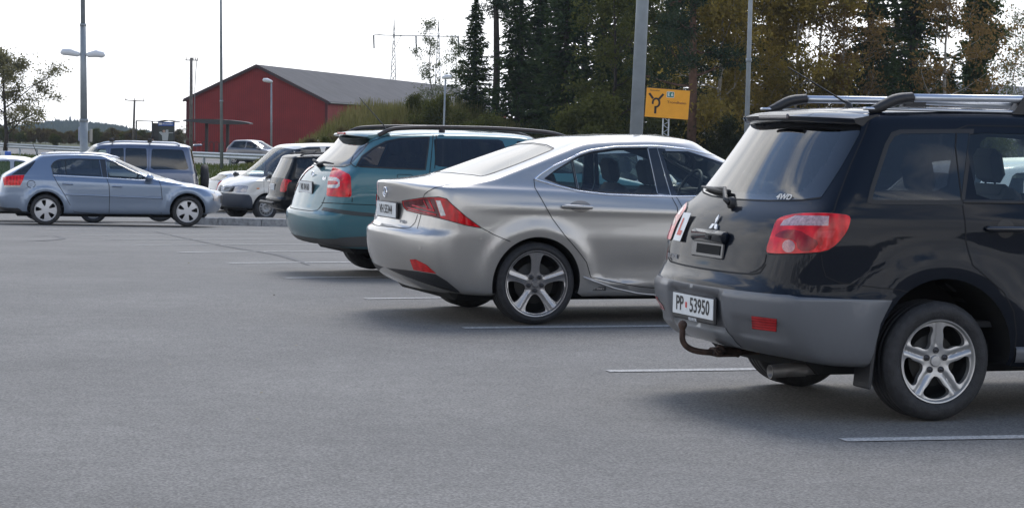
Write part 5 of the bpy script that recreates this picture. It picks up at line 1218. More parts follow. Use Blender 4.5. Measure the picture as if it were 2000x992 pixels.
# ------------------------------------------------------------------ pale blue hatchback
def build_hatch():
    q = dict(xr=-1.02, xf=3.60, w=.895, zb=.20, belt=[(-1, .97), (0, .965), (1.5, .915), (2.5, .87)], roof=[(-.25, 1.39), (.1, 1.44), (.7, 1.46), (1.2, 1.44), (1.7, 1.36)], rw=.60,
             hoodz=.72, bump=(.48, .60), lid=[(.70, .05), (.86, .08)], rg=((-.88, 0), (-.22, 0)), ws=((2.52, 0), (1.42, 0)), wb=2.80, ar=.36, r=.306, rr=.24, cr=.08, win=[])
    PT = paint('paint_pale_blue', (.20, .255, .345), .6, .33, (.15, .5, .5, (.13, .13, .13)))
    c = Car('hatchback_car', 'pale blue hatchback side-on with silver wheel covers, at the left edge', 'car', pose_at(89, 440, 12, .875, -.655), gen_rows(q), flares(q, .026), .06)
    c.region('lamp', [(5, 347), (14, 344.5), (24, 342.8), (48, 342), (45, 352), (40, 362), (8, 362)], 'p'); c.region('lampw', [(8, 362), (40, 362), (38.5, 365.8), (8, 365.8)], 'p')
    c.region('rg', [(-.001, 1.37), (-.52, 1.35), (-.60, 1.27), (-.70, 1.05), (-.68, .99), (-.001, .98)], 'r')
    c.region('rg', [(22, 342), (40, 328), (58, 313.5), (70, 314.3), (62, 326), (49, 341.5)], 'p')
    c.region('rglass', [(99.7, 326), (104, 317.3), (116, 312.8), (150, 311.3), (193.5, 311.4), (197, 330), (199.6, 345.8), (150, 343.5), (103.5, 341.5)], 'p')
    c.region('fglass', [(207, 314), (225, 315.8), (244.3, 321.9), (268, 335), (286, 350), (280, 351.5), (245, 349), (211, 347)], 'p')
    c.region('pillar', [(194.5, 311.4), (206, 313.5), (210, 347), (200.5, 346)], 'p')
    c.region('wg', [(-.001, .95), (-.64, .95), (-.56, 1.30), (-.001, 1.38)], 'f')
    c.region('hl', [(418, 374), (424, 375), (430.5, 387), (426, 390), (420, 384)], 'p'); c.region('hl2', [(-.45, .66), (-.72, .66), (-.72, .52), (-.48, .50)], 'f')
    c.region('gr', [(-.001, .62), (-.36, .60), (-.30, .46), (-.001, .44)], 'f')
    c.region('sk', [(-.001, .36), (-.60, .36), (-.86, .335), (-.88, .1), (-.001, .1)], 'r')
    arch(c, 0, .315, .36); arch(c, 2.80, .315, .36); c.triangulate(); c.emit('body', 'body', PT, lining=TRIM)
    c.emit('sk', 'bumper_skirt', PLB); c.emit('rg', 'rear_window', mat('dark_window', (.012, .013, .015), .08, 0, .8)); c.emit('wg', 'windscreen', GL)
    gw = glass_mat('grey_glass', (.30, .32, .33), 1.9)
    c.emit('rglass', 'side_window', gw, mode='split'); c.emit('fglass', 'side_window', GL, mode='split'); c.emit('pillar', 'pillar_trim', mat('pillar_grey', (.03, .035, .045), .3), mode='split')
    l = c.emit('lamp', 'tail_light', red_lens('lamp_bright', (.72, .006, .012)), mode='split', off=.005); c.emit('lampw', 'lower_lens', CLEARL, mode='split', off=.005)
    c.emit(['hl', 'hl2'], 'headlight', CLEARL, mode='split', off=.004); c.emit('gr', 'front_grille', PLB)
    SE = mat('seam_grey', (.03, .035, .04), .8)
    c.strip('door_gap', [[(101, 326), (104, 343), (112, 358), (125.8, 379.7), (135, 397), (144, 412)], [(208, 347), (213, 362), (214, 380), (213, 419)], [(310, 352), (314.5, 365), (316.9, 389), (314.5, 419)], [(144, 414), (213, 420), (314, 420)]], .013, SE)
    c.strip('chrome_trim', [[(104, 342.5), (150, 344.8), (208, 347.8), (250, 350.5), (283, 352.5)]], .022, CHR, raise_=.004)
    c.strip('window_gasket', [[(99.7, 326), (104, 317), (116, 312), (150, 310.5), (207, 312.5), (225, 314.8), (244.3, 320.9), (268, 334), (290, 352)]], .018, RUB, raise_=.002)
    c.strip('window_gasket', [[(127, 311.5), (130, 342)]], .012, RUB)
    c.strip('side_moulding', [[(125.8, 380), (213, 383.5)], [(216, 383.8), (316, 387.5)]], .035, PT, raise_=.012)
    c.strip('filler_gap', [[(61 + 8 * math.cos(a), 360 + 7 * math.sin(a)) for a in np.linspace(0, 6.0, 20)]], .012, SE)
    for px_, py_ in ((132, 359.6), (228.6, 364.4)):
        P, N = c.frame((px_, py_), 'p')
        for sg in (1, -1):
            mb = MB(); mb.tube(chaikin([(P[0] - .10, (P[1] - .005) * sg, P[2]), (P[0] - .06, (P[1] - .03) * sg, P[2] + .005), (P[0] + .06, (P[1] - .03) * sg, P[2]), (P[0] + .10, (P[1] - .005) * sg, P[2] - .004)], 2, False), .017, 8); mb.build('door_handle', PT, c.root, True)
    for sg in (-1, 1):
        mb = MB(); mb.tube(chaikin([(-.1, .62 * sg, 1.405), (.3, .62 * sg, 1.435), (.8, .62 * sg, 1.435), (1.25, .61 * sg, 1.395), (1.45, .60 * sg, 1.35)], 2, False), .014, 8); mb.build('roof_rail', mat('rail_pale', (.5, .52, .56), .3, .6), c.root, True)
    P, N = c.frame((291.5, 349), 'p'); mirror(c, np.array([P[0], P[1] + .02, P[2] + .02]), (.17, .18, .14), PT)
    mb = MB(); a = c.plane(77, 309, 'y', 0.); b = c.plane(64, 281, 'y', 0.); mb.tube([(a[0], 0, a[2] - .03), (b[0], 0, b[2])], [.010, .006], 6); mb.build('aerial', PLB, c.root)
    axle_wheels(c, 'cover', .306, .215, .222, .875, (0, 2.80), (.1, .5), mat('cover_silver', (.55, .55, .56), .4, .4, .3), nuts=True)
    underbody(c, -.6, 3.2, .72, .17, .36)
    for y in (-.37, .37): seat(c.root, 1.30, y, .50, SEATG); seat(c.root, .40, y, .52, SEATG)
    floor_box(c, -.6, 2.4, .72, .38); dash(c, 2.2, .68, .93)
    return c

def build_others():
    W = np.array
    # big off-roader facing left, spare wheel on its tail
    q = dict(xr=-.95, xf=3.45, w=.93, zb=.36, belt=[(-1, 1.18), (1.5, 1.17), (2.1, 1.15)], roof=[(-.85, 1.76), (-.5, 1.80), (.8, 1.82), (1.5, 1.78)], rw=.68, hoodz=1.0, hoodbulge=.02, bump=(.58, .70), lid=[(.80, .05), (1.0, .07)],
             rg=((-.84, 0), (-.72, 0)), ws=((2.12, 0), (1.62, 0)), wb=2.78, ar=.43, r=.37, rim=.25, rr=.20, cr=.05, cf=.10, rf=.3, fl=.05, ftop=1.05,
             win=[(-.66, .22, .20, -.52), (.30, .80, .80, .32), (.83, 1.16, 1.14, .84), (1.24, 1.98, 1.66, 1.24)], dark=3, wtop=.13, doors=[[(1.2, .40), (1.2, 1.17), (1.18, 1.68)], [(.26, 1.68), (.27, 1.15), (.32, .95), (.42, .70)], [(2.08, .45), (2.08, 1.1)]],
             tail=[(-.66, .80), (-.875, .80), (-.875, 1.12), (-.70, 1.12)], tailmat=CLEARL, mirror=1.98, rail=(-.45, 1.45, .045, .64, mat('rail_pale', (.5, .52, .56), .3, .6)), seats=(1.35, .45))
    PT = paint('paint_steel_blue', (.11, .135, .20), .6, .34, (.3, 1.0, .5, (.12, .12, .12)))
    fx0 = on_ground(182, 433)
    def clad(c, st): c.region('cl', [(.43, .36), (.43, .58), (2.33, .58), (2.33, .36)], 's')
    c = gen_car('offroad_car', 'steel blue off-roader facing left with roof rails and tail-mounted spare wheel', None, pose_at(312, 433, 189, .90, -.87, xw=0, left=True), q, PT, 'five_star', (GL, glass_mat('night_glass', (.05, .055, .07), 1.3)), .07, feats=clad)
    c.emit('cl', 'side_cladding', mat('clad_blue', (.07, .085, .12), .5, .2), mode='split', off=.015)
    mb = MB(); mb.lathe([(.18, -.11), (.28, -.10), (.32, -.07), (.325, 0), (.31, .06), (.25, .08)], 36, 'x', (-1.02, .02, 1.0)); sw = mb.build('spare_wheel', TYRE, c.root, True)
    mb = MB(); mb.lathe([(.001, -.12), (.12, -.12), (.20, -.10)], 30, 'x', (-1.02, .02, 1.0)); mb.build('rim', RIMS, sw, True)
    mb = MB(); mb.box((-.86, 0, 1.775), (.20, 1.15, .05), Matrix.Rotation(.10, 3, 'Y'), .02); sp2 = mb.build('rear_spoiler', PT, c.root); shade_auto(sp2, 50)
    for x in (.25, 1.12):
        mb = MB(); mb.tube([(x, -.72, 1.88), (x, .72, 1.88)], .018, 8); 
        for y in (-.64, .64): mb.box((x, y, 1.865), (.10, .07, .08), None, .01)
        mb.build('roof_bar', PLB, c.root)
    # white van behind the kerb, facing left and towards the camera
    q = dict(xr=-1.0, xf=3.90, w=.95, zb=.28, belt=[(-1, 1.10), (2.6, 1.10), (3.2, 1.12)], roof=[(-.9, 2.02), (0, 2.08), (1.6, 2.08), (2.0, 2.0)], rw=.72, hoodz=.90, hoodbulge=.05, bump=(.55, .70), lid=[(.9, .03), (1.1, .04)],
             rg=((-.96, 0), (-.86, 0)), ws=((3.20, 0), (2.12, 0)), wb=3.0, ar=.40, r=.335, rim=.215, rr=.15, cr=.03, cf=.16, rf=.40, fl=.02, win=[(.0, 1.15, 1.15, .0), (1.28, 2.05, 2.05, 1.28), (2.16, 3.0, 2.34, 2.16)], dark=2,
             doors=[[(2.1, .3), (2.1, 1.85)], [(3.08, .5), (3.08, 1.1)]], head=[(-.50, .90), (-.80, .93), (-.82, .75), (-.52, .74)], head_side=[(3.50, .92), (3.62, .94), (3.72, .92), (3.74, .75), (3.56, .75)], grille=[(-.001, .90), (-.46, .90), (-.46, .76), (-.001, .74)], mirror=2.95, mirror_mat=PLB, cat='van', seats=(2.2,))
    PW = paint('paint_van_white', (.68, .66, .61), .0, .4, (.3, .8, .35, (.3, .29, .27)))
    def vb(c, st):
        u1 = c.uv([(-.003, .72), (-.5, .71), (-.74, .71)], 'f', False); u2 = c.uv([(3.78, .70), (3.62, .70), (3.50, .69), (3.44, .62), (3.40, .45)], 's', False)
        c.reg.append(('bp', c.sh.m(np.concatenate([[[0, c.sh.nc - 1]], [[u1[0, 0], c.sh.nc - 1]], u1, u2, [[0, u2[-1, 1]]]]))))
    c = gen_car('van', 'white van with dark bumper and broad grille, facing left behind the kerb', None, pose_at(520, 431, 214, .93, -1.15, xw=3.0, left=True), q, PW, 'steel', (GL, GD), .08, feats=vb, rimm=mat('steel_rim', (.35, .35, .35), .5, .5))
    bo = c.emit('bp', 'front_bumper', mat('van_bumper', (.045, .055, .075), .5, .1), off=.004)
    for i in range(4):
        P, N = c.frame((-.001, .86 - .035 * i), 'f'); mb = MB(); mb.box((P[0] - .02, 0, .87 - .035 * i), (.06, .90 - .04 * i, .012), None, .004); mb.build('grille_bar', ALU, c.root)
    P, N = c.frame((-.001, .83), 'f'); mb = MB(); cx_ = P[0] + .02
    mb.tube([(cx_, .075 * math.cos(a), .83 + .075 * math.sin(a)) for a in np.linspace(0, 2 * math.pi, 25)], .008, 6, False)
    for sg in (-1, 1): mb.tube([(cx_, .062 * sg, .865), (cx_, .028 * sg, .770), (cx_, 0, .83), ], .008, 6); mb.tube([(cx_, .03 * sg, .895), (cx_, 0, .845)], .008, 6)
    mb.build('front_emblem', CHR, c.root, True)
    mb = MB(); P, N = c.frame((3.25, .86), 's'); mb.box((3.25, -P[1] + .004, .86), (.08, .012, .03), None, .004); mb.build('side_indicator', AMBER, c.root)
    # black people carrier, its tail towards us
    q = dict(xr=-.95, xf=3.5, w=.88, zb=.30, belt=[(-1, 1.10), (1.5, 1.09), (2.3, 1.04)], roof=[(-.75, 1.62), (-.4, 1.70), (.8, 1.73), (1.5, 1.66)], rw=.63, hoodz=.85, bump=(.50, .62), lid=[(.75, .08), (.95, .10)],
             rg=((-.80, 0), (-.55, 0)), ws=((2.4, 0), (1.55, 0)), wb=2.7, ar=.37, r=.325, rr=.22, cr=.09, win=[(-.5, .15, .12, -.40), (.22, 1.0, 1.0, .22), (1.1, 2.0, 1.55, 1.1)], dark=2, tail=[(-.58, .80), (-.83, .80), (-.83, 1.10), (-.62, 1.12)], mirror=1.9,
             rail=(-.3, 1.5, .05, .58, PLB))
    PK = paint('paint_black', (.004, .005, .006), .0, .5, (.3, .9, .08, (.04, .04, .04)), coat=.75, spec=.05, ior=1.36)
    def wb_(c, st): c.region('stk', [(-.001, .62), (-.55, .62), (-.80, .63), (-.80, .60), (-.001, .59)], 'r')
    c = gen_car('people_carrier', 'black tall estate seen from behind with pale number plate, left of the teal estate', None, pose_at(614, 440, 20, .86, -1.0), q, PK, 'five_wide', (GL, GD), .07)
    P, N = c.frame((-.001, .93), 'r'); mb = MB(); mb.box((P[0] - .008, 0, .90), (.02, .42, .16), None, .008); po = mb.build('number_plate', PLATEW, c.root)
    mb = MB(); mb.box((-.975, 0, .52), (.08, 1.40, .08), None, .03); bb = mb.build('bumper_bar', mat('bar_black', (.01, .01, .011), .5), c.root); shade_auto(bb, 50)
    for x in (.05, .95): mb = MB(); mb.tube([(x, -.70, 1.79), (x, .70, 1.79)], .018, 8); mb.build('roof_bar', PLB, c.root)
    # low silver hatch squeezed between off-roader and van
    base = dict(xr=-.80, xf=3.2, w=.85, zb=.20, belt=[(-.9, .95), (1.2, .92), (2.2, .88)], roof=[(-.45, 1.30), (0, 1.38), (.8, 1.41), (1.4, 1.35)], rw=.58, hoodz=.70, bump=(.45, .58), rg=((-.68, 0), (-.35, 0)), ws=((2.25, 0), (1.35, 0)), wb=2.5, ar=.34, r=.30, rim=.20,
                win=[(-.30, .75, .75, -.05), (.83, 1.85, 1.35, .83)], dark=0, doors=[[(.8, .25), (.79, .92)], [(1.95, .3), (1.95, .9)], [(-.1, .9), (.15, .7), (.4, .45)]], mirror=1.75)
    PS = paint('paint_silver', (.42, .43, .44), .5, .35)
    q = dict(base); q['roof'] = [(-.45, 1.12), (0, 1.18), (.8, 1.20), (1.4, 1.15)]; q['belt'] = [(-.9, .88), (1.2, .85), (2.2, .82)]; q['tail'] = [(-.55, .60), (-.80, .60), (-.80, .92), (-.66, .92)]
    gen_car('compact_car', 'silver hatchback mostly hidden between the off-roader and the white van', None, pose_at(470, 415, 24, .84, -1.15), q, PS, 'cover', h=.09)
    gen_car('compact_car', 'silver hatchback behind the pale blue one at the very left edge', None, pose_at(182, 436, 12, .84, -.76, xw=2.5), dict(base), PS, 'cover', h=.09)
    gen_car('compact_car', 'white hatchback seen through the side windows of the dark SUV', None, pose_at(2010, 640, 25, .84, -.12), dict(base), paint('paint_white', (.62, .64, .66), .0, .35), 'cover', h=.08)
    gen_car('compact_car', 'pale silver hatchback seen only through the windows of the silver saloon', None, pose_at(1150, 500, 24, .84, -.15), dict(base), PS, 'cover', h=.09)
    # taupe hatchback beyond the guard rail
    q = dict(base); q['roof'] = [(-.55, 1.32), (-.2, 1.42), (.6, 1.46), (1.3, 1.40)]
    gen_car('compact_car', 'grey-brown hatchback standing beyond the guard rail in front of the red barn', None, pose_at(456, 321, -28, .84, gz(0, 132)), q, paint('paint_taupe', (.13, .13, .14), .4, .35), 'cover', (GL, GD), .12)
# ================================================================== setting
def wx(px, Y): return (px - 1000) / F * Y
rng = np.random.default_rng(7)
MOUND = (at(792, 300, 108).x, 112.0)
def mound(x, y):
    dx = (x - MOUND[0]); sx = 5.3 if dx < 0 else 7.5
    return 2.75 * math.exp(-abs(dx / sx) ** 2.4) * math.exp(-((y - MOUND[1]) / 9.0) ** 2)
def gz2(x, y): return gz(x, y) + mound(x, y)
def grass_mat(name, c1, c2, sc):
    m, t, b = _prin(name); L = t.links; N = t.nodes; tcn = N.new('ShaderNodeTexCoord')
    a = N.new('ShaderNodeTexNoise'); a.inputs['Scale'].default_value = sc; a.inputs['Detail'].default_value = 8; a.inputs['Roughness'].default_value = .7; L.new(tcn.outputs['Object'], a.inputs['Vector'])
    r = N.new('ShaderNodeValToRGB'); r.color_ramp.elements[0].position = .35; r.color_ramp.elements[1].position = .65; r.color_ramp.elements[0].color = (*c1, 1); r.color_ramp.elements[1].color = (*c2, 1)
    L.new(a.outputs['Fac'], r.inputs[0]); L.new(r.outputs[0], b.inputs['Base Color']); b.inputs['Roughness'].default_value = .95; return m
GRASS = grass_mat('meadow', (.045, .062, .020), (.105, .100, .038), .35)
def setting():
    xs = list(np.linspace(-60, -24, 7)) + list(np.linspace(-20, 14, 35)) + list(np.linspace(20, 90, 8))
    ys = [-80, -20, 0, 10, 18.5, 21.5, 24.2, 26.9, 29.7, 32.4, 38, 44, 48, 52, 60, 68, 75] + list(np.linspace(80, 150, 29)) + [165, 200, 260, 400, 800, 1500, 3000]
    # ground under everything
    X = [-1500, -600, -250, -120] + xs + [150, 400, 1500]
    sheet('ground', X, ys, lambda x, y: gz2(x, y) - .02, GRASS)
    sheet('parking_lot', [-55, -30, -15, -8, 0, 8, 15, 45], [-75, -20, 0, 10, 18.5, 21.5, 24.2, 26.9, 29.7, 32.4, 38, 44, 48, 52, 60, 68, 75, 82], lambda x, y: gz(x, y) - .004, ASPH)
    # road beyond the guard rail
    RA, RB = Vector((wx(0, 151), 151, 0)), Vector((wx(560, 110), 110, 0)); d = (RB - RA).normalized(); n = Vector((-d.y, d.x, 0))
    def strip_(name, o0, o1, m, dz, t0=-70, t1=60, k=40):
        V = []
        for i in range(k + 1):
            p = RA + d * (t0 + (t1 - t0) * i / k)
            for o in np.linspace(o0, o1, 5): q = p + n * o; V.append((q.x, q.y, gz2(q.x, q.y) * 1.0 + dz))
        Fc = [(i * 5 + j, (i + 1) * 5 + j, (i + 1) * 5 + j + 1, i * 5 + j + 1) for i in range(k) for j in range(4)]
        return tag(mesh_obj(name, V, Fc, m), kind='structure')
    strip_('road', 1.5, 12, ASPH, .006, -70, 66)
    WHITE = mat('road_paint', (.50, .51, .52), .7, noise=.25, nscale=30)
    strip_('road_edge_line', 2.0, 2.15, WHITE, .012); strip_('road_centre_line', 6.6, 6.75, WHITE, .012)
    strip_('footpath', -7.5, -5.0, ASPH, .006, -70, 20)
    # bay lines, worn at the edges
    m, t, b = _prin('bay_paint'); L = t.links; tcn = t.nodes.new('ShaderNodeTexCoord'); nn = t.nodes.new('ShaderNodeTexNoise'); nn.inputs['Scale'].default_value = 45; nn.inputs['Detail'].default_value = 6; nn.inputs['Roughness'].default_value = .75
    L.new(tcn.outputs['Object'], nn.inputs['Vector']); r = t.nodes.new('ShaderNodeValToRGB'); r.color_ramp.elements[0].position = .40; r.color_ramp.elements[1].position = .60; r.color_ramp.elements[0].color = (.24, .235, .22, 1); r.color_ramp.elements[1].color = (.60, .58, .545, 1)
    L.new(nn.outputs['Fac'], r.inputs[0]); L.new(r.outputs[0], b.inputs['Base Color']); b.inputs['Roughness'].default_value = .75
    lines = [((1645, 858), (2000, 852)), ((1187, 724), (1455, 720.5)), ((905, 640), (1310, 636)), ((714, 583), (870, 581)), ((556, 542.5), (720, 540.5)), ((445, 513.5), (690, 512)), ((350, 492.5), (560, 491)), ((262, 478.5), (560, 477)), ((205, 468), (560, 466.5)), ((160, 459.5), (560, 458.5)), ((120, 452.5), (560, 452)), ((90, 447.5), (560, 447))]
    for i, (a, c2) in enumerate(lines):
        A = on_ground(*a); B = on_ground(*c2); dd = (B - A); dd.z = 0; dd.normalize(); nn_ = Vector((-dd.y, dd.x, 0)); w = .055 if i < 4 else .08
        V = []; k = 12
        for j in range(k + 1):
            p = A + dd * (5.0 * j / k)
            for sg in (-1, 1): q = p + nn_ * w * sg; V.append((q.x, q.y, gz(q.x, q.y) + .0005))
        tag(mesh_obj('bay_line', V, [(2 * j, 2 * j + 2, 2 * j + 3, 2 * j + 1) for j in range(k)], m), kind='structure')
    # faint tyre arcs
    TM = mat('tyre_mark', (.135, .130, .125), .85, noise=.2, nscale=20)
    for pts in ([(300, 452), (385, 470), (470, 486), (540, 496), (580, 508), (604, 518)], [(60, 462), (110, 460), (128, 466), (90, 470), (20, 471)]):
        P = [on_ground(*p) for p in chaikin(pts, 2, False)]; V = []
        for j, p in enumerate(P):
            q = P[min(j + 1, len(P) - 1)] - P[max(j - 1, 0)]; q.z = 0; q.normalize(); nn_ = Vector((-q.y, q.x, 0)) * .05 * math.sin(math.pi * min(1, (j + .3) / len(P)))
            for sg in (-1, 1): v = p + nn_ * sg; V.append((v.x, v.y, gz(v.x, v.y) + .0008))
        tag(mesh_obj('tyre_mark', V, [(2 * j, 2 * j + 2, 2 * j + 3, 2 * j + 1) for j in range(len(P) - 1)], TM), kind='structure')
    # kerbed island
    A = on_ground(386, 438.5); B = on_ground(700, 446); KM = mat('granite', (.30, .30, .30), .8, noise=.35, nscale=14, bump=.3, bscale=60, det=8)
    dd = (B - A).normalized(); nn_ = Vector((-dd.y, dd.x, 0)); Ln = (B - A).length; mb = MB(); k = int(Ln / 1.0)
    z0 = .5 * (A.z + B.z)
    for j in range(k + 3):
        p = A + dd * (j * 1.0); z = gz(p.x, p.y); mb.box((p.x, p.y, z + .05), (.985, .16, .22), Matrix.Rotation(math.atan2(dd.y, dd.x), 3, 'Z'), .012)
    kb = mb.build('kerb', KM); tag(kb, kind='structure')
    V = []; P = [A + nn_ * .08, A + dd * (Ln + 3) + nn_ * .08, A + dd * (Ln + 3) + nn_ * 1.3, A + nn_ * 1.3]
    tag(mesh_obj('kerb_island', [(p.x, p.y, gz(p.x, p.y) + .13 if i < 2 else gz(p.x, p.y - 1.3) + .13) for i, p in enumerate(P)], [(0, 1, 2, 3)], ASPH), kind='structure')
    # guard rail
    root = empty('guard_rail', RA + Vector((0, 0, gz(RA.x, RA.y))), 0, 'long galvanised guard rail on posts between the car park and the road', 'guard rail')
    GALV = mat('galvanised', (.36, .40, .44), .45, .6, noise=.12, nscale=6)
    prof = [(0, -.155), (.05, -.12), (.05, -.05), (0, -.02), (0, .02), (.05, .05), (.05, .12), (0, .155)]; V = []; k = 50; T0, T1 = -26, 62
    for j in range(k + 1):
        p = d * (T0 + (T1 - T0) * j / k); zz = gz((RA + p).x, (RA + p).y) - gz(RA.x, RA.y)
        for (a, z) in prof: q = p - n * a; V.append((q.x, q.y, zz + .62 + z))
    Fc = [(j * 8 + i, (j + 1) * 8 + i, (j + 1) * 8 + i + 1, j * 8 + i + 1) for j in range(k) for i in range(7)]
    ro = mesh_obj('rail', V, Fc, GALV, root)
    for t_ in np.arange(T0 + 1, T1, 3.6):
        p = d * t_ + n * .08; zz = gz((RA + p).x, (RA + p).y) - gz(RA.x, RA.y); MB().box((p.x, p.y, zz + .36), (.10, .12, .80), Matrix.Rotation(math.atan2(d.y, d.x), 3, 'Z')).build('post', GALV, root)
    return RA, d, n

def barn():
    Y0 = 185.0; ax = Vector((.167, .986, 0)); wv = Vector((.986, -.167, 0)); mid = at(501, 240, 184.5); mid.z = -1.1
    root = empty('barn', mid, math.atan2(wv.y, wv.x), 'long dark red wooden barn with dark grey pitched roof', 'barn')
    m, t, b = _prin('red_boards'); L = t.links; tcn = t.nodes.new('ShaderNodeTexCoord'); w = t.nodes.new('ShaderNodeTexWave'); w.bands_direction = 'X'; w.inputs['Scale'].default_value = 1.9; w.inputs['Distortion'].default_value = .5
    L.new(tcn.outputs['Object'], w.inputs['Vector']); nn = t.nodes.new('ShaderNodeTexNoise'); nn.inputs['Scale'].default_value = .8; nn.inputs['Detail'].default_value = 7; L.new(tcn.outputs['Object'], nn.inputs['Vector'])
    r = t.nodes.new('ShaderNodeValToRGB'); r.color_ramp.elements[0].position = .0; r.color_ramp.elements[0].color = (.16, .016, .014, 1); r.color_ramp.elements[1].position = .35; r.color_ramp.elements[1].color = (.235, .022, .019, 1)
    L.new(w.outputs['Fac'], r.inputs[0]); mx_ = t.nodes.new('ShaderNodeMix'); mx_.data_type = 'RGBA'; mx_.blend_type = 'MULTIPLY'; mx_.inputs[0].default_value = .5; L.new(r.outputs[0], mx_.inputs[6])
    r2 = t.nodes.new('ShaderNodeValToRGB'); r2.color_ramp.elements[0].position = .3; r2.color_ramp.elements[0].color = (.55, .5, .5, 1); r2.color_ramp.elements[1].position = .7; L.new(nn.outputs['Fac'], r2.inputs[0]); L.new(r2.outputs[0], mx_.inputs[7]); L.new(mx_.outputs[2], b.inputs['Base Color']); b.inputs['Roughness'].default_value = .85
    hw, L_, ez, rz_ = 6.0, 88.0, 4.45, 7.3
    walls = [(-hw, 0, 0), (hw, 0, 0), (hw, 0, ez), (0, 0, rz_), (-hw, 0, ez), (-hw, L_, 0), (hw, L_, 0), (hw, L_, ez), (0, L_, rz_), (-hw, L_, ez)]
    mesh_obj('wall', walls, [(0, 1, 2, 3, 4), (5, 9, 8, 7, 6), (1, 6, 7, 2), (0, 4, 9, 5)], m, root, False)
    for x in (-hw, hw): MB().box((x, -.03, ez / 2 - .05), (.22, .12, ez - .1)).build('corner_board', mat('dark_red', (.075, .010, .012), .8), root)
    RM = mat('barn_roofing', (.040, .038, .043), .8, noise=.3, nscale=.6, bump=.3, bscale=5)
    o = .28; k = (rz_ - ez) / hw; k2 = k
    R = []; 
    for sg in (-1, 1):
        V = []
        for y in (-o, L_ + o):
            for (x, z) in ((0, rz_ + .12), (sg * (hw + o), ez - o * k + .12), (sg * (hw + o), ez - o * k - .03), (0, rz_ - .03)): V.append((x, y, z))
        f = mesh_obj('roof', V, [(0, 1, 2, 3), (7, 6, 5, 4), (0, 4, 5, 1), (1, 5, 6, 2), (2, 6, 7, 3), (3, 7, 4, 0)], RM, root, False); fix_normals(f)
        V = []
        for y in (-o - .04, -o + .0):
            for (x, z) in ((0, rz_ + .14), (sg * (hw + o + .02), ez - o * k + .14), (sg * (hw + o + .02), ez - o * k - .12), (0, rz_ - .12)): V.append((x, y - .01, z))
        f = mesh_obj('barge_board', V, [(0, 1, 2, 3), (7, 6, 5, 4), (0, 4, 5, 1), (1, 5, 6, 2), (2, 6, 7, 3), (3, 7, 4, 0)], mat('board_dark', (.05, .03, .03), .8), root, False); fix_normals(f)
        MB().tube([(sg * (hw + o + .06), -.2, ez - o * k), (sg * (hw + o + .06), L_, ez - o * k)], .07, 8).build('gutter', mat('gutter_dark', (.02, .02, .022), .5), root)

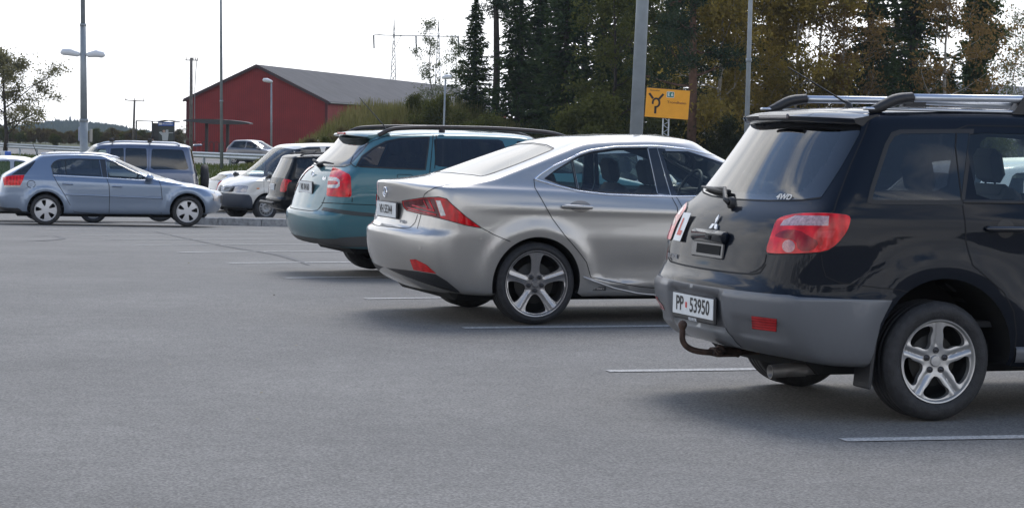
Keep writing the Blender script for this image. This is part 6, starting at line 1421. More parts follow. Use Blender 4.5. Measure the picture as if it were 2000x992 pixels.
def tapered(mb, base, top, r0, r1, n=12): mb.tube([base, top], [r0, r1], n, True)
STEEL = mat('pole_steel', (.24, .27, .29), .5, .25, noise=.10, nscale=5, bump=.05)
LAMPW = mat('lamp_head_white', (.62, .64, .66), .35)
def lamp_head(mb, p, dr, L_, w, t, tilt=.1):
    a = Vector(p); dr = Vector(dr).normalized(); 
    pts = [a, a + dr * L_ * .15 + Vector((0, 0, tilt * .1)), a + dr * L_ * .55 + Vector((0, 0, t * .5 + tilt * .3)), a + dr * L_ * .9 + Vector((0, 0, t * .3 + tilt * .6)), a + dr * L_ + Vector((0, 0, tilt * .6))]
    mb.tube([tuple(q) for q in pts], [.03, w * .35, w * .5, w * .42, w * .12], 10)
def poles():
    # thick double-lamp mast on the left
    Y = 77.0; b = at(165.5, 300, Y); g = gz(b.x, b.y); root = empty('lamp_mast', (b.x, b.y, g), 0, 'thick steel mast with a pair of white lamp heads, behind the steel blue off-roader', 'lamp post')
    top = at(162.5, -60, Y); lean = (top.x - b.x) / (top.z - b.z); zl = at(163.5, 106, Y).z - g; zs = at(162.7, 48, Y).z - g; zb = at(165, 236, Y).z - g
    def X(z): return lean * z
    mb = MB(); mb.tube([(0, 0, 0), (X(zb), 0, zb)], [.15, .145], 16); mb.tube([(X(zb), 0, zb), (X(zs), 0, zs)], [.125, .10], 16); mb.tube([(X(zs), 0, zs), (X(zs + 5), 0, zs + 5)], [.082, .07], 16); mb.tube([(X(zb), 0, zb - .03), (X(zb), 0, zb + .06)], .16, 16); mb.tube([(X(zs), 0, zs - .06), (X(zs), 0, zs + .02)], .115, 16)
    mb.build('pole', STEEL, root, True)
    for sg in (-1, 1):
        mb = MB(); lamp_head(mb, (X(zl) + sg * .08, 0, zl - .02), (sg, -.15, 0), .70, .26, .12, .06 if sg < 0 else -.06); mb.build('lamp_head', LAMPW, root, True)
    zp = at(160, 262, Y).z - g
    MB().box((-.19, .0, zp), (.07, .10, .50), None, .02).build('junction_box', mat('box_blue', (.30, .33, .42), .5), root)
    MB().box((.20, .05, zp - .05), (.10, .10, .45), None, .02).build('meter_box', mat('box_beige', (.34, .32, .28), .6), root)
    def simple(name, label, px0, py0, px1, py1, Y, r0, r1, steps=(), group=None, ztop=None):
        b = at(px0, py0, Y); g = gz2(b.x, b.y); t_ = at(px1, py1, Y); root = empty(name, (b.x, b.y, g), 0, label, 'lamp post' if 'lamp' in name else 'pole', group)
        lean = (t_.x - b.x) / (t_.z - b.z); H = (t_.z - g) if ztop is None else ztop; x0 = -(b.z - g) * lean
        P = lambda z: (x0 + lean * z, 0, z); mb = MB(); mb.tube([P(-.1), P(H * .5), P(H)], [r0, (r0 + r1) / 2, r1], 16)
        for (py, rr) in steps: z = at(px0, py, Y).z - g; mb.tube([P(z - .05), P(z + .05)], rr, 14)
        mb.build('pole', STEEL, root, True); return root, P, H
    simple('flag_pole', 'thin white pole rising in front of the red barn canopy', 433, 330, 430, -250, 109, .085, .040, ((198, .09), (92, .07)))
    r_, P, H = simple('lamp_post', 'slender lamp post with one flat head in front of the red gable', 530, 285, 530, 160, 152, .075, .055, ((238, .085),))
    mb = MB(); lamp_head(mb, tuple(Vector(P(H)) + Vector((.1, 0, 0))), (-1, -.1, 0), .70, .30, .10, .12); mb.build('lamp_head', LAMPW, r_, True)
    r_, P, H = simple('lamp_post', 'slender lamp post with one flat head at the left end of the wood', 867, 245, 870, 152, 92, .045, .035)
    mb = MB(); lamp_head(mb, tuple(Vector(P(H)) + Vector((-.15, 0, 0))), (1, -.1, 0), .42, .20, .05, .03); mb.build('lamp_head', LAMPW, r_, True)
    simple('mast', 'very thick grey steel mast rising behind the silver saloon roof beside the yellow sign', 1242.5, 265, 1281, -550, 44, .139, .105, ())
    r_, P, H = simple('lamp_post', 'tall thin grey pole before the trees, between yellow sign and dark SUV', 1458, 265, 1475.5, -320, 58, .072, .045, ((118, .078),))
    # wooden utility poles
    WD = mat('pole_wood', (.13, .115, .10), .9, noise=.3, nscale=3)
    b = at(373, 285, 172); g = gz(b.x, b.y); H = at(371, 113, 172).z - g; root = empty('utility_pole', (b.x, b.y, g), 0, 'wooden utility pole with short crossarm and cable at the left corner of the barn', 'utility pole')
    MB().tube([(0, 0, 0), (-.05, 0, H)], [.16, .11], 10).build('pole', WD, root, True)
    mb = MB(); mb.box((0, 0, H - .2), (1.0, .08, .08)); 
    for x in (-.45, .1, .3, .45): mb.tube([(x, 0, H - .2), (x, 0, H + .02)], .035, 6)
    mb.build('crossarm', WD, root); MB().tube(chaikin([(.4, -.1, H - .2), (.32, -.1, H - 1.2), (.25, -.1, H - 3), (.3, -.1, 1)], 2, False), .03, 6).build('cable', mat('cable_grey', (.2, .2, .2), .7), root)
    b = at(260, 285, 215); g = gz(b.x, b.y); H = at(262, 196, 215).z - g; root = empty('utility_pole', (b.x, b.y, g), 0, 'wooden utility pole with one wide crossarm, left of the bus shelter', 'utility pole')
    MB().tube([(0, 0, 0), (.1, 0, H)], [.13, .10], 10).build('pole', WD, root, True)
    mb = MB(); mb.box((.1, 0, H - .05), (1.95, .08, .09), Matrix.Rotation(.04, 3, 'Y')); 
    for x in (-.85, 0, .9): mb.tube([(x + .1, 0, H - .05), (x + .1, 0, H + .18)], .04, 6)
    mb.build('crossarm', WD, root)
    # lattice pylon with two legs
    Y = 430.0; A = at(768, 160, Y); B = at(855, 160, Y); top = at(770, 37, Y); yb = at(810, 70.5, Y).z; y2 = at(810, 57, Y).z; cx = (A.x + B.x) / 2
    root = empty('power_pylon', (cx, Y, -1.05), 0, 'lattice power pylon with two masts and a wide crossbeam behind the barn roof', 'pylon'); PY = mat('pylon_steel', (.16, .17, .18), .6, .4); hw = (B.x - A.x) / 2
    tz = top.z + 1.05
    for sg in (-1, 1):
        mb = MB(); x = sg * hw
        for dx in (-1, 1):
            for dy in (-1, 1): mb.tube([(x + dx * .95, dy * .95, 0), (x, 0, tz)], .05, 4)
        for k in range(16):
            z0, z1 = tz * k / 17, tz * (k + 1) / 17; w0, w1 = .95 * (1 - k / 17), .95 * (1 - (k + 1) / 17)
            for s2 in (-1, 1): mb.tube([(x - w0 * s2, -w0, z0), (x + w1 * s2, -w1, z1)], .035, 4); mb.tube([(x - w0 * s2, w0, z0), (x + w1 * s2, w1, z1)], .035, 4)
        mb.build('mast', PY, root)
    mb = MB(); zb = yb + 1.05; e = 3.9
    mb.tube([(-hw - e, 0, zb), (hw + e, 0, zb)], .09, 5); mb.tube([(-hw - e, 0, zb + .0), (-hw, 0, zb + .5), (hw, 0, zb + .5), (hw + e, 0, zb)], .03, 4)
    mb.tube([(-hw, 0, zb), (-hw + 1.6, 0, zb - .0)], .13, 5); 
    for sg in (-1, 1): mb.tube([(sg * hw, 0, zb - 2.8), (sg * (hw - 1.4), 0, zb)], .05, 4)
    mb.build('crossbeam', PY, root)
    for x in (-hw - e, 0, hw + e):
        mb = MB(); mb.tube([(x, 0, zb), (x + .12, 0, zb - 2.6)], .10, 6); mb.tube([(x - .15, 0, zb), (x, 0, zb - 2.6)], .08, 5); mb.build('insulator', PY, root)
    MB().tube([(-hw, 0, y2 + 1.05), (0, 0, y2 + .95), (hw, 0, y2 + 1.05)], .035, 4).build('tie_wire', PY, root)

def signs():
    Y = 85.0; a = at(1260, 174, Y); b = at(1347, 233, Y); c = at(1303.5, 203, Y); g = gz(c.x, c.y); root = empty('road_sign', (c.x, c.y, g), 0, 'yellow direction sign with roundabout symbol and Trondheim on a lattice post', 'road sign')
    w = 86.5 / F * Y; h = 58 / F * Y; z = c.z - g; tl = .055
    Ry = Matrix.Rotation(tl, 3, 'Y')
    YE = mat('sign_yellow', (.78, .33, .008), .45, noise=.04, nscale=4); BK = mat('sign_black', (.015, .012, .012), .6)
    pn = MB().box((0, 0, z), (w, .03, h), Ry, .008).build('sign_panel', BK, root)
    pf = MB().box((0, -.006, z), (w - .035, .03, h - .035), Ry, .006).build('sign_face', YE, pn)
    X = np.array(Ry @ Vector((1, 0, 0))); Z = np.array(Ry @ Vector((0, 0, 1))); O = np.array([0, -.024, z])
    sc = Y / F
    def pt(px, py):      # position on the face measured from its centre, in photograph pixels
        v = np.array([px - 1303.5, -(py - 203.5)]) * sc; ca, sa = math.cos(tl - ROLL), math.sin(tl - ROLL)
        u = v[0] * ca - v[1] * sa; q = v[0] * sa + v[1] * ca; return O + X * u + Z * q
    # z2 crop pixel -> photo pixel helper
    f = lambda x, y: pt(1230 + x / 7.633, 150 + y / 7.631)
    mb = MB(); ring_ = [f(392 + 50 * math.cos(t_), 400 - 62 * math.sin(t_)) for t_ in np.linspace(math.radians(-95), math.radians(200), 26)]
    def bar(pts, wd, m_=mb):
        pts = [np.array(p) for p in pts]; V = []; 
        for i, p in enumerate(pts):
            t_ = pts[min(i + 1, len(pts) - 1)] - pts[max(i - 1, 0)]; t_ /= np.linalg.norm(t_); nrm_ = np.cross(t_, [0, 1., 0]); V += [p + nrm_ * wd / 2, p - nrm_ * wd / 2]
        k = len(V); V += [v + np.array([0, .004, 0]) for v in V]; Fc = []
        for i in range(len(pts) - 1): Fc += [(2 * i, 2 * i + 1, 2 * i + 3, 2 * i + 2), (k + 2 * i, 2 * i, 2 * i + 2, k + 2 * i + 2), (2 * i + 1, k + 2 * i + 1, k + 2 * i + 3, 2 * i + 3)]
        m_.add(V, Fc)
    bar(ring_, .075); bar([f(285, 262), f(345, 340)], .085); bar([f(497, 268), f(432, 345)], .085); bar([f(386, 450), f(384, 560)], .085)
    mb.build('roundabout_symbol', BK, pf)
    place_text('place_name', 'Trondheim', .135, mat('sign_brown', (.12, .02, .01), .6), pf, f(698, 390), X, Z, .002, .0015, 1.22)
    place_text('place_name', 'Skotvollan', .085, BK, pf, f(366, 218), X, Z, .002, .0, 1.08)
    gb = MB().box(f(600, 273) + np.array([0, .0, 0]), (.29, .006, .225), Ry).build('route_border', PLATEW, pf)
    g2 = MB().box(f(600, 273) + np.array([0, -.003, 0]), (.265, .006, .195), Ry).build('route_panel', mat('sign_green', (.0, .16, .11), .5), pf)
    place_text('route_number', 'E 6', .175, PLATEW, pf, f(600, 273) + np.array([0, -.008, 0]), X, Z, .001, .004, 1.)
    GV = mat('galvanised', (.36, .40, .44), .45, .6)
    mb = MB(); hx = .11
    for dx in (-hx, hx):
        for dy in (.06, .20): mb.tube([(dx - .07, dy, 0), (dx - .02, dy, z + h / 2 - .05)], .022, 6)
    k = 24
    for i in range(k):
        z0, z1 = (z - .1) * i / k, (z - .1) * (i + 1) / k; s2 = 1 if i % 2 else -1; o = -.07 + .05 * i / k
        mb.tube([(o - hx * s2, .06, z0), (o + hx * s2, .06, z1)], .014, 5)
    mb.build('lattice_post', mat('zinc', (.45, .48, .50), .4, .5), root)
    # bus shelter with blue name board
    Y = 158.0; k = Y / F; c = at(305, 275, Y); g = gz(c.x, c.y); root = empty('bus_shelter', (c.x, c.y, g), 0, 'dark bus shelter with a blue name board, left of the red barn', 'bus shelter')
    def p_(px, py): q = at(px, py, Y); return q.x - c.x, q.z - g
    DK = mat('shelter_dark', (.012, .015, .015), .4)
    x0, z1 = p_(267, 236); x1, _ = p_(345, 237); xr, zt = p_(343, 238)
    V = []; n_ = 14
    for i in range(n_ + 1):
        t_ = i / n_; x = x0 + (x1 - x0) * t_; zz = z1 + .02 + (.12 * math.exp(-((t_ - .78) / .17) ** 2)) - .05 * t_
        for y in (-.3, 1.7):
            for dz in (0, -.06): V.append((x, y, zz + dz))
    Fc = []
    for i in range(n_): b_ = i * 4; Fc += [(b_, b_ + 4, b_ + 6, b_ + 2), (b_ + 1, b_ + 3, b_ + 7, b_ + 5), (b_, b_ + 1, b_ + 5, b_ + 4), (b_ + 2, b_ + 6, b_ + 7, b_ + 3)]
    Fc += [(0, 2, 3, 1), (n_ * 4, n_ * 4 + 1, n_ * 4 + 3, n_ * 4 + 2)]; mesh_obj('roof', V, Fc, DK, root, False)
    for px_ in (266.3, 297.5, 340): x, _ = p_(px_, 240); MB().box((x, 0, z1 / 2), (.09, .09, z1)).build('post', DK, root)
    xa, za = p_(298, 242); xb, _ = p_(340, 242); MB().box(((xa + xb) / 2, .1, za / 2 + .1), (xb - xa, .05, za - .1)).build('back_panel', DK, root)
    xa, za = p_(309, 238); xb, zb = p_(339.5, 246.5); sb = MB().box(((xa + xb) / 2, -.06, (za + zb) / 2), (xb - xa, .05, za - zb), None, .01).build('name_board', mat('board_blue', (.02, .10, .42), .4), root)
    place_text('stop_name', 'Skotvollan', .19, PLATEW, sb, ((xa + xb) / 2 + .13, -.09, (za + zb) / 2), (1, 0, 0), (0, 0, 1), .002, .002, .95)
    MB().box((xa + .17, -.088, (za + zb) / 2), (.22, .008, .16)).build('bus_symbol', PLATEW, sb)
    # poster: pale figure with spread arms on a dark ground
    xp0, zp0 = p_(310, 248); xp1, zp1 = p_(339, 282); po = MB().box(((xp0 + xp1) / 2, .06, (zp0 + zp1) / 2), (xp1 - xp0, .03, zp0 - zp1)).build('poster', mat('poster_dark', (.018, .03, .026), .3), root)
    def q_(x, y): return p_(240 + x / 14.17, 220 + y / 14.17)
    fg = MB(); body_ = [(1000, 540), (1060, 530), (1100, 560), (1180, 555), (1185, 480), (1255, 475), (1262, 600), (1240, 780), (1090, 780), (1080, 640), (1000, 560)]
    fg.prism([q_(*v) for v in body_], .038, .044); fb = fg.build('poster_figure', mat('poster_pale', (.40, .42, .42), .5), po); fix_normals(fb)
    fg = MB(); cx_, cz_ = q_(1135, 520); fg.lathe([(.001, 0), (.10, 0), (.10, .01)], 14, 'y', (cx_, .032, cz_)); fg.build('poster_face', mat('poster_skin', (.42, .28, .22), .6), po)
    cx_, cz_ = q_(1330, 565); MB().box((cx_, .041, cz_), (.35, .006, .06)).build('poster_bar', mat('poster_pale', (.4, .4, .4), .5), po)
    MB().box((p_(300, 270)[0], -.35, .45), (1.1, .38, .06), None, .01).build('bench', mat('bench_wood', (.2, .13, .07), .8), root)
    # canopy in front of the barn
    Y = 166.0; c = at(424, 285, Y); g = gz(c.x, c.y); root = empty('cycle_shelter', (c.x, c.y, g), 0, 'open canopy with a thin curved grey roof on brown posts before the red gable', 'shelter')
    x0, z1 = p2(361, 233, c, g, Y); x1, z2 = p2(490, 239, c, g, Y); V = []; n_ = 16
    for i in range(n_ + 1):
        t_ = i / n_; x = x0 + (x1 - x0) * t_; zz = z1 + (z2 - z1) * t_ + .16 * math.sin(math.pi * t_) ** .7 - .06
        for y in (-.9, 1.4):
            for dz in (0, -.10 - .28 * math.sin(math.pi * t_)): V.append((x, y, zz + dz))
    Fc = []
    for i in range(n_): b_ = i * 4; Fc += [(b_, b_ + 4, b_ + 6, b_ + 2), (b_ + 1, b_ + 3, b_ + 7, b_ + 5), (b_, b_ + 1, b_ + 5, b_ + 4), (b_ + 2, b_ + 6, b_ + 7, b_ + 3)]
    Fc += [(0, 2, 3, 1), (n_ * 4, n_ * 4 + 1, n_ * 4 + 3, n_ * 4 + 2)]; mesh_obj('roof', V, Fc, mat('canopy_metal', (.035, .033, .036), .4, .3), root, False)
    for px_ in (403, 444): x, _ = p2(px_, 240, c, g, Y); MB().box((x, .2, z1 / 2), (.22, .22, z1)).build('post', mat('post_brown', (.03, .018, .016), .6), root)
    # row of hoops under it
    hp = [376, 386, 396, 410, 420, 430]
    for i, px_ in enumerate(hp):
        x, _ = p2(px_, 280, c, g, Y); col = (.35, .03, .03) if px_ == 386 else (.03, .02, .02)
        mb = MB(); mb.tube(chaikin([(0, 0, 0), (0, 0, .95), (.18, 0, 1.0), (.34, 0, .95), (.34, 0, 0)], 1, False), .03, 6); o = mb.build('bicycle_hoop', mat('hoop_red', (.35, .03, .03), .5) if px_ == 386 else mat('hoop_dark', (.03, .02, .02), .6)); o.location = (c.x + x, c.y - .4, g)
        tag(o, 'red bicycle hoop among dark ones under the canopy at the barn' if px_ == 386 else 'dark bicycle hoop under the canopy in front of the red gable', 'bicycle hoop', 'bicycle hoops under the canopy')
    # small blue and white litter bin by the left verge
    c = at(10, 308, 118); g = gz(c.x, c.y); root = empty('litter_bin', (c.x, c.y, g), -.3, 'small white and blue box on the grass verge at the left edge', 'box')
    MB().box((0, 0, .32), (.42, .30, .62), None, .03).build('body', mat('bin_white', (.6, .62, .64), .5), root); MB().box((.17, -.01, .45), (.24, .31, .34), None, .03).build('blue_side', mat('bin_blue', (.03, .12, .5), .5), root)
    # grey building behind the trees on the right
    c = at(1955, 200, 150); root = empty('warehouse', (c.x, c.y, -1.1), .2, 'grey roofed building glimpsed behind sparse twigs at the right edge', 'building')
    z = at(1955, 154, 150).z + 1.1
    MB().box((2.5, 6, 1.2), (14, 12, 2.4)).build('wall', mat('wall_grey', (.10, .10, .11), .8), root)
    V = [(-5.2, -.6, 2.4), (10.4, -.6, 2.2), (10.4, 6, z - .7), (-4.4, 6, z + .1), (-5.2, 12.6, 2.4), (10.4, 12.6, 2.2)]; mesh_obj('roof', V, [(0, 1, 2, 3), (3, 2, 5, 4), (0, 3, 4), (1, 5, 2), (0, 4, 5, 1)], mat('roof_pale', (.22, .21, .22), .8, noise=.2, nscale=3), root, False)
def p2(px, py, c, g, Y): q = at(px, py, Y); return q.x - c.x, q.z - g

# ------------------------------------------------------------------ vegetation
def leafmat(name, c1, c2, sc=1.2, tr=.35):
    m = bpy.data.materials.new(name); m.use_nodes = True; t = m.node_tree; t.nodes.clear(); L = t.links; N = t.nodes
    o = N.new('ShaderNodeOutputMaterial'); d_ = N.new('ShaderNodeBsdfDiffuse'); tl = N.new('ShaderNodeBsdfTranslucent'); mx_ = N.new('ShaderNodeMixShader'); mx_.inputs[0].default_value = tr
    tcn = N.new('ShaderNodeTexCoord'); n = N.new('ShaderNodeTexNoise'); n.inputs['Scale'].default_value = sc; n.inputs['Detail'].default_value = 6; n.inputs['Roughness'].default_value = .8; L.new(tcn.outputs['Object'], n.inputs['Vector'])
    r = N.new('ShaderNodeValToRGB'); r.color_ramp.elements[0].position = .33; r.color_ramp.elements[1].position = .67; r.color_ramp.elements[0].color = (*c1, 1); r.color_ramp.elements[1].color = (*c2, 1); L.new(n.outputs['Fac'], r.inputs[0])
    L.new(r.outputs[0], d_.inputs[0]); L.new(r.outputs[0], tl.inputs[0]); L.new(d_.outputs[0], mx_.inputs[1]); L.new(tl.outputs[0], mx_.inputs[2]); L.new(mx_.outputs[0], o.inputs[0]); return m
BARK = mat('bark_dark', (.045, .035, .028), .95, noise=.4, nscale=6, bump=.5, bscale=15)
BARKP = mat('bark_pine', (.10, .055, .035), .95, noise=.4, nscale=5, bump=.5, bscale=15)
BARKB = mat('bark_birch', (.26, .24, .21), .9, noise=.4, nscale=8)
LV = dict(edge=leafmat('leaves_edge', (.11, .105, .05), (.26, .24, .12), 1.0, .5), brown=leafmat('leaves_brown', (.075, .062, .03), (.17, .13, .06), 1.0, .4), spruce=leafmat('needles_spruce', (.022, .038, .018), (.078, .102, .040), 1.5, .15), pine=leafmat('needles_pine', (.020, .036, .024), (.065, .085, .045), 1.5, .2),
          gold=leafmat('leaves_gold', (.12, .105, .03), (.42, .31, .075), 1.0, .5), olive=leafmat('leaves_olive', (.045, .055, .018), (.14, .145, .045), 1.0, .45), green=leafmat('leaves_green', (.035, .06, .020), (.10, .13, .045), 1.2, .5),
          rust=leafmat('leaves_rust', (.11, .075, .03), (.29, .19, .07), 1.0, .5), pale=leafmat('leaves_pale', (.09, .11, .06), (.20, .22, .13), 1.4, .5), shrub=leafmat('leaves_shrub', (.018, .024, .010), (.055, .058, .024), 1.4, .35))
def quads(C, U, W):
    """leaf cards: centres C, half axes U and W"""
    n = len(C); V = np.empty((n * 4, 3)); V[0::4] = C - U - W; V[1::4] = C + U - W * .6; V[2::4] = C + U * .9 + W; V[3::4] = C - U * .6 + W * .8
    i = np.arange(n) * 4; return V, np.stack([i, i + 1, i + 2, i + 3], 1)
def fast_mesh(name, V, Q, m):
    me = bpy.data.meshes.new(name); me.vertices.add(len(V)); me.vertices.foreach_set('co', np.asarray(V, np.float32).ravel()); me.loops.add(Q.size); me.loops.foreach_set('vertex_index', Q.astype(np.int32).ravel())
    me.polygons.add(len(Q)); me.polygons.foreach_set('loop_start', np.arange(0, Q.size, Q.shape[1], dtype=np.int32)); me.polygons.foreach_set('loop_total', np.full(len(Q), Q.shape[1], np.int32)); me.materials.append(m); me.update(calc_edges=True); me.validate(); return me
def rnd_unit(g, n): v = g.normal(size=(n, 3)); return v / np.linalg.norm(v, axis=1)[:, None]
def spruce_parts(seed, H, R, z0=.3, dens_=1., card=.11, gap=.33, open_=0.):
    g = np.random.default_rng(seed); mb = MB(); mb.tube([(0, 0, -.3), (g.normal() * .05, g.normal() * .05, H * .5), (0, 0, H)], [R * .075 + .03, R * .05 + .02, .012], 8)
    Cs = []; Us = []; Ws = []; z = z0
    while z < H - .15:
        t = (z - z0) / (H - z0); L0 = R * (1 - t) ** .85 * (.55 + .45 * min(1, t * 5 + .4)); nb = g.integers(6, 10)
        if g.random() < open_: z += gap; continue
        a0 = g.random() * 6.28
        for k in range(nb):
            a = a0 + 6.283 * k / nb + g.normal() * .25; L = L0 * (.40 + .80 * g.random()); up = .35 * t - .12 + g.normal() * .06; sag = .45 * (1 - t)
            n = max(3, int(L / .085 * dens_ * 2.0)); s = g.random(n) ** .75; ca, sa = math.cos(a), math.sin(a)
            x = s * L; zz = z + x * up - sag * L * s ** 2 * .45 + .10 * L * s ** 4; lat = g.normal(size=n) * .27 * L * (1 - s * .5) * .62; drop = -np.abs(g.normal(size=n)) * .17 - .02
            C = np.stack([x * ca - lat * sa, x * sa + lat * ca, zz + drop], 1); d1 = np.stack([ca + g.normal(size=n) * .5, sa + g.normal(size=n) * .5, -.35 + g.normal(size=n) * .35], 1); d1 /= np.linalg.norm(d1, axis=1)[:, None]
            d2 = np.cross(d1, rnd_unit(g, n)); d2 /= np.linalg.norm(d2, axis=1)[:, None] + 1e-9; sz = card * (.6 + .8 * g.random(n))[:, None]
            Cs.append(C); Us.append(d1 * sz); Ws.append(d2 * sz * .34)
            if L > .5: mb.tube([(0, 0, z), (.55 * L * ca, .55 * L * sa, z + .55 * L * up - sag * L * .13), (.95 * L * ca, .95 * L * sa, z + .95 * L * up - sag * L * .40)], [.022, .014, .005], 4, False)
        z += gap * (.75 + .5 * g.random()) * (1 - .35 * t)
    V, Q = quads(np.concatenate(Cs), np.concatenate(Us), np.concatenate(Ws)); return mb, V, Q
def broad_parts(seed, H, R, n_limb=9, leaf=.06, per=90, z0=.25, upright=.8, spread=.35, trunk=.14, twigs=True, fill=1., skew=0.):
    g = np.random.default_rng(seed); mb = MB(); Cs = []
    tp = [(0, 0, -.3)] + [(g.normal() * .10 * H * .1 + skew * H * .1 * i, g.normal() * .05, H * i / 5) for i in range(1, 6)]; mb.tube(tp, np.linspace(trunk, .015, 6), 8)
    def limb(p, d_, L, r, lev):
        n = 4; pts = [p]; q = np.array(p); dd = np.array(d_)
        for i in range(n): dd = dd + g.normal(size=3) * .16 + np.array([0, 0, .05 * upright]); dd /= np.linalg.norm(dd); q = q + dd * L / n; pts.append(q.copy())
        mb.tube(pts, np.linspace(r, r * .35, n + 1), 5 if lev == 0 else 4, False)
        if lev < 2:
            for k in range(3 if lev == 0 else 3):
                i = g.integers(1, n + 1); nd = dd + g.normal(size=3) * .75; nd[2] += .15 * upright; nd /= np.linalg.norm(nd); limb(pts[i], nd, L * (.45 + .25 * g.random()), r * .45, lev + 1)
        if lev >= 1:
            k = int(per * fill * (.5 + g.random())); s = g.random(k); i = np.minimum((s * n).astype(int), n - 1); P = np.array(pts); base = P[i] + (P[i + 1] - P[i]) * (s * n - i)[:, None]
            Cs.append(base + g.normal(size=(k, 3)) * spread * (.4 + .6 * g.random((k, 1))) * np.array([1, 1, .8]))
    for k in range(n_limb):
        t = z0 + (1 - z0) * (k + g.random() * .6) / n_limb; t = min(t, .97); z = t * H; a = k * 2.4 + g.normal() * .4; i = t * 5; b = np.array(tp[min(5, int(i))]) * (1 - (i - int(i))) + np.array(tp[min(5, int(i) + 1)]) * (i - int(i)); b[2] = z
        L = R * (1.15 - .75 * abs(t - .45) / .55) * (.7 + .5 * g.random()); limb(b, np.array([math.cos(a), math.sin(a), upright * (.4 + .6 * g.random())]) / 1.3, L, trunk * .42 * (1.2 - t), 0)
    C = np.concatenate(Cs); n = len(C); d1 = rnd_unit(g, n); d2 = np.cross(d1, rnd_unit(g, n)); d2 /= np.linalg.norm(d2, axis=1)[:, None] + 1e-9; sz = leaf * (.55 + .9 * g.random(n))[:, None]
    V, Q = quads(C, d1 * sz, d2 * sz * .6); return mb, V, Q
def pine_parts(seed, H, R, z0=.45):
    g = np.random.default_rng(seed); mb = MB(); tp = [(0, 0, -.3), (.05, 0, H * .3), (-.08, 0, H * .6), (.05, 0, H)]; mb.tube(tp, [.24, .19, .14, .03], 10); Cs = []; 
    for k in range(26):
        t = z0 + (1 - z0) * (k / 26) ** .9; z = t * H; a = k * 2.4 + g.normal() * .5; L = R * (1.1 - t * .75) * (.5 + .7 * g.random()); q = np.array([0, 0, z]); dd = np.array([math.cos(a), math.sin(a), -.1 + .5 * g.random()]); pts = [q.copy()]
        for i in range(5): dd = dd + g.normal(size=3) * .22; dd[2] += .03; dd /= np.linalg.norm(dd); q = q + dd * L / 5; pts.append(q.copy())
        mb.tube(pts, np.linspace(.065, .015, 6), 5, False); P = np.array(pts)
        for i in range(2, 6):
            for j in range(3):
                c = P[i] + g.normal(size=3) * .28; mb.tube([P[i], c], [.015, .006], 3, False); Cs.append(c + g.normal(size=(55, 3)) * np.array([.20, .20, .11]))
    C = np.concatenate(Cs); n = len(C); d1 = rnd_unit(g, n); d2 = np.cross(d1, rnd_unit(g, n)); d2 /= np.linalg.norm(d2, axis=1)[:, None] + 1e-9; sz = (.07 * (.6 + .8 * g.random(n)))[:, None]
    V, Q = quads(C, d1 * sz, d2 * sz * .35); return mb, V, Q
PROTO = {}
def proto(key):
    if key in PROTO: return PROTO[key]
    k = key.split('-'); s = int(k[1]); 
    if k[0] == 'spruce': parts = spruce_parts(s, 9.5, 2.2, .2, 1.25, .12, .31); lm, bm_ = 'spruce', BARK
    elif k[0] == 'tallspruce': parts = spruce_parts(s, 15, 3.0, .8, 1.05, .14, .40, .12); lm, bm_ = 'spruce', BARK
    elif k[0] == 'thinspruce': parts = spruce_parts(s, 12, 1.2, 2.6, .9, .12, .42, .25); lm, bm_ = 'pine', BARK
    elif k[0] == 'pine': parts = pine_parts(s, 13, 3.2, .30); lm, bm_ = 'pine', BARKP
    elif k[0] == 'highpine': parts = pine_parts(s, 13, 2.0, .52); lm, bm_ = 'pine', BARK
    elif k[0] == 'goldbirch': parts = broad_parts(s, 12, 2.4, 20, .070, 85, .10, .9, .42, .13); lm, bm_ = 'gold', BARKB
    elif k[0] == 'rustbirch': parts = broad_parts(s, 11, 1.9, 16, .060, 42, .15, .9, .40, .10); lm, bm_ = 'rust', BARKB
    elif k[0] == 'olivebirch': parts = broad_parts(s, 12, 2.1, 18, .064, 60, .10, 1., .42, .12); lm, bm_ = 'olive', BARK
    elif k[0] == 'greenbirch': parts = broad_parts(s, 7.5, 1.1, 15, .050, 17, .12, 1.2, .24, .06); lm, bm_ = 'pale', BARKB
    elif k[0] == 'edgebirch': parts = broad_parts(s, 6.3, 2.9, 15, .062, 72, .20, .8, .32, .17); lm, bm_ = 'edge', BARK
    elif k[0] == 'twigs': parts = broad_parts(s, 8, 1.7, 14, .05, 12, .10, 1., .30, .06); lm, bm_ = 'pale', BARKB
    elif k[0] == 'poplar': parts = broad_parts(s, 13, .95, 30, .075, 130, .12, 2.6, .26, .16); lm, bm_ = 'green', BARK
    elif k[0] == 'shrub': parts = broad_parts(s, 2.3, 1.3, 9, .050, 130, .05, .6, .30, .04); lm, bm_ = 'shrub', BARK
    elif k[0] == 'oliveshrub': parts = broad_parts(s, 3.4, 1.5, 10, .055, 130, .05, .8, .34, .05); lm, bm_ = 'olive', BARK
    elif k[0] == 'brownshrub': parts = broad_parts(s, 3.4, 1.7, 10, .060, 130, .03, .8, .36, .05); lm, bm_ = 'brown', BARK
    elif k[0] == 'weed': parts = broad_parts(s, 1.3, .55, 8, .045, 60, .1, 1.2, .16, .02); lm, bm_ = 'green', BARK
    mb, V, Q = parts; Vt = np.concatenate(mb.v); tm = bpy.data.meshes.new('trunk'); tm.from_pydata([tuple(v) for v in Vt], [], mb.f); tm.materials.append(bm_); tm.polygons.foreach_set('use_smooth', np.ones(len(tm.polygons), bool)); cm = fast_mesh('crown', V, Q, LV[lm]); PROTO[key] = (tm, cm, V, Q); return PROTO[key]
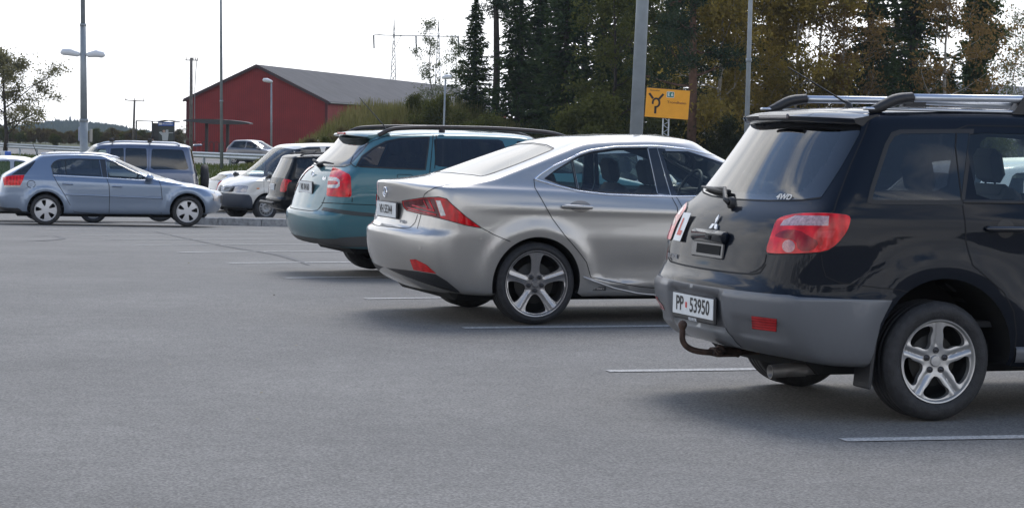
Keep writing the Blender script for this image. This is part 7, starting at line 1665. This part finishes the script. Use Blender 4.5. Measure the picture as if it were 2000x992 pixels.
def tree(name, key, px, Y, sc, rz, label, group, cat='tree', x=None, z=None, sz=None):
    tm, cm = proto(key)[:2]; X = wx(px, Y) if x is None else x; root = empty(name, (X, Y, (gz2(X, Y) if z is None else z)), rz, label, cat, group); root.scale = (sc, sc, sz or sc)
    a = bpy.data.objects.new('trunk' if cat == 'tree' else 'stems', tm); b = bpy.data.objects.new('crown' if cat == 'tree' else 'foliage', cm); link(a, root); link(b, root); return root
def vegetation():
    T = [ # name, kind, px, Y, scale, rot, label
        ('birch', 'edgebirch-3', 6, 150, 1.0, .3, 'sparse leaning birch behind the guard rail at the left edge', 'tree', None),
        ('birch', 'greenbirch-4', 835, 118, .80, 0, 'slim pale green birch in front of the right lattice mast', 'tree', 0),
        ('birch', 'greenbirch-5', 884, 124, .90, 1, 'slim pale green birch just right of the pylon', 'tree', 0),
        ('spruce', 'spruce-11', 921, 112, .72, 0, 'pointed dark spruce at the left end of the wood, lower than the bare-trunked pine', 'tree', 0),
        ('pine', 'highpine-12', 962, 116, .95, .4, 'tall pine with bare trunk and high tufted branches, left of the wood', 'tree', 0),
        ('spruce', 'spruce-13', 1004, 110, .92, 1.2, 'narrow dark spruce right of the bare-trunked pine', 'tree', 0),
        ('spruce', 'spruce-14', 1043, 114, 1.1, 2.0, 'second small dark spruce right of the bare-trunked pine', 'tree', 0),
        ('pine', 'thinspruce-15', 1048, 132, 1.1, 1.0, 'lanky open conifer behind the small spruces', 'tree', 0),
        ('pine', 'highpine-16', 1083, 120, 1.05, 2.2, 'tall dark pine trunk at the centre of the photo', 'tree', 0),
        ('pine', 'thinspruce-17', 1112, 128, 1.2, .2, 'thin dark conifer between the centre pine and the thick trunk', 'tree', 0),
        ('pine', 'highpine-18', 1134, 122, 1.1, 1.1, 'tall pine with thick dark trunk left of the green-yellow birch', 'tree', 0),
        ('spruce', 'spruce-19', 1100, 108, 1.15, .5, 'bushy dark spruce in front of the centre pines', 'tree', 0),
        ('birch', 'olivebirch-20', 1190, 103, .95, .5, 'olive green birch left of the thick grey mast', 'tree', 0),
        ('spruce', 'spruce-21', 1170, 108, .95, 3., 'small dark spruce below the olive birch', 'tree', 0),
        ('spruce', 'tallspruce-22', 1222, 120, 1.05, .2, 'tall dark spruce behind the thick grey mast', 'tree', 0),
        ('birch', 'olivebirch-23', 1285, 124, 1.0, 2.5, 'olive leafed birch directly above the yellow sign', 'tree', 0),
        ('pine', 'pine-24', 1345, 95, 1.0, .9, 'big reddish-barked pine with gnarled side branches right of the yellow sign', 'tree', 0),
        ('spruce', 'spruce-25', 1300, 112, 1.0, 1.4, 'dark spruce behind the yellow sign', 'tree', 0),
        ('birch', 'goldbirch-26', 1396, 97, .95, .6, 'broad golden brown birch between the big pine and the tall thin pole', 'tree', 0),
        ('birch', 'goldbirch-27', 1446, 101, 1.0, 2.1, 'golden brown birch just left of the tall thin pole', 'tree', 0),
        ('spruce', 'spruce-28', 1425, 104, .58, 0.3, 'low dark spruce under the golden birches', 'tree', 0),
        ('spruce', 'tallspruce-29', 1492, 108, .95, .8, 'dark spruce just right of the tall thin pole', 'tree', 0),
        ('birch', 'goldbirch-30', 1545, 100, .9, 3.3, 'yellow birch above the SUV aerial', 'tree', 0),
        ('spruce', 'spruce-31', 1555, 102, .62, 1.9, 'low dark spruce behind the SUV aerial', 'tree', 0),
        ('birch', 'olivebirch-23', 1250, 110, .9, 1.1, 'thin olive birch close beside the thick grey mast', 'tree', 0),
        ('birch', 'rustbirch-32', 1592, 103, 1.0, .4, 'thinly leafed rusty birch with sky between its twigs, right of the yellow birch', 'tree', 0),
        ('birch', 'rustbirch-33', 1640, 101, 1.0, 1.4, 'thinly leafed rusty birch left of the tallest dark spruce', 'tree', 0),
        ('spruce', 'spruce-34', 1640, 104, .60, 2.2, 'low dark spruce under the rusty birches', 'tree', 0),
        ('spruce', 'tallspruce-35', 1692, 106, 1.05, 1.0, 'tall dense dark spruce above the SUV roof rail', 'tree', 0),
        ('spruce', 'tallspruce-36', 1772, 108, 1.15, 2.4, 'widest dark spruce of the right half of the wood', 'tree', 0),
        ('spruce', 'spruce-37', 1735, 100, .66, .1, 'low dark spruce between the two tall spruces on the right', 'tree', 0),
        ('birch', 'rustbirch-38', 1838, 100, 1.0, 2.8, 'russet rowan-like tree left of the columnar poplar', 'tree', 0),
        ('spruce', 'spruce-39', 1850, 102, .62, .9, 'low dark spruce beside the columnar poplar', 'tree', 0),
        ('poplar', 'poplar-40', 1902, 110, 1.0, .2, 'columnar dark green poplar at the right end of the wood', 'tree', 0),
        ('birch', 'twigs-41', 1972, 112, 1.0, .5, 'nearly bare pale birch in front of the grey building, right edge', 'tree', 0),
        ('birch', 'twigs-42', 1995, 118, 1.1, 2.5, 'nearly bare pale birch cut by the right edge of the photo', 'tree', 0),
    ]
    for nm, key, px, Y, sc, rz, lb, cat, _ in T: tree(nm, key, px, Y, sc, rz, lb, 'trees of the wood' if px > 800 else None, cat)
    # second rank behind, seen through the gaps
    g = np.random.default_rng(5)
    back = ['spruce-13', 'olivebirch-20', 'spruce-19', 'goldbirch-26', 'tallspruce-22', 'spruce-31', 'rustbirch-32', 'tallspruce-35', 'spruce-14', 'goldbirch-30', 'tallspruce-36']
    for i, px in enumerate(np.array([1075, 1215, 1270, 1330, 1440, 1510, 1700, 1770])):
        key = back[i % len(back)]; Y = 132 + 8 * g.random(); tree('background_tree', key, px + g.normal() * 8, Y, .85 + .2 * g.random(), g.random() * 6, 'tree of the second rank, glimpsed through gaps between the front trees', 'second rank of the wood')
    # shrub belt below the trees
    for i, px in enumerate(list(np.linspace(905, 1900, 27))):
        Y = 92 + 8 * g.random(); tree('shrub', ['shrub-50', 'oliveshrub-51', 'shrub-52', 'shrub-50', 'shrub-54'][i % 5], px + g.normal() * 8, Y, .60 + .50 * g.random(), g.random() * 6, 'dark olive shrub in the unbroken belt at the foot of the wood', 'shrub belt at the foot of the wood', 'shrub')
    for px, Y, sc, key, lb in ((845, 104, .66, 'oliveshrub-51', 'large olive shrub at the right end of the grassy mound'), (812, 108, .42, 'oliveshrub-53', 'rounded olive shrub on the crest of the mound'), (888, 99, .8, 'shrub-52', 'dark shrub beside the slim lamp post by the wood')):
        tree('shrub', key, px, Y, sc, px, lb, None, 'shrub')
    for i, (px, Y, sc, key) in enumerate(((640, 101, .34, 'oliveshrub-51'), (668, 104, .30, 'brownshrub-50'), (690, 100, .36, 'oliveshrub-53'), (722, 103, .32, 'brownshrub-51'), (748, 100, .30, 'oliveshrub-51'), (775, 104, .34, 'brownshrub-50'), (610, 102, .30, 'brownshrub-51'))):
        tree('weed_clump', key, px, Y, sc, i * 1.3, 'low ragged weed clump in the tall grass of the mound', 'weed clumps on the grassy mound', 'weed')
    tree('sapling', 'twigs-41', 357, 182, .28, .4, 'small bare sapling left of the red barn', None, 'tree')
    # hedge-like scrub along the far side of the road, left
    for i, px in enumerate(np.linspace(-12, 350, 38)):
        Y = 235 + 20 * g.random(); k2 = ['brownshrub-51', 'brownshrub-50', 'oliveshrub-53'][i % 3]; lbl = 'brownish bush in the hedge line below the wooded hill'
        tree('hedge_bush', k2, px, Y, .32 + .14 * g.random(), g.random() * 6, lbl, 'hedge bushes below the hill', 'bush')
    tree('bush', 'oliveshrub-53', 106, 200, .30, 1., 'small yellowish bush at the near edge of the hedge', None, 'bush')
    # weeds on the mound
    V = []; n = 60000; X = MOUND[0] + g.uniform(-7.5, 12, n); Yy = MOUND[1] + g.uniform(-14, 3, n); Z = np.array([mound(a, b) for a, b in zip(X, Yy)]); keep = Z > .18; X, Yy, Z = X[keep], Yy[keep], Z[keep]; n = len(X)
    G = np.array([gz(a, b) for a, b in zip(X, Yy)]) + Z; patch = .5 + .5 * np.sin(X * 1.1 + 1) * np.cos(Yy * .7); H_ = (.35 + .95 * g.random(n) ** 1.6) * (.45 + .75 * patch) * np.clip(Z / 1.6, .35, 1); a = g.random(n) * 6.28; w = .018
    B = np.stack([X, Yy, G - .03], 1); side = np.stack([np.cos(a), np.sin(a), 0 * a], 1) * w; ln = np.stack([g.normal(size=n) * .12, g.normal(size=n) * .12, H_], 1)
    V = np.empty((n * 4, 3)); V[0::4] = B - side; V[1::4] = B + side; V[2::4] = B + ln + side * .4; V[3::4] = B + ln - side * .4; i = np.arange(n) * 4
    gm = leafmat('tall_grass', (.075, .085, .022), (.27, .24, .10), .45, .4)
    o = bpy.data.objects.new('tall_grass', fast_mesh('tall_grass', V, np.stack([i, i + 1, i + 2, i + 3], 1), gm)); link(o); tag(o, 'tall yellow green grass covering the mound before the barn', 'grass', kind='stuff')
    # flowering weeds at the mound's left foot
    n = 300; X = MOUND[0] + g.uniform(-5.9, -.5, n); Yy = MOUND[1] - 9 + g.uniform(-5.0, 2, n); C = []; Cw = []
    for x, y in zip(X, Yy):
        h = .25 + .45 * g.random(); z = gz2(x, y); k = 46; C.append(np.array([x, y, z + h * .5]) + g.normal(size=(k, 3)) * np.array([.22, .22, h * .33]))
        k = 5; Cw.append(np.array([x, y, z + h * .8]) + g.normal(size=(k, 3)) * np.array([.2, .2, h * .25]))
    for nm, CC_, m_, s_ in (('ground_cover', np.concatenate(C), LV['shrub'], .055), ('wild_flowers', np.concatenate(Cw), mat('flower_cream', (.40, .38, .30), .8), .042)):
        n = len(CC_); d1 = rnd_unit(g, n) * s_; d2 = np.cross(d1 / s_, rnd_unit(g, n)) * s_; Vq, Qq = quads(CC_, d1, d2); o = bpy.data.objects.new(nm, fast_mesh(nm, Vq, Qq, m_)); link(o)
        tag(o, 'leafy ground cover at the left foot of the grassy mound' if nm[0] == 'g' else 'cream seed heads scattered over the ground cover of the mound', 'plants', kind='stuff')
    # verge grass in front of the guard rail
    n = 26000; X = g.uniform(-34, -9, n); Yy = g.uniform(84, 146, n); a = g.random(n) * 6.28; H_ = .08 + .16 * g.random(n)
    ok = Yy < 150 - (X + 35) * 1.55; X, Yy, a, H_ = X[ok], Yy[ok], a[ok], H_[ok]; n = len(X)
    B = np.array([[x, y, gz2(x, y) - .03] for x, y in zip(X, Yy)]); side = np.stack([np.cos(a), np.sin(a), 0 * a], 1) * .03; ln = np.stack([g.normal(size=n) * .05, g.normal(size=n) * .05, H_], 1)
    V = np.empty((n * 4, 3)); V[0::4] = B - side; V[1::4] = B + side; V[2::4] = B + ln + side * .4; V[3::4] = B + ln - side * .4; i = np.arange(n) * 4
    o = bpy.data.objects.new('verge_grass', fast_mesh('verge_grass', V, np.stack([i, i + 1, i + 2, i + 3], 1), leafmat('verge', (.05, .08, .02), (.13, .14, .05), .8, .4))); link(o); tag(o, 'short green grass on the verge before the guard rail', 'grass', kind='stuff')
    # wooded hill far off
    prof = [(-60, 244), (24, 247), (50, 244), (72, 242), (95, 239), (116, 236), (150, 237), (184, 240), (200, 243), (217, 244), (242, 249), (266, 255), (300, 259), (345, 262), (400, 266), (520, 272), (700, 276), (1100, 280), (2000, 290)]
    Yh = 1500.0; V = []; k = 120; pxs = np.linspace(-300, 2300, 200)
    for px in pxs:
        py = np.interp(px, [p[0] for p in prof], [p[1] for p in prof]) + 3; top = at(px, py, Yh)
        for t_ in np.linspace(0, 1, 7): V.append((top.x * (.72 + .28 * t_), 1050 + 450 * t_, -9.8 + (top.z + 9.8) * (t_ ** 1.1)))
        V.append((top.x * 1.2, 1900, -20))
    Fc = [(i * 8 + j, (i + 1) * 8 + j, (i + 1) * 8 + j + 1, i * 8 + j + 1) for i in range(len(pxs) - 1) for j in range(7)]
    tag(mesh_obj('hill', V, Fc, grass_mat('hill_meadow', (.022, .034, .020), (.05, .058, .035), .01)), kind='structure')
    # its forest: thousands of little cone crowns
    n = 9000; Cv = []; Cf = []; b0 = 0; 
    pxr = g.uniform(-120, 620, n); tt = g.uniform(.10, 1.0, n) ** .8
    for px, t_ in zip(pxr, tt):
        py = np.interp(px, [p[0] for p in prof], [p[1] for p in prof]) + 3; top = at(px, py, Yh)
        if py > 258 and t_ < .82: continue
        x = top.x * (.72 + .28 * t_); y = 1050 + 450 * t_ + g.normal() * 8; z = -9.8 + (top.z + 9.8) * t_ ** 1.1; h = (1.3 + 1.9 * g.random()) ; r = h * (.36 + .14 * g.random())
        if g.random() < .5: h *= .75; r *= 1.35
        ang = g.random() * 6.28; Cv += [(x + r * math.cos(ang + q * 1.2566), y + r * math.sin(ang + q * 1.2566), z - .5) for q in range(5)] + [(x, y, z + h)]; Cf += [(b0 + q, b0 + (q + 1) % 5, b0 + 5) for q in range(5)]; b0 += 6
    o = bpy.data.objects.new('hill_forest', fast_mesh('hill_forest', np.array(Cv), np.array(Cf), leafmat('far_forest', (.012, .025, .014), (.04, .055, .025), .02, .1))); link(o); tag(o, 'dark forest covering the distant hill on the left', 'forest', kind='stuff')
    c = at(137, 238, 1600); mb = MB(); zt = at(137, 228, 1600).z; mb.tube([(c.x, 1600, 0), (c.x, 1600, zt)], [1.0, .75], 12); tag(mb.build('chimney_stack', mat('chimney_pale', (.4, .38, .36), .8), None, True), 'thin pale chimney standing on the far hill', 'chimney')
    # a few fallen leaves and bits of grit on the asphalt
    n = 150; X = g.uniform(-4, 5, n); Yy = g.uniform(5, 30, n); Cg = np.array([[x, y, gz(x, y) + .006] for x, y in zip(X, Yy)]); a = g.random(n) * 6.28; s_ = (.003 + .007 * g.random(n) ** 2)[:, None]
    U = np.stack([np.cos(a), np.sin(a), .3 * g.normal(size=n)], 1) * s_; W_ = np.stack([-np.sin(a), np.cos(a), .3 * g.normal(size=n)], 1) * s_; Vq, Qq = quads(Cg, U, W_)
    o = bpy.data.objects.new('fallen_leaves', fast_mesh('fallen_leaves', Vq, Qq, mat('dry_leaf', (.12, .10, .07), .9, col2=(.36, .31, .20), nscale=2))); link(o); tag(o, 'tiny dry leaves and grit scattered over the asphalt', 'litter', kind='stuff')
    # wood behind the photographer, mirrored in paint and glass
    Vs = []; Qs = []; b0 = 0
    for i, x in enumerate(np.linspace(-75, 60, 24)):
        _, _, V0, Q0 = proto(['spruce-11', 'tallspruce-22', 'olivebirch-20', 'goldbirch-27'][i % 4]); y = -52 - 10 * g.random(); a = g.random() * 6; ca, sa = math.cos(a), math.sin(a); s_ = .9 + .4 * g.random()
        Vr = np.stack([V0[:, 0] * ca - V0[:, 1] * sa, V0[:, 0] * sa + V0[:, 1] * ca, V0[:, 2]], 1) * s_ + np.array([x, y, 0]); st = slice(None); Vs.append(Vr); Qs.append(Q0 + b0); b0 += len(V0)
    o = bpy.data.objects.new('wood', fast_mesh('wood', np.concatenate(Vs), np.concatenate(Qs), LV['spruce'])); link(o); tag(o, 'dark wood that edges the car park behind the viewpoint', 'wood', kind='stuff')

def person():
    """someone sitting in the bus shelter"""
    c = at(298.5, 262, 157.6); g = gz(c.x, c.y); import bmesh
    P = {0: (0, 0, .52), 1: (0, .02, .75), 2: (0, .03, 1.02), 3: (0, .02, 1.10), 4: (0, 0, 1.24),
         5: (-.10, -.02, .52), 6: (-.13, -.45, .52), 7: (-.13, -.42, .10), 8: (-.13, -.56, .05), 9: (.10, -.02, .52), 10: (.13, -.45, .52), 11: (.13, -.42, .10), 12: (.13, -.56, .05),
         13: (-.18, .03, 1.0), 14: (-.24, -.05, .76), 15: (-.12, -.28, .68), 16: (.18, .03, 1.0), 17: (.24, -.05, .76), 18: (.12, -.28, .68)}
    E_ = [(0, 1), (1, 2), (2, 3), (3, 4), (0, 5), (5, 6), (6, 7), (7, 8), (0, 9), (9, 10), (10, 11), (11, 12), (2, 13), (13, 14), (14, 15), (2, 16), (16, 17), (17, 18)]
    R_ = {0: .15, 1: .14, 2: .13, 3: .055, 4: .095, 5: .10, 6: .065, 7: .045, 8: .035, 9: .10, 10: .065, 11: .045, 12: .035, 13: .065, 14: .048, 15: .032, 16: .065, 17: .048, 18: .032}
    me = bpy.data.meshes.new('person'); me.from_pydata([P[i] for i in range(19)], E_, []); o = bpy.data.objects.new('person', me); COL.objects.link(o)
    sk = o.modifiers.new('Skin', 'SKIN'); sb = o.modifiers.new('Sub', 'SUBSURF'); sb.levels = sb.render_levels = 1
    for i in range(19): v = me.skin_vertices[0].data[i]; v.radius = (R_[i], R_[i] * .85); v.use_root = (i == 0)
    dg = bpy.context.evaluated_depsgraph_get(); m2 = bpy.data.meshes.new_from_object(o.evaluated_get(dg)); bpy.data.objects.remove(o)
    m2.materials.clear(); m2.materials.append(mat('dark_clothes', (.015, .015, .018), .9)); m2.materials.append(mat('skin', (.42, .26, .19), .6))
    for p in m2.polygons: p.use_smooth = True; p.material_index = 1 if (p.center.z > 1.08 or (p.center.y < -.26 and .6 < p.center.z < .75)) else 0
    o = bpy.data.objects.new('person', m2); link(o); o.location = (c.x, c.y - .15, g); o.rotation_euler = (0, 0, -.5)
    tag(o, 'seated person in dark clothes waiting in the bus shelter', 'person')
    hr = MB(); hr.lathe([(.001, .135), (.06, .125), (.105, .07), (.112, .0), (.10, -.06)], 14, 'z', (0, .025, 1.25)); hr.build('hair', mat('dark_hair', (.02, .012, .01), .8), o, True)
def haze():
    mb = MB(); mb.box((0, 880, 20), (2600, 2100, 50)); o = mb.build('haze', bpy.data.materials.new('haze')); m = o.data.materials[0]; m.use_nodes = True; t = m.node_tree; t.nodes.clear(); ou = t.nodes.new('ShaderNodeOutputMaterial'); v = t.nodes.new('ShaderNodeVolumePrincipled')
    v.inputs['Color'].default_value = (.72, .84, 1, 1); v.inputs['Density'].default_value = .00016; t.links.new(v.outputs[0], ou.inputs['Volume']); tag(o, kind='stuff')
for f in (setting, barn, poles, signs, vegetation, person, build_saloon,build_suv,build_estate,build_hatch,build_others,haze):
    f()
